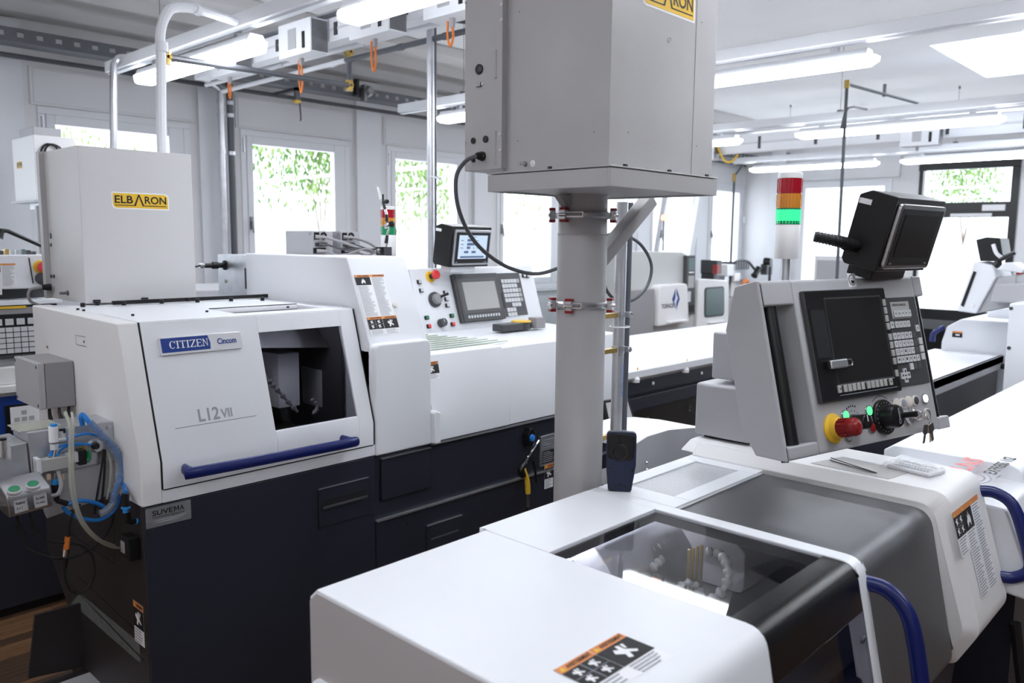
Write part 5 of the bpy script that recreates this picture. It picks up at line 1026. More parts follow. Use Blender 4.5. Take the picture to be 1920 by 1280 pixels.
MB().box(1.05, 1.72, 2.54, 2.56, 1.462, 1.474, 'addedglow').build('added_light_strip', LM)  # assumed light strip, put in to brighten the interior behind the tinted glass
# tall rear housing and projecting box
XR = 1.785; zt_ = 1.684
MB().prism([(2.535, zt_), (2.40, 1.37), (2.40, ZB+.02), (3.0, ZB+.02), (3.0, 1.49), (3.28, 1.49), (3.28, zt_)], 'a', XR, 2.06, 'white').build('tall_housing', LM, bevel=.006, seg=3)
MB().prism(fillet([(XR+.0, ZB-.004), (2.053, ZB-.004), (2.053, 1.372), (XR+.0, 1.372)], [0, .01, .03, .03], 4), 'b', YF-.005, 2.5, 'white').build('projecting_cover', LM, bevel=.008, seg=3)
MB().prism([(2.049, ZB+.12), (2.056, ZB+.13), (2.080, ZB+.12), (2.080, ZB+.0), (2.049, ZB)], 'b', YF-.03, YF+.01, 'white').build('stop_lug', LM, bevel=.004)
# sloping front plane of the tall housing for stickers
nT = Vector((0, -(zt_-1.37), .135)).normalized(); uT = Vector((0, .135, zt_-1.37)).normalized()
def tallpt(px, py): d = ray(px, py); P0 = Vector((0, 2.40, 1.37)); t = (P0-Vector((0, 0, EYE))).dot(nT)/d.dot(nT); return Vector((0, 0, EYE))+d*t
q = tallpt(663, 516); wcol = (tallpt(719, 515).x-q.x)/2; Ft = Fr(q+nT*.001, (1, 0, 0), -nT, uT)
h1 = (tallpt(665, 594)-q).length; warn(Ft, (wcol, wcol), (.0095, .031), (h1-.0405, h1-.0405+.031-.031), LM, ('flame', 'text'))
Ft2 = Fr(Ft.p(.006, 0, -h1), Ft.d, Ft.b, Ft.u); warn(Ft2, (wcol, wcol), (.010, .038), (.022, .022), LM, ('four', 'hand'))
q = tallpt(740, 572); MB().lathe(q, nT, [(0, .011), (.004, .011), (.005, .009)], 'bone', 20).build('plug_cap', LM)
# electrical panel at the back left of the tall housing
Yb = 3.30; MB().box(1.80, 2.0, 3.281, 3.56, 1.40, 1.675, 'galv').build('switch_cabinet', LM, bevel=.002)
q = at(422, 497, x=1.80); MB().lathe(q, (-1, 0, 0), [(0, .022), (.006, .022), (.01, .012), (.03, .012), (.035, .016), (.06, .016), (.065, .011), (.10, .011)], 'black', 16).lathe(q+Vector((-.10, 0, 0)), (-1, 0, 0), [(0, .012), (.02, .012)], 'chrome', 14).build('round_connector', LM)
q2 = q+Vector((-.12, 0, 0)); MB().tube([q2, q2+Vector((-.03, 0, -.01)), q2+Vector((-.045, .01, -.05))], .005, 'darkgrey', 8, 5).build('connector_cable', LM)
MB().box(1.795, 1.80, 3.27, 3.275, 1.52, 1.62, 'black').cyl((1.79, 3.285, 1.53), (1.79, 3.285, 1.62), .008, 'darkgrey').build('hinge', LM)
q = at(423, 527, x=1.80); MB().lathe(q, (-1, 0, 0), [(0, .008), (.003, .008), (.005, .004)], 'bone', 14).build('lock', LM)
# right lower cover with ventilation slots
cp = [(YF, ZB), (YF, 1.086), (2.425, 1.30), (2.95, 1.315), (2.95, ZB)]
MB().prism(cp[::-1], 'a', 2.06, 2.50, 'white').build('right_cover', LM, bevel=.004); MB().prism([(y+(.004 if y < 2.9 else 0), z-(.008 if z > 1.2 else 0)) for y, z in cp][::-1], 'a', 2.503, 3.35, 'white').build('right_cover', LM, bevel=.004)
for k in range(9): y = 2.50+k*.045; MB().box(2.10, 2.62-.02*k, y, y+.014, 1.3025+(y-2.425)*.0286-.001, 1.3045+(y-2.425)*.0286, 'ventgreen').build('vent_slot', LM)
mb = MB()
q = at(812, 679, y=YF+.045); nC = Vector((0, -(1.30-1.086), .053)).normalized(); uC = Vector((0, .053, .214)).normalized()
Fc = Fr((at(812, 679, y=2.41).x+.0, 2.408, at(812, 679, y=2.408).z), (1, 0, 0), -nC, uC); Fc.O = Vector((2.054, YF+(at(812, 679, y=2.40).z-1.086)*.248-.001, at(812, 679, y=2.40).z))
warn(Fc, (.075,), (.012, .036), (.022,), LM, ('hand',))
qn = at(1018, 818, y=YF); MB().box(qn.x-.01, qn.x+.10, YF+.003, YF+.012, qn.z-.14, qn.z-.0+.0, 'galv').build('rating_plate', LM, bevel=.001)
Fq = Fr((qn.x, YF+.003, qn.z-.13), (1, 0, 0), (0, 1, 0), (0, 0, 1)); MB().rect(.0, 0, .09, .06, 'ink', Fq, 1).lines(.004, .004, .086, .056, 6, 'inkfaint', Fq, 2, .3, .4).lines(.004, .07, .086, .115, 4, 'inkgrey', Fq, 1, .3, .3).build('rating_print', LM, smooth=False)
Fq = Fr((at(1022, 875, y=YF).x, YF+.003, at(1022, 872, y=YF).z), (1, 0, 0), (0, 1, 0), (0, 0, 1)); warn(Fq, (.06,), (.018, .05), (.045,), LM, ('hand',))
# air gun hanging on the dark panel
qh = at(996, 822, y=YF-.02); t = thing('air_gun', 'black air blow gun with yellow grip hanging on the dark panel left of the column', 'air gun', qh)
MB().prism(fillet([(-.02, -.035), (.02, -.035), (.022, .02), (.008, .045), (-.008, .045), (-.022, .02)], .008), 'b', -.004, .03, 'black', Fr(qh+Vector((0, 0, 0)))).build('holder', t, bevel=.002)
MB().lathe(qh+Vector((0, -.004, .004)), (0, -1, 0), [(0, .016), (.006, .015), (.008, .011)], 'hoseblue', 18).build('blue_button', t)
pg = lambda px, py, o=.03: at(px, py, y=YF-o)
MB().tube([pg(1011, 826), pg(1003, 838), pg(990, 858)], [.005, .006, .008], 'chrome', 10, 4).build('nozzle', t)
MB().tube([pg(997, 848), pg(985, 868), pg(977, 880), pg(981, 892)], [.010, .014, .016, .014], 'black', 12, 4).build('gun_body', t)
MB().tube([pg(981, 878), pg(988, 900), pg(990, 925)], [.011, .012, .011], 'yellow', 12, 4).build('grip', t); MB().tube([pg(1000, 862), pg(1003, 880), pg(1006, 905)], [.008, .006, .003], 'black', 10, 4).build('trigger', t)
MB().cyl(pg(990, 925), pg(990, 950), .008, 'darksteel', 12).build('hose_tail', t)
MB().tube([pg(990, 948), pg(990, 1000), pg(975, 1100, .06), (2.5, 2.30, .02)], .006, 'rubber', 8, 5).build('air_hose', t)
# filter box on the left machine
yb2 = 3.165; zq = 1.508
e0 = at(158, 556, y=yb2); e1 = at(368, 555, y=yb2); et = at(147, 272, y=yb2); xb0, xb1 = (e0.x+et.x)/2, at(363, 420, y=yb2).x
yb3 = at(98, 560, x=xb0).y
t = thing('oil_mist_filter', 'pale grey filter box with yellow label standing on the left machine', 'filter unit', (xb0, yb2, zq))
MB().box(xb0, xb1, yb2, yb3, zq, et.z, 'boxwhite').build('casing', t, bevel=.002)
ya3 = yb3
MB().box(xb0-.012, xb0+.03, yb3+.0, at(82, 450, x=xb0-.012).y, zq+.01, at(84, 338, x=xb0-.012).z, 'warmwhite').box(xb0-.02, xb0-.0, yb3-.004, yb3+.03, zq, et.z, 'elb').build('side_cabinet', t, bevel=.0015)
elbaron(Fr((at(210, 390, y=yb2).x, yb2, at(212, 391, y=yb2).z), (1, 0, 0), (0, 1, 0), (0, 0, 1)), at(317, 380, y=yb2).x-at(210, 380, y=yb2).x, at(210, 358, y=yb2).z-at(212, 390, y=yb2).z, t)
xf = xb0-.012
for px, py, r in ((95, 442, .011), (96, 459, .007), (97, 518, .007), (102, 518, .007)): q = at(px, py, x=xf); MB().lathe(q, (-1, 0, 0), [(0, r), (.004, r)], 'black', 14).build('blind_plug', t)
q = at(95, 538, x=xf); MB().lathe(q, (-1, 0, 0), [(0, .014), (.02, .012), (.03, .009)], 'black', 10).build('cable_gland', t); MB().tube([q+Vector((-.03, 0, 0)), q+Vector((-.07, .01, -.01)), q+Vector((-.07, .02, -.05)), q+Vector((-.03, .02, -.075))], .006, 'grey', 8, 5).build('cable', t)
q = at(128, 549, x=xb0); MB().cyl(q, q+Vector((-.03, 0, 0)), .005, 'darksteel', 10).lathe(q, (-1, 0, 0), [(0, .01), (.004, .01)], 'darksteel', 8).build('earth_stud', t)
for px in (181, 271): q = at(px, 562, y=yb2); MB().box(q.x-.012, q.x+.012, yb2-.006, yb2, zq, zq+.012, 'black').build('rubber_foot', t)
# ================================================================== PENDANT OF THE SECOND MACHINE
OQ = at(794, 630, D=3.9); QF = yawfr(OQ, .05, .30)
QD = thing('control_pendant', 'wide white control pendant with grey screen right of the left machine', 'control panel', OQ)
ql = lambda px, py: pl(px, py, QF)
wq = ql(1020, 606)[0]; hq_ = .335
MB().prism(fillet([(0, 0), (.10, .03), (.12, hq_-.05), (.07, hq_), (0, hq_)], [.01, .02, .02, .02, .01], 3), 'a', 0, wq, 'white', QF).build('housing', QD, bevel=.012, seg=3)
a0, c1 = ql(842, 516); a1, _ = ql(926, 515); c0 = ql(866, 606)[1]
sb = MB().box(a0, a1, -.022, 0, c0, c1, 'darkgrey', QF).build('screen_bezel', QD, bevel=.003)
MB().box(a0+.008, a0+.02, -.0225, -.022, c0, c1, 'black', QF).box(a0+.03, a1-.02, -.0225, -.022, c0+.045, c1-.025, 'keydark', QF).build('bezel_face', sb)
MB().box(a0+.055, a1-.035, -.0235, -.0224, c0+.06, c1-.045, 'keygrey', QF).build('display', sb)
for i in range(12): a = a0+.05+i*(a1-a0-.09)/12; MB().box(a, a+.012, -.025, -.022, c0+.018, c0+.032, 'key', QF).build('soft_key', sb)
k0 = a1+.004; k1 = ql(970, 515)[0]+.012; kp = MB().box(k0, k1, -.004, 0, c0+.012, c1, 'darkgrey', QF).build('keypad', QD)
MB().box(k0+.004, k0+.02, -.016, -.004, c0+.06, c0+.14, 'black', QF).build('card_slot', kp)
kw = (k1-k0-.05)/6; khh = (c1-c0)/9.5
for r in range(8):
    for c in range(6):
        if (r, c) in ((5, 0), (5, 1), (6, 3), (6, 4), (6, 5), (7, 3), (7, 4), (7, 5), (5, 5), (1, 5)): continue
        a = k0+.035+c*kw; cc = c1-.035-r*khh; MB().box(a, a+kw*.86, -.008, -.004, cc-khh*.8, cc, 'key' if c < 5 or r > 4 else 'keygrey', QF).build('key', kp)
def q_es(px, py, F, r, parent, big=True):
    a, c = pl(px, py, F); q = F.p(a, 0, c); n = -F.b
    o = MB().lathe(q, n, [(0, r*1.25), (.004, r*1.25), (.006, r), (.010, r)], 'yellow', 24).build('emergency_stop', parent); o['label'] = 'red mushroom stop on a yellow ring'
    MB().lathe(q, n, [(.008, r*.62), (.035, r*.62)], 'black', 20).lathe(q, n, [(.035, r*.8), (.038, r), (.050, r), (.056, r*.8)], 'redbright', 24).build('mushroom_cap', o)
q_es(806, 519, QF, .023, QD)
a, c = ql(814, 562); q = QF.p(a, 0, c); o = MB().lathe(q, -QF.b, [(0, .038), (.012, .038), (.014, .034)], 'darkgrey', 28).lathe(q, -QF.b, [(.012, .026), (.035, .024), (.037, .02)], 'grey', 24).build('handwheel', QD)
cq = q-QF.b*.035+QF.d*.012+QF.u*.006; MB().cyl(cq, cq-QF.b*.03+QF.d*.03+QF.u*.008, .007, 'black', 12).build('crank_knob', o)
a, c = ql(826, 606); q = QF.p(a, 0, c); o = MB().lathe(q, -QF.b, [(0, .022), (.03, .020)], 'darkgrey', 24).build('rotary_knob', QD); MB().tube([q-QF.b*.0305, q-QF.b*.0305+QF.u*.016], .0012, 'paperwhite', 6).build('pointer', o)
for px, py, m in ((785, 529, 'key'), (789, 545, 'key'), (834, 549, 'key'), (836, 561, 'key'), (838, 573, 'key'), (799, 596, 'greenbtn'), (803, 612, 'redbright'), (846, 592, 'greenbtn'), (848, 608, 'redbright'), (981, 517, 'key'), (988, 518, 'key')):
    a, c = ql(px, py); o = MB().box(a-.012, a+.010, -.010, 0, c-.010, c+.010, 'black', QF).build('square_button', QD, bevel=.001); MB().box(a-.008, a+.010, -.0125, -.010, c-.007, c+.009, m, QF).build('cap', o)
MB().hexa([(2.75, 3.05, 1.316), (2.95, 3.05, 1.316), (2.95, 3.25, 1.316), (2.75, 3.25, 1.316), (2.78, 3.1, 1.45), (2.92, 3.1, 1.45), (2.92, 3.22, 1.45), (2.78, 3.22, 1.45)], 'white').build('support_arm', QD, bevel=.005)
OM2 = at(841, 501, D=3.93); mt2, F12 = monitor(OM2, math.radians(5), math.radians(-7.5), .292, .11, .197, 'black touch monitor with lit blue grey screen on the white pendant', lit=True)
MB().box(.04, .22, .02, .09, -.03, .0, 'white', F12).build('foot', mt2, bevel=.003)
# tower lamp, magnetic stand, power supplies on the tall housing
q = at(728, 476, D=3.95); tp = at(729, 387, D=3.95); tower(q, .034, tp.z-q.z, 'signal tower with unlit lenses behind the black magnetic stand on the left machine', False, .02)
ms = thing('magnetic_stand', 'black magnetic base with chrome jointed arm standing on the tall white housing', 'dial stand', at(725, 480, y=2.72))
pm = lambda px, py: at(px, py, y=2.72)
b0 = pm(719, 480); b1 = pm(735, 480); hb2 = pm(719, 463).z
MB().box(b0.x, b1.x, 2.72, 2.77, zt_+.0, hb2, 'black').box(b0.x+.002, b1.x-.002, 2.718, 2.72, zt_+.002, hb2-.002, 'darkgrey').build('magnet_base', ms, bevel=.001)
MB().lathe((b0.x, 2.745, (zt_+hb2)/2), (-1, -.2, .15), [(0, .011), (.008, .011), (.018, .004)], 'darksteel', 10).build('lever', ms)
c0_ = pm(724, 463); j1 = pm(731, 420); j2 = pm(724, 400); j3 = pm(718, 378)
MB().tube([c0_, pm(725, 455)], .004, 'chrome', 8).tube([pm(724, 456), pm(726, 441)], [.008, .006], 'black', 10).tube([pm(726, 441), j1], .004, 'chrome', 8).build('lower_arm', ms)
MB().tube([j1, pm(725, 416)], .005, 'chrome', 8).tube([pm(725, 415), pm(725, 402)], [.007, .006], 'black', 10).tube([pm(725, 402), pm(722, 392)], .005, 'chrome', 8).build('upper_arm', ms)
v1 = Vector((j1.x, 2.715, j1.z)); MB().lathe(v1, (0, -1, 0), [(0, .013), (.012, .013), (.014, .009)], 'black', 7).cyl(pm(722, 425), j1, .009, 'chrome', 12).build('clamp_knob', ms)
MB().lathe(j3+Vector((0, -.01, 0)), (0, -1, 0), [(0, .009), (.02, .009)], 'black', 10).tube([pm(722, 392), j3], .006, 'darkgrey', 8).tube([j3, pm(718, 364)], .004, 'black', 8).build('fine_joint', ms)
MB().prism([(pm(712, 374).x, pm(712, 374).z), (pm(716, 372).x, pm(716, 372).z), (pm(709, 350).x, pm(709, 350).z), (pm(706, 352).x, pm(706, 352).z)], 'b', 2.718, 2.722, 'paperwhite').build('blade', ms)
for i, (xx0, lab) in enumerate(((1.911, 'left of two white power supply boxes with grey plugs on the tall housing'), (2.05, 'right of two white power supply boxes with grey plugs, before the magnetic stand'))):
    t = thing('power_supply', lab, 'power supply', (xx0, 2.95, zt_), 'power supplies on the tall housing')
    MB().box(xx0, xx0+.098, 2.95, 3.16, zt_, 1.782, 'lightgrey').build('casing', t, bevel=.001)
    F = Fr((xx0, 2.95, zt_), (1, 0, 0), (0, 1, 0), (0, 0, 1)); MB().box(.006, .030, -.003, 0, .062, .092, 'black', F).box(.010, .068, -.004, 0, .034, .050, 'darkgrey', F).box(.0, .06, -.004, 0, .006, .028, 'black', F).build('sockets', t)
    MB().torus(F.p(.052, -.002, .078), (0, 1, 0), .012, .004, 'black', 18).build('fan_ring', t)
    MB().box(-.0005, 0, .01, .03, .08, .09, 'inkgrey', F).build('label', t)
    for (a, c, r, ex, m) in ((.015, .074, .008, 0, 'grey'), (.03, .042, .006, 1, 'darkgrey'), (.02, .016, .008, 2, 'grey')):
        P = [F.p(a, -.004, c), F.p(a+.03, -.02, c-.002), F.p(a+.10, -.03, c-.02), F.p(a+.2-.05*i, -.04-.01*ex, .025), F.p(a+.28-.09*i, -.03, .006)]
        MB().tube([F.p(a-.008, -.008, c), F.p(a+.032, -.02, c-.002)], [r, r*.8], m, 8).build('plug', t); MB().tube(P, .0042 if ex else .006, m, 8, 6).build('cable', t)
# yellow handled tool lying behind the lower cover
t = thing('hand_tool', 'yellow and black hand tool lying on the cover below the white pendant', 'tool', at(950, 640, y=2.9))
ph_ = lambda px, py: at(px, py, y=2.75)
MB().tube([ph_(906, 634), ph_(955, 637)], .012, 'yellow', 10).build('handle', t); MB().box(ph_(936, 640).x, ph_(975, 640).x, 2.73, 2.80, 1.31, 1.345, 'darkgrey').build('body', t, bevel=.005)
MB().lathe((ph_(985, 640).x, 2.78, 1.31), (0, 0, 1), [(0, .05), (.03, .05), (.035, .045)], 'darkgrey', 24).lathe((ph_(985, 640).x, 2.78, 1.345), (0, 0, 1), [(0, .052), (.006, .05)], 'yellow', 24).build('reel', t); MB().box(ph_(998, 640).x, ph_(1014, 640).x, 2.72, 2.78, 1.31, 1.365, 'grey').build('clip', t, bevel=.003)
# ================================================================== LEFT SIDE: JUNCTION BOX, PNEUMATICS, BUTTON BOX
xj = .852; yj = 2.868; zj0, zj1 = 1.195, 1.345; yj1 = at(39, 661, x=xj).y
t = thing('junction_box', 'grey junction box with cables below on the left end of the left machine', 'junction box', (xj, yj, zj0))
MB().box(xj, .938, yj, yj1, zj0, zj1, 'grey').build('body', t, bevel=.003); MB().box(xj-.022, xj-.001, yj, yj1, zj0, zj1, 'lightgrey').build('lid', t, bevel=.003)
for y in (yj+.012, yj1-.012):
    for z in (zj0+.012, zj1-.012): MB().cyl((xj-.023, y, z), (xj-.019, y, z), .006, 'darkgrey', 12).build('screw', t)
for k in range(7):
    x = xj+.015+k*.010; y = yj+.03+(k % 3)*.03; m = ['rubber', 'keygrey', 'rubber', 'darkgrey'][k % 4]
    MB().tube([(x, y, zj0), (x-.004, y-.01, zj0-.03), (x-.012+.004*k, y-.04, zj0-.09), (x-.02, y-.06, zj0-.2)], .0045, m, 8, 5).build('cable', t)
sq = Fr((XL-.0015, 0, 0), (0, -1, 0), (1, 0, 0), (0, 0, 1)); mb = MB()
for (p0, p1) in (((145, 628), (164, 631)), ((145, 628), (146, 645)), ((146, 645), (165, 649))): mb.poly(sline(sxp(*p0), sxp(*p1), .002, 'inkgrey'), 'inkgrey', sq, 1)
mb.build('flush_latch', LM, smooth=False)
a_, c_ = sxp(161, 640); MB().disc(a_, c_, .004, 'ink', sq, 2, 10).build('hole', LM, smooth=False)
a_, c_ = sxp(92, 650); MB().disc(a_, c_, .005, 'ink', sq, 2, 10).build('hole', LM, smooth=False)
PB = thing('pneumatic_unit', 'metal pneumatic bracket box with blue hoses on the left end of the left machine', 'pneumatic unit', (.82, 2.6, 1.05))
yp = 2.56
MB().prism([(.705, 1.195), (.94, 1.192), (.94, 1.07), (.712, 1.055)], 'b', yp, yp+.14, 'galv').build('bracket_box', PB, bevel=.003)
MB().prism([(.712, 1.055), (.94, 1.075), (.94, .975), (.90, .955), (.745, .93)], 'b', yp+.008, yp+.02, 'lightgrey').build('lower_plate', PB, bevel=.002)
MB().prism([(.69, 1.199), (.80, 1.199), (.80, 1.196), (.69, 1.196)], 'b', yp+.02, yp+.13, 'clearhose').build('clear_lid', PB)
MB().prism([(.52, 1.10), (.60, 1.16), (.705, 1.165), (.712, 1.0), (.70, .99), (.52, .99)], 'b', yp+.01, yp+.17, 'galv').build('chute', PB, bevel=.003); 
MB().prism([(.56, 1.17), (.66, 1.17), (.66, 1.125)], 'b', yp-.004, yp+.01, 'paper').build('clear_window', PB); q = at(6, 838, y=yp); MB().cyl((q.x, yp-.0, q.z-.03), (q.x, yp-.0, q.z+.02), .009, 'steel', 12).cyl((q.x, yp, q.z+.02), (q.x, yp, q.z+.026), .010, 'black', 12).build('bolt_cap', PB)
pv = lambda px, py, o=.0: at(px, py, y=yp-o)
q = pv(203, 801); MB().lathe(q, (0, -1, 0), [(0, .0075), (.003, .007), (.004, .004)], 'steel', 14).build('screw', PB)
# valve block
v0 = pv(68, 862, .04); v1_ = pv(128, 855, .04); zv1 = pv(100, 860, .04).z; 
dv = Vector((v1_.x-v0.x, 0, pv(128, 857, .04).z-pv(68, 868, .04).z)).normalized(); VF = Fr(pv(70, 888, .04), dv, (0, 1, 0), Vector((-dv.z, 0, dv.x)))
vl = (v1_-v0).length
MB().box(0, vl, 0, .035, 0, .036, 'keygrey', VF).box(.0, .012, -.004, .035, -.004, .042, 'key', VF).build('valve_block', PB, bevel=.002)
MB().box(vl, vl+.030, .004, .032, .010, .040, 'key', VF).box(vl+.028, vl+.05, .0, .032, .0, .044, 'black', VF).build('valve_coil', PB, bevel=.002)
MB().cyl(pv(155, 861, .03), pv(160, 861, .03), .006, 'chrome', 12).tube([pv(158, 863, .025), pv(165, 860, .02), pv(165, 845, .02)], .009, 'lensgreen', 10, 4).cyl(pv(158, 843, .02), pv(157, 828, .02), .006, 'brass', 10).build('green_elbow', PB)
for px in (95, 108): q = pv(px, 862, .025); MB().cyl(q, q+Vector((0, 0, .012)), .007, 'steel', 12).cyl(q+Vector((0, 0, .012)), q+Vector((0, 0, .018)), .0065, 'fitblue', 12).build('hose_fitting', PB)
MB().cyl(pv(101, 858, .03), pv(104, 838, .03), .004, 'chrome', 10).build('spindle', PB)
for px in (91, 117): q = pv(px, 888, .03); MB().cyl(q, q-Vector((0, 0, .018)), .006, 'tan', 12).build('silencer', PB)
MB().cyl(pv(104, 886, .03), pv(104, 898, .03), .006, 'chrome', 12).cyl(pv(104, 898, .03), pv(103, 908, .03), .0095, 'fitblue', 14).cyl(pv(103, 908, .03), pv(105, 925, .03), .0105, 'black', 14).cyl(pv(105, 925, .03), pv(107, 938, .03), .008, 'black', 14).cyl(pv(107, 938, .03), pv(126, 944, .03), .008, 'black', 12).build('push_in_fitting', PB)
# flow regulators
MB().lathe(pv(102, 842, .03), (0, 0, 1), [(0, .011), (.016, .011)], 'key', 18).lathe(pv(101, 828, .03), (0, 0, 1), [(0, .0125), (.045, .0125)], 'paperwhite', 18).build('regulator_body', PB); MB().lathe(pv(101, 802, .03), (0, 0, 1), [(0, .008), (.004, .0095), (.012, .009)], 'fitblue', 14).build('blue_knob', PB)
MB().lathe(pv(117, 826, .025), (0, 0, 1), [(0, .009), (.03, .009)], 'key', 16).lathe(pv(117, 811, .025), (0, 0, 1), [(0, .009), (.012, .009)], 'black', 16).tube([pv(103, 826, .03), pv(122, 823, .03)], .006, 'key', 10).build('second_regulator', PB)
MB().lathe(pv(178, 835, .0), (0, -1, 0), [(0, .020), (.01, .020), (.012, .014), (.03, .013)], 'steel', 18).lathe(pv(178, 835, .03), (0, -1, 0), [(0, .012), (.014, .009)], 'black', 12).build('cable_socket', PB)
def hose(pts, r, m, lab, nm='air_hose', cat='hose', seg=8): return tag(MB().tube(pts, r, m, seg, 7).build(nm), lab, cat)
hose([pv(95, 858, .025), pv(100, 843, .03), pv(125, 833, .035), pv(155, 831, .03), pv(182, 835, .03)], .0032, 'hoseblue', 'thin blue hose arching from left fitting on the valve block')
hose([pv(108, 858, .025), pv(113, 845, .03), pv(128, 836, .035), pv(160, 833, .03), pv(186, 838, .03)], .0032, 'hoseblue', 'thin blue hose arching from right fitting on the valve block')
hose([pv(125, 823, .03), pv(145, 816, .035), pv(165, 813, .035), pv(188, 818, .04)], .0040, 'hoseblue', 'blue hose from the small regulator to the wrapped bundle')
hose([pv(126, 945, .03), pv(150, 938, .035), pv(180, 943, .03), pv(200, 953, .03)], .0062, 'hoseblue', 'thick blue hose from the black fitting under the valve block')
hose([pv(118, 950, .02), pv(130, 962, .02), pv(160, 973, .02), pv(190, 973, .02), pv(215, 955, .02), pv(228, 920, .02), pv(231, 880, .02)], .0060, 'hoseblue', 'long blue hose sagging below the bracket up to the wrapped bundle')
bun = [pv(156, 778, .02), pv(168, 792, .04), pv(190, 815, .05), pv(212, 838, .05), pv(228, 868, .05), pv(226, 895, .05), pv(216, 922, .05), pv(212, 945, .05)]
t = thing('hose_bundle', 'bundle of hoses wrapped in clear spiral sleeve curving down beside the white hood', 'hose bundle', bun[0])
MB().tube([pv(155, 797, .02), pv(152, 782, .02)]+bun, .0075, 'hoseblue', 10, 7).build('blue_hose', t)
sp_ = smoothpath(bun[1:], 10)
for k, (p, q) in enumerate(zip(sp_[::2], sp_[2::2])):
    ax = (q-p).normalized(); MB().lathe(p, ax, [(0, .0125), ((q-p).length*.9, .0112)], 'spiral', 14).build('sleeve_turn', t)
MB().tube([pv(187, 963, .05), pv(200, 957, .05), pv(214, 942, .05)], .012, 'spiral', 10, 4).build('sleeve_end', t)
t = thing('hose_coupling', 'black and blue push-in coupling hanging at the lower corner of the white hood', 'coupling', pv(235, 930, .0))
pc = lambda px, py: at(px, py, y=2.42)
MB().tube([pv(231, 880, .02), pv(232, 905, .05), pc(235, 922)], .006, 'hoseblue', 10, 4).build('blue_hose', t)
MB().cyl(pc(235, 925), pc(235, 948), .011, 'black', 14).cyl(pc(235, 948), pc(236, 966), .008, 'fitblue', 14).cyl(pc(236, 950), pc(236, 953), .013, 'fitblue', 14).cyl(pc(236, 960), pc(238, 975), .012, 'black', 14).tube([pc(238, 974), pc(244, 978), pc(262, 976)], .0085, 'black', 12).cyl(pc(254, 977), pc(257, 977), .010, 'fitblue', 12).cyl(pc(257, 977), pc(266, 974), .009, 'chrome', 6).build('fittings', t)
hose([pv(122, 772, .03), pv(131, 800, .06), pv(131, 860, .07), pv(134, 920, .07), pv(150, 975, .06), pv(180, 1010, .03), pv(215, 1026, .0), pv(244, 1025, -.02)], .0048, 'clearhose', 'clear yellowish hose hanging in front and ending at the small black box')
hose([pv(135, 772, .03), pv(137, 800, .06), pv(136, 860, .07), pv(139, 920, .07), pv(155, 975, .05), pv(183, 1008, .03), pv(215, 1023, .0)], .0042, 'clearhose', 'second clear hose running beside the first clear hose')
t = thing('terminal_box', 'small black box with grey tab on the dark base where the clear hose ends', 'connector', at(254, 1022, x=XL)); q = at(254, 1022, x=XL)
MB().box(XL-.03, XL, q.y-.03, q.y+.03, q.z-.036, q.z+.036, 'black').box(XL-.034, XL-.03, q.y+.0, q.y+.026, q.z-.018, q.z+.018, 'grey').build('body', t, bevel=.006)
for P, l, r in ((((195, 842), (190, 880), (182, 930), (176, 965)), 'black cable dropping behind the wrapped bundle, left', .0035), (((197, 842), (196, 880), (192, 930), (186, 968)), 'black cable dropping behind the wrapped bundle, right', .0035), (((212, 945), (208, 980), (190, 1010), (160, 1035), (125, 1046), (90, 1043), (50, 1025), (30, 985)), 'black cable swinging in a wide loop below the button box', .0042)):
    hose([pv(px, py, .02) for px, py in P], r, 'rubber', l, 'black_cable', 'cable')
hose([pv(200, 842, .02), pv(208, 870, .03), pv(206, 910, .03), pv(200, 935, .02)], .004, 'clearhose', 'pale olive hose curving between the black cables and the bundle')
# M12 connector and its loop
t = thing('sensor_connector', 'orange and black sensor connector hanging below the bracket', 'connector', pv(125, 1020, .03))
MB().cyl(pv(129, 985, .03), pv(128, 1006, .03), .004, 'rubber', 10).cyl(pv(127, 1006, .03), pv(124, 1029, .03), .008, 'orange', 14).cyl(pv(124, 1029, .03), pv(123, 1042, .03), .0095, 'chrome', 16).cyl(pv(123, 1046, .03), pv(121, 1066, .03), [.0085][0], 'black', 14, .006).build('body', t)
MB().tube([pv(121, 1066, .03), pv(124, 1092, .03), pv(135, 1109, .03), pv(150, 1111, .03), pv(168, 1098, .03), pv(177, 1070, .03), pv(172, 1040, .03), pv(150, 1022, .03), pv(115, 1017, .03), pv(80, 1012, .03), pv(62, 992, .03), pv(60, 965, .03)], .0036, 'rubber', 8, 7).build('cable', t)
MB().tube([pv(129, 985, .03), pv(135, 965, .03), pv(150, 945, .02)], .0036, 'rubber', 8, 4).build('lead', t)
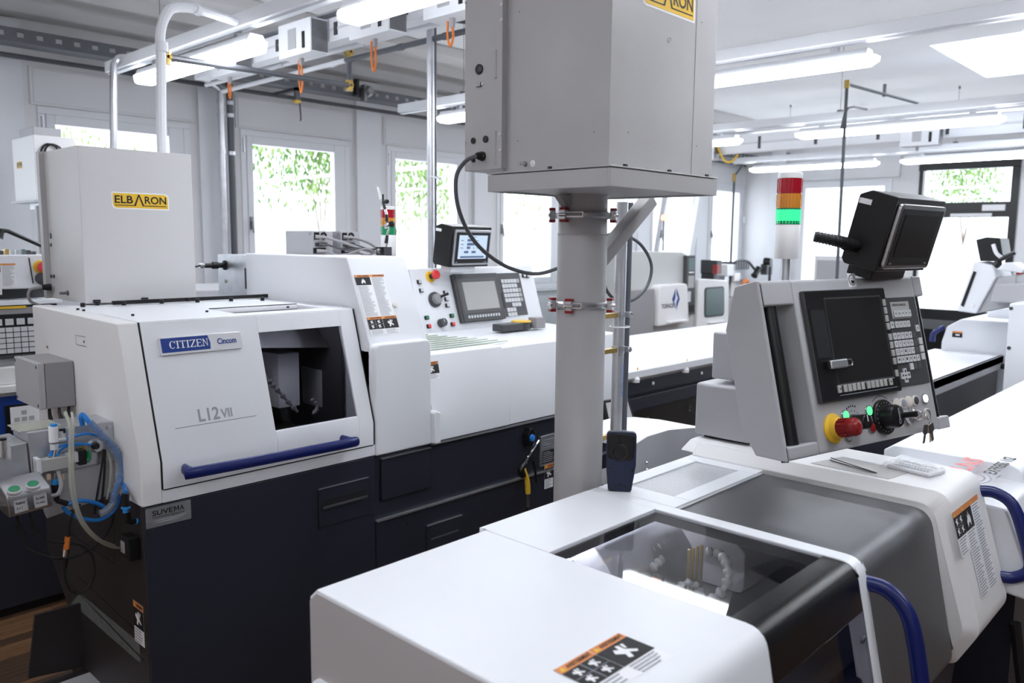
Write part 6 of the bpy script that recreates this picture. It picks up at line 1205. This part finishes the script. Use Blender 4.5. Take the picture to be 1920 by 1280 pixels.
# button box with two green buttons
bo = at(20, 975, y=2.44); bt = thing('button_box', 'grey push button box with two green buttons at the left edge', 'control box', bo)
e0 = at(12, 931, y=2.44); e1 = at(94, 910, y=2.44); db = Vector((e1.x-e0.x, 0, e1.z-e0.z)); lb_ = db.length; db.normalize(); BF = Fr(e0, db, Vector((-db.z*0, 1, 0)), Vector((-db.z, 0, db.x)))
MB().prism(fillet([(0, -.062), (0, 0), (.085, .028), (.10, .0), (.10, -.062)], [.012, .012, .01, .01, .01], 4), 'a', 0, lb_, 'steel', BF).build('casing', bt, bevel=.004, seg=3)
nb_ = Vector((0, 0, 1)); topn = (BF.u*math.cos(.32)-BF.b*math.sin(.32)).normalized(); BT = Fr(BF.p(0, 0, .0), BF.d, -topn, (BF.b*math.cos(.32)+BF.u*math.sin(.32)))
for px, py in ((27, 925), (62, 915)):
    d = ray(px, py); tt = (BT.O-Vector((0, 0, EYE))).dot(topn)/d.dot(topn); q = Vector((0, 0, EYE))+d*tt
    o = MB().lathe(q, topn, [(0, .019), (.002, .019), (.003, .018), (.012, .018), (.015, .015)], 'lightgrey', 26).build('push_button', bt); MB().lathe(q, topn, [(.012, .0140), (.0165, .0138), (.0160, .012), (.0155, .004)], 'greenbtn', 24).build('green_cap', o)
Fb = Fr(BF.p(0, -.0008, 0), BF.d, BF.b, BF.u); mb = MB()
for a0, l1, l2 in ((.13, 'Position', '0 + 1'), (.58, 'Pos. arriere', 'Pos. charge')):
    mb.rect(lb_*a0, -.052, lb_*(a0+.30), -.016, 'lightgrey', Fb, 1).text(l1, lb_*(a0+.05), -.030, .0075, 'ink', Fb, 2, width=lb_*.2).text(l2, lb_*(a0+.05), -.044, .0075, 'ink', Fb, 2, width=lb_*(.12 if a0 < .3 else .2))
mb.build('button_labels', bt, smooth=False)
MB().tube([BF.p(lb_, .04, -.04), BF.p(lb_+.03, .05, -.045), BF.p(lb_+.045, .06, -.02), BF.p(lb_+.05, .10, .02)], .006, 'grey', 8, 5).build('mounting_arm', bt)
for a in (.25, .55): MB().tube([BF.p(lb_*a, .05, -.06), BF.p(lb_*a+.005, .05, -.10), BF.p(lb_*a+.02, .06, -.14)], .004, 'rubber', 8, 4).build('cable', bt)
# dark sheet guard by the floor
t = thing('sheet_guard', 'dark folded sheet metal guard near the parquet at lower left', 'guard', (.9, 2.9, 0))
g = [at(66, 1153, y=2.95), at(122, 1140, y=2.95), at(122, 1262, y=2.95), at(54, 1272, y=2.95)]; g[1].x = g[2].x = .946
MB().hexa([g[3], g[2], g[2]+Vector((0, .012, 0)), g[3]+Vector((0, .012, 0)), g[0], g[1], g[1]+Vector((0, .012, 0)), g[0]+Vector((0, .012, 0))], 'navyside').build('upright_sheet', t)
MB().box(g[3].x-.05, .96, 2.55, 2.95, max(.02, g[3].z-.10), g[3].z-.03, 'navyside').box(g[3].x+.06, .955, 2.6, 2.9, g[3].z-.03, g[3].z-.026, 'lightgrey').build('tray', t)
# ================================================================== ROW BEHIND AT THE LEFT
RM = thing('row_machine', 'dark blue and white machine behind the left machine, at the left edge', 'machine', (1.0, 4.6, 0)); yr2 = 4.15
MB().box(.0, 3.3, yr2, 5.1, .04, .74, 'navy').box(.0, 3.3, yr2+.02, 5.1, 0, .04, 'black').build('base', RM, bevel=.006)
MB().box(.65, .93, yr2-.004, yr2, .16, .24, 'ink').build('grille', RM)
MB().box(.0, 3.3, yr2+.25, 5.1, .74, 1.40, 'white').box(0, 3.3, yr2+.3, 5.1, 1.40, 1.455, 'lightgrey').build('body', RM, bevel=.01)
MB().prism([(yr2, .75), (yr2, 1.03), (yr2+.02, 1.05), (yr2+.25, 1.05), (yr2+.25, .75)], 'a', .0, 1.24, 'white').build('lower_cover', RM, bevel=.008)
o = MB().box(.4, 1.20, yr2-.008, yr2, .80, 1.03, 'blueprint').build('blue_panel', RM, bevel=.002)
MB().box(1.055, 1.30, yr2-.016, yr2-.008, .86, .99, 'black').box(1.075, 1.30, yr2-.019, yr2-.016, .875, .98, 'paperwhite').build('membrane_keypad', o, bevel=.002)
FR_ = Fr((1.075, yr2-.0192, .875), (1, 0, 0), (0, 1, 0), (0, 0, 1)); mb = MB()
for a, c in ((.055, .075), (.055, .045), (.055, .015), (.025, .045), (.085, .045)): mb.rect(a-.011, c-.010, a+.011, c+.010, 'keygrey', FR_, 1)
mb.rect(.12, .075, .16, .095, 'greenbtn', FR_, 1).rect(.12, .02, .15, .04, 'redbright', FR_, 1).rect(.14, .045, .16, .06, 'redbright', FR_, 1); mb.build('keypad_print', o, smooth=False)
MB().box(0, 1.26, yr2-.05, yr2+.25, 1.05, 1.085, 'warmwhite').box(0, 1.26, yr2-.02, yr2+.25, 1.085, 1.165, 'warmwhite').box(0, 1.26, yr2+.03, yr2+.25, 1.165, 1.20, 'lightgrey').build('ledge', RM, bevel=.006)
MB().box(0, 1.3, yr2-.0, yr2+.25, 1.20, 1.212, 'darkgrey').box(0, 1.3, yr2+.0, yr2+.2, 1.212, 1.43, 'grey').box(0, 1.3, yr2-.004, yr2, 1.215, 1.335, 'black').build('keyboard_console', RM)
for c in range(12):
    for r in range(5):
        x = 1.262-(c+1)*.030; z = 1.225+r*.024
        if c < 1 and r in (1, 2): continue
        hh_ = .018 if r < 4 else .018
        MB().box(x, x+.026, yr2-.012, yr2-.004, z-(.0), z+.020, 'key' if c > 1 else 'keygrey').build('key', RM)
for c in range(8): x = 1.262-(c+1)*.045; MB().box(x, x+.032, yr2-.012, yr2-.004, 1.352, 1.380, 'key').build('key', RM)
MB().box(0, 1.3, yr2-.003, yr2+.0, 1.342, 1.40, 'black').box(.0, 1.17, yr2-.006, yr2-.0, 1.425, 1.436, 'yellow').box(0, 1.3, yr2-.002, yr2+.2, 1.43, 1.44, 'black').build('console_trim', RM)
MB().box(0, 1.32, yr2-.01, yr2+.3, 1.44, 1.462, 'white').box(0, 1.3, yr2+.12, yr2+.3, 1.462, 1.51, 'darkgrey').build('shelf', RM, bevel=.003)
CP = MB().box(0, 1.29, yr2+.0, yr2+.22, 1.512, 1.665, 'white').build('upper_panel', RM, bevel=.006)
F = Fr((0, yr2, 0), (1, 0, 0), (0, 1, 0), (0, 0, 1)); q_es(75, 500, F, .024, RM)
q = at(78, 522, y=yr2); MB().lathe(q, (0, -1, 0), [(0, .028), (.02, .028), (.022, .024)], 'darkgrey', 24).build('rotary_knob', RM)
q0 = at(54, 483, y=yr2); q1 = at(62, 531, y=yr2); MB().tube([q0+Vector((0, -.001, 0)), q1+Vector((0, -.001, 0))], .003, 'darkgrey', 6).build('panel_gap', RM)
Fw = Fr((at(-34, 494, y=yr2).x, yr2, at(0, 494, y=yr2).z), (1, 0, 0), (0, 1, 0), (0, 0, 1)); warn(Fw, (.07, .06), (.008, .030), (.10, .065), RM, ('flame', 'text'), tw=False)
mb = MB()
for k in range(9): x = 1.05+k*.022; mb.box(x, x+.015, yr2+.05, yr2+.09, 1.665, 1.665+random.uniform(.008, .025), random.choice(['brass', 'darkgrey', 'seafoam', 'galv']))
tag(mb.build('small_parts', smooth=False), 'row of small brass and dark parts lying on the white panel at the left edge', 'small parts', kind='stuff')
t = thing('work_lamp', 'black jointed lamp arm sloping down behind the left machine at the left edge', 'lamp', at(10, 430, y=4.5))
pw_ = lambda px, py: at(px, py, y=4.5); MB().tube([pw_(-3, 445), pw_(4, 432), pw_(14, 433), pw_(100, 470)], [.022, .014, .010, .010], 'black', 10).build('arm', t); MB().cyl(pw_(100, 470), (pw_(100, 470).x, 4.5, 1.455), .010, 'black').build('post', t)
# far filter box on its column
yE = 5.5; xc0 = at(62, 250, y=yE).x; yE1 = at(22, 262, x=xc0).y; zE0 = at(68, 375, y=yE).z; zE1 = at(62, 252, y=yE).z; xE1 = at(140, 262, y=yE).x
t = thing('oil_mist_filter', 'small far filter box near the first window with black cable loops', 'filter unit', (xc0, yE, zE0))
MB().box(xc0, xE1, yE, yE1, zE0, zE1, 'warmwhite').build('casing', t, bevel=.004); MB().box(xc0+.03, xE1-.04, yE+.1, yE1-.05, zE1, zE1+.06, 'lightgrey').build('top_cap', t, bevel=.004)
MB().box(xc0-.02, xE1+.02, yE-.02, yE1+.02, zE0-.012, zE0, 'lightgrey').box(xc0+.05, xE1, yE+.02, yE1-.1, zE0-.05, zE0-.012, 'galv').build('shelf', t)
elbaron(Fr((xc0, at(32, 318, x=xc0).y, at(32, 318, x=xc0).z), (0, -1, 0), (1, 0, 0), (0, 0, 1)), .11, .05, t)
q = at(88, 440, y=yE+.1); MB().cyl((q.x, yE+.12, 0), (q.x, yE+.12, zE0-.03), .05, 'elb', 20).build('column', t)
for dx in (0, .02): MB().tube([at(x_, y_, y=yE-.02)+Vector((dx, 0, 0)) for x_, y_ in ((95, 308), (80, 295), (78, 280), (88, 270), (104, 275), (115, 290))], .006, 'black', 8, 6).build('cable_loop', t)
# ================================================================== BAR FEEDER OF THE LEFT MACHINE AND BEYOND
t = thing('bar_feeder', 'long white cover on a black base running behind the round column', 'bar feeder', (6, 3.0, 0))
MB().prism([(2.75, .945), (2.75, .99), (2.83, 1.01), (3.27, 1.105), (3.32, 1.09), (3.32, .9), (2.80, .9)][::-1], 'a', 3.37, 6.6, 'white').build('cover', t, bevel=.006)
MB().box(3.4, 6.55, 2.80, 3.25, .72, .94, 'navy').box(3.4, 6.55, 2.95, 3.2, .08, .72, 'black').box(3.4, 6.55, 2.775, 2.80, .84, .925, 'navy').box(3.4, 6.55, 2.77, 2.80, .74, .82, 'navy').build('base', t, bevel=.003)
for px, py in ((1192, 710), (1285, 692)): q = at(px, py, y=2.76); MB().lathe(q+Vector((0, 0, -.02)), (0, 0, 1), [(0, .024), (.02, .024), (.032, .015)], 'paperwhite', 16).build('white_knob', t); Fk = Fr((q.x, 2.7495, q.z+.055), (1, 0, 0), (0, 1, 0), (0, 0, 1)); MB().poly([(-.010, 0), (.010, 0), (0, .022)], 'yellow', Fk, 1).build('warning_triangle', t, smooth=False)
for px, py in ((1224, 718), (1315, 699)): q = at(px, py, y=2.77); MB().lathe(q, (0, -1, 0), [(0, .010), (.006, .010)], 'paperwhite', 14).build('white_plug', t)
for px, py in ((1214, 783), (1214, 790), (1292, 762), (1292, 769)): q = at(px, py, y=2.94); MB().lathe(q, (0, -1, 0), [(0, .009), (.008, .007)], 'darksteel', 12).build('screw', t)
t = thing('display_panel', 'tilted white display in a dark frame behind the aluminium tube', 'display', at(1160, 780, y=2.35))
a = at(1178, 745, y=2.3); b = at(1191, 787, y=2.3); c = at(1140, 800, y=2.3); d = at(1130, 752, y=2.3)
MB().hexa([c, b, b+Vector((0, .02, 0)), c+Vector((0, .02, 0)), d, a, a+Vector((0, .02, 0)), d+Vector((0, .02, 0))], 'darkgrey').build('frame', t)
e = lambda p: p*.84+(a+b+c+d)*.04-Vector((0, .002, 0)); MB().add([e(c), e(b), e(a), e(d)], [(0, 1, 2, 3)], 'paperwhite').build('screen', t); MB().cyl(((b.x+c.x)/2, 2.32, .0), ((b.x+c.x)/2, 2.32, c.z), .02, 'darkgrey').build('post', t)
# long white cover further back
# grey turning machine with blue emblem
TM = thing('turning_machine', 'grey turning machine with blue diamond emblem and black control column', 'machine', (7.7, 5.3, 0)); yt_ = 5.0
MB().prism(fillet([(7.0, .0), (8.42, .0), (8.42, 1.56), (8.12, 1.64), (7.0, 1.66)], [0, .02, .06, .1, 0], 4), 'b', yt_+.02, 5.9, 'tornosgrey').build('body', TM, bevel=.02, seg=3)
MB().prism(fillet([(7.48, .84), (8.12, .84), (8.06, 1.29), (7.50, 1.29)], [.02, .02, .06, .06], 4), 'b', yt_-.10, yt_+.02, 'warmwhite').build('hood_door', TM, bevel=.015, seg=3)
MB().box(7.66, 8.02, yt_-.14, yt_-.10, .865, .885, 'warmwhite').build('door_pull', TM, bevel=.004)
MB().box(7.0, 7.46, yt_-.06, yt_+.02, .3, 1.25, 'grey').build('side_panel', TM, bevel=.01)
MB().prism([(8.16, .92), (8.36, .92), (8.32, 1.60), (8.14, 1.60)], 'b', yt_-.03, yt_+.02, 'darkgrey').build('control_column', TM, bevel=.005)
F = Fr((8.15, yt_-.031, .93), (1, 0, 0), (0, 1, 0), (0, 0, 1)); MB().rect(.03, .5, .16, .64, 'seafoam', F, 1).rect(.03, .30, .16, .44, 'keygrey', F, 1).rect(.03, .14, .10, .26, 'key', F, 1).rect(.02, .02, .18, .10, 'ink', F, 1).disc(.04, .08, .01, 'orange', F, 2).rect(.04, .47, .15, .485, 'paperwhite', F, 1).build('control_print', TM, smooth=False)
F = Fr((7.5, yt_-.101, 0), (1, 0, 0), (0, 1, 0), (0, 0, 1)); lg = at(1267, 562, y=yt_-.1); lx, lz = lg.x-7.5, lg.z
MB().poly([(lx-.075, lz+.01), (lx-.01, lz+.13), (lx-.01, lz+.02), (lx-.035, lz-.02), (lx-.01, lz-.06), (lx-.01, lz-.10)][::-1], 'blueprint', F, 1).poly([(lx+.01, lz+.13), (lx+.08, lz+.01), (lx+.01, lz-.12), (lx+.01, lz-.03), (lx+.04, lz+.02), (lx+.01, lz+.06)][::-1], 'blueprint', F, 1).text('TORNOS', lx-.28, lz-.085, .05, 'ink', F, 1, width=.24).build('brand_lettering', TM, smooth=False)
q = at(1245, 408, y=5.2); t = thing('beacon_lamp', 'small round red beacon lamp on a thin stalk on the grey turning machine', 'signal lamp', (q.x, 5.2, 1.65))
MB().cyl((q.x, 5.2, 1.65), (q.x, 5.2, q.z-.02), .012, 'darksteel', 10).build('stalk', t); MB().lathe((q.x, 5.2, q.z-.03), (0, 0, 1), [(0, .02), (.01, .032), (.04, .032), (.06, .02), (.065, .005)], 'beacon', 16).build('lens', t)
t = thing('small_machine', 'small white machine with greenish window right of the grey turning machine', 'machine', (8.9, 5.2, 0))
MB().prism(fillet([(8.46, .0), (9.24, .0), (9.20, 1.29), (8.46, 1.33)], [0, 0, .1, .03], 4), 'b', yt_, 5.7, 'warmwhite').build('body', t, bevel=.02, seg=3)
MB().prism(fillet([(8.62, .86), (9.08, .86), (9.05, 1.22), (8.60, 1.22)], .05, 4), 'b', yt_-.01, yt_+.0, 'darkgrey').build('window_gasket', t); MB().prism(fillet([(8.64, .88), (9.06, .88), (9.03, 1.20), (8.62, 1.20)], .045, 4), 'b', yt_-.014, yt_-.01, 'seafoam').build('window', t); MB().box(8.7, 9.06, yt_-.04, yt_, .78, .80, 'warmwhite').build('door_pull', t, bevel=.004)
# bench lathe corner with black lamp
yB = 5.6; pb = lambda px, py, o=0: at(px, py, y=yB+o)
t = thing('tool_bench', 'cluttered grey bench behind the foreground pendant', 'bench', (pb(1400, 570).x, yB, 0))
MB().box(pb(1345, 560).x, 11.9, yB, yB+.6, .0, pb(1400, 556).z, 'grey').build('cabinet', t, bevel=.01)
tb = pb(1400, 556).z
for k, (px, w, h0, m, l) in enumerate(((1353, .10, .62, 'black', 'black upright unit with dark red front on the far bench'), (1375, .14, .55, 'galv', 'steel drill head on the far bench'), (1388, .12, .40, 'warmwhite', 'white upright housing on the far bench'))):
    x = pb(px, 540).x; t = thing('bench_unit', l, 'machine tool', (x, yB+.2, tb)); MB().box(x-w/2, x+w/2, yB+.1, yB+.3, tb, tb+h0*.8, m).build('body', t, bevel=.015); MB().box(x-w*.7, x+w*.7, yB+.05, yB+.3, tb+h0*.55, tb+h0*.85, m if k != 1 else 'warmwhite').build('head', t, bevel=.01)
    if k == 0: MB().box(x-w*.9, x-.0, yB+.03, yB+.1, tb+h0*.55, tb+h0*.75, 'crimson').build('red_front', t)
t = thing('bench_lamp', 'black gooseneck lamp arching over the far bench', 'lamp', pb(1375, 495, .1))
MB().tube([(pb(1378, 500).x, yB+.1, tb), pb(1374, 500, .1), pb(1385, 489, .1), pb(1402, 490, .1), pb(1415, 505, .1)], .018, 'black', 8, 5).build('arm', t); MB().cyl(pb(1422, 503, .1), pb(1414, 517, .1), .05, 'black', 14).build('shade', t)
t = thing('binocular_head', 'black camera-like head on a stand behind the grey pendant top', 'instrument', pb(1438, 500)); MB().lathe(pb(1434, 490), (0, -1, 0), [(0, .06), (.1, .05)], 'black', 12).box(pb(1440, 500).x-.03, pb(1440, 500).x+.15, yB, yB+.1, pb(1440, 515).z, pb(1440, 495).z, 'darkgrey').cyl(pb(1444, 500), (pb(1444, 500).x, yB, tb), .02, 'darkgrey').build('body', t)
t = thing('tool_grid', 'grey wire grid panel on the wall behind the bench lamp', 'grid panel', pb(1400, 497, .6)); g0, g1 = pb(1376, 505, .5), pb(1405, 490, .5)
mb = MB()
for k in range(7): x = g0.x+(g1.x-g0.x)*k/6; mb.box(x-.008, x+.008, yB+.5, yB+.51, g0.z, g1.z, 'darkgrey')
for k in range(5): z = g0.z+(g1.z-g0.z)*k/4; mb.box(g0.x, g1.x, yB+.5, yB+.51, z-.008, z+.008, 'darkgrey')
mb.build('grid_bars', t); MB().box(g0.x, g0.x+.02, yB+.5, YW, g0.z, g1.z, 'darkgrey').build('wall_mount', t)
t = thing('hose_reel', 'orange brown round reel with blue centre on the far bench', 'reel', pb(1398, 535)); MB().torus(pb(1398, 535), (0, 1, 0), .07, .03, 'orange', 20).lathe(pb(1398, 535, .02), (0, -1, 0), [(0, .05), (.03, .04)], 'blue', 14).box(pb(1398, 535).x-.02, pb(1398, 535).x+.02, yB, yB+.05, tb, pb(1398, 540).z, 'darkgrey').build('body', t)
t = thing('wall_thermostat', 'small white thermostat on the end wall near the pilaster', 'switch', at(1395, 412, x=XE-.15)); q = at(1395, 412, y=YW-.04); MB().box(q.x-.04, q.x+.04, YW-.06, YW-.035, q.z-.05, q.z+.05, 'paperwhite').build('body', t, bevel=.006)
# ------------------------------------------------------------------ far right group
t = thing('bar_feeder', 'white bar feeder lid with dark base right of the foreground pendant', 'bar feeder', (5, 1.5, 0))
k0_ = at(1883, 665, z=1.05); k1_ = at(1770, 717, z=1.05)
MB().box(3.6, k0_.x, k0_.y, k0_.y+.42, 1.0, 1.05, 'white').box(3.6, k0_.x-.01, k0_.y-.0, k0_.y+.02, .965, 1.05, 'lightgrey').build('cover', t, bevel=.004); MB().box(3.7, k0_.x-.05, k0_.y+.02, k0_.y+.4, .05, .965, 'navy').build('base', t)
q = at(1877, 686, y=k0_.y-.01); MB().lathe(q, (0, -1, 0), [(0, .02), (.03, .018)], 'black', 10).build('black_knob', t)
t = thing('sliding_head_lathe', 'distant white lathe with small warning label and blue handle at the right', 'machine', (7, 1.6, 0))
xm = 5.99; ym = lambda px, py: at(px, py, x=xm)
pr = [ym(1765, 640), ym(1775, 612), ym(1802, 598), ym(1895, 604), ym(1905, 700)]; pr = [(p.y, p.z) for p in pr]
MB().prism(fillet([(pr[0][0], .3), pr[0], pr[1], pr[2], pr[3], (pr[3][0], .3)], [0, 0, .03, .03, 0, 0], 4), 'a', xm, 8.2, 'white').build('body', t, bevel=.01, seg=3)
FXr = Fr((xm-.001, 0, 0), (0, -1, 0), (1, 0, 0), (0, 0, 1)); q = ym(1786, 620); q_ = ym(1804, 633); MB().rect(-q.y, q_.z, -q_.y, q.z, 'ink', FXr, 1).rect(-q.y, q.z-.012, -q_.y, q.z, 'stickorange', FXr, 2).rect(-q.y+.02, q_.z+.012, -q.y+.045, q.z-.02, 'paperwhite', FXr, 2).build('warning_sticker', t, smooth=False)
MB().tube([ym(1768, 614)+Vector((.02, 0, 0)), ym(1760, 618), ym(1750, 626), ym(1748, 640)], .018, 'blue', 10, 4).build('handle', t)
MB().prism(fillet([(ym(1820, 600).y, 1.15), (ym(1830, 585).y, ym(1830, 585).z), (ym(1890, 580).y, ym(1890, 580).z), (ym(1893, 604).y, 1.15)], .03), 'a', xm+.3, 7.4, 'white').build('top_cover', t, bevel=.01)
xq = 5.2; yq = lambda px, py: at(px, py, x=xq)
MB().box(xq, xq+.5, yq(1920, 600).y-.5, yq(1890, 600).y, .05, yq(1895, 568).z, 'white').build('side_column', t, bevel=.01)
for px, py in ((1896, 578), (1892, 652)): MB().lathe(yq(px, py), (-1, 0, 0), [(0, .01), (.005, .01)], 'darkgrey', 10).build('screw', t)
t = thing('control_pendant', 'distant white control pendant seen edge on with grey arm box', 'control panel', at(1850, 540, x=5.6)); xp = 5.6; yp2 = lambda px, py: (lambda p: (p.y, p.z))(at(px, py, x=xp))
MB().prism([yp2(1793, 583), yp2(1826, 490), yp2(1862, 498), yp2(1868, 520), yp2(1830, 588)][::-1], 'a', xp, xp+.4, 'white').build('housing', t, bevel=.01, seg=3)
MB().prism([yp2(1802, 572), yp2(1826, 508), yp2(1831, 510), yp2(1807, 575)][::-1], 'a', xp-.006, xp+.0, 'black').build('screen_edge', t); MB().prism([yp2(1830, 588), yp2(1868, 520), yp2(1905, 515), yp2(1900, 575)][::-1], 'a', xp+.02, xp+.35, 'lightgrey').build('rear_shell', t, bevel=.01)
MB().prism([yp2(1865, 565), yp2(1872, 532), yp2(1935, 530), yp2(1935, 568)][::-1], 'a', xp-.1, xp+.2, 'lightgrey').build('arm_box', t, bevel=.01, seg=3); MB().prism([yp2(1868, 505), yp2(1885, 492), yp2(1900, 492), yp2(1920, 505), yp2(1915, 512)][::-1], 'a', xp, xp+.2, 'white').build('arm', t, bevel=.005)
MB().lathe(Vector((xp-.001, *yp2(1824, 572))), (-1, 0, 0), [(0, .012), (.006, .010)], 'paperwhite', 12).build('button', t)
t = thing('touch_monitor', 'distant black monitor on the white pendant before the door', 'monitor', at(1845, 470, x=5.75)); MB().prism([yp2(1829, 490), yp2(1821, 449), yp2(1841, 444), yp2(1867, 446), yp2(1872, 478), yp2(1858, 490)][::-1], 'a', xp+.1, xp+.32, 'black').build('casing', t, bevel=.006); MB().tube([Vector((xp+.09, *yp2(1855, 458))), Vector((xp+.08, *yp2(1862, 475))), Vector((xp+.09, *yp2(1875, 486)))], .012, 'paperwhite', 8, 4).build('white_bracket', t)
MB().tube([Vector((xp+.05, *yp2(1862, 500))), Vector((xp+.05, *yp2(1875, 485))), Vector((xp+.05, *yp2(1900, 473)))], [.022, .012, .012, .012], 'black', 8, 5).build('cable', t)
t = thing('dark_cabinet', 'long black machine base below the door, behind the far lathe', 'machine base', (9, 2.5, 0)); MB().box(8.4, 9.5, 2.1, 3.5, 0, .95, 'matteblack').build('body', t, bevel=.01)
t = thing('red_cabinet', 'dark red unit at the right edge behind the distant pendant', 'cabinet', at(1912, 520, x=9.0)); q0 = at(1906, 497, x=9.0); q1 = at(1950, 540, x=9.0); MB().box(9.0, 9.5, q1.y, q0.y, 0, q0.z, 'crimson').build('body', t, bevel=.01)
t = thing('white_cabinet', 'pale grey low cabinet behind the black monitor', 'cabinet', at(1560, 520, x=9.6)); q0 = at(1527, 479, x=9.6); q1 = at(1650, 479, x=9.6); MB().box(9.6, 10.2, q1.y, q0.y, 0, q0.z, 'warmwhite').build('body', t, bevel=.01); MB().box(9.59, 9.6, q1.y+.04, q0.y-.04, .2, q0.z-.05, 'lightgrey').build('door', t)
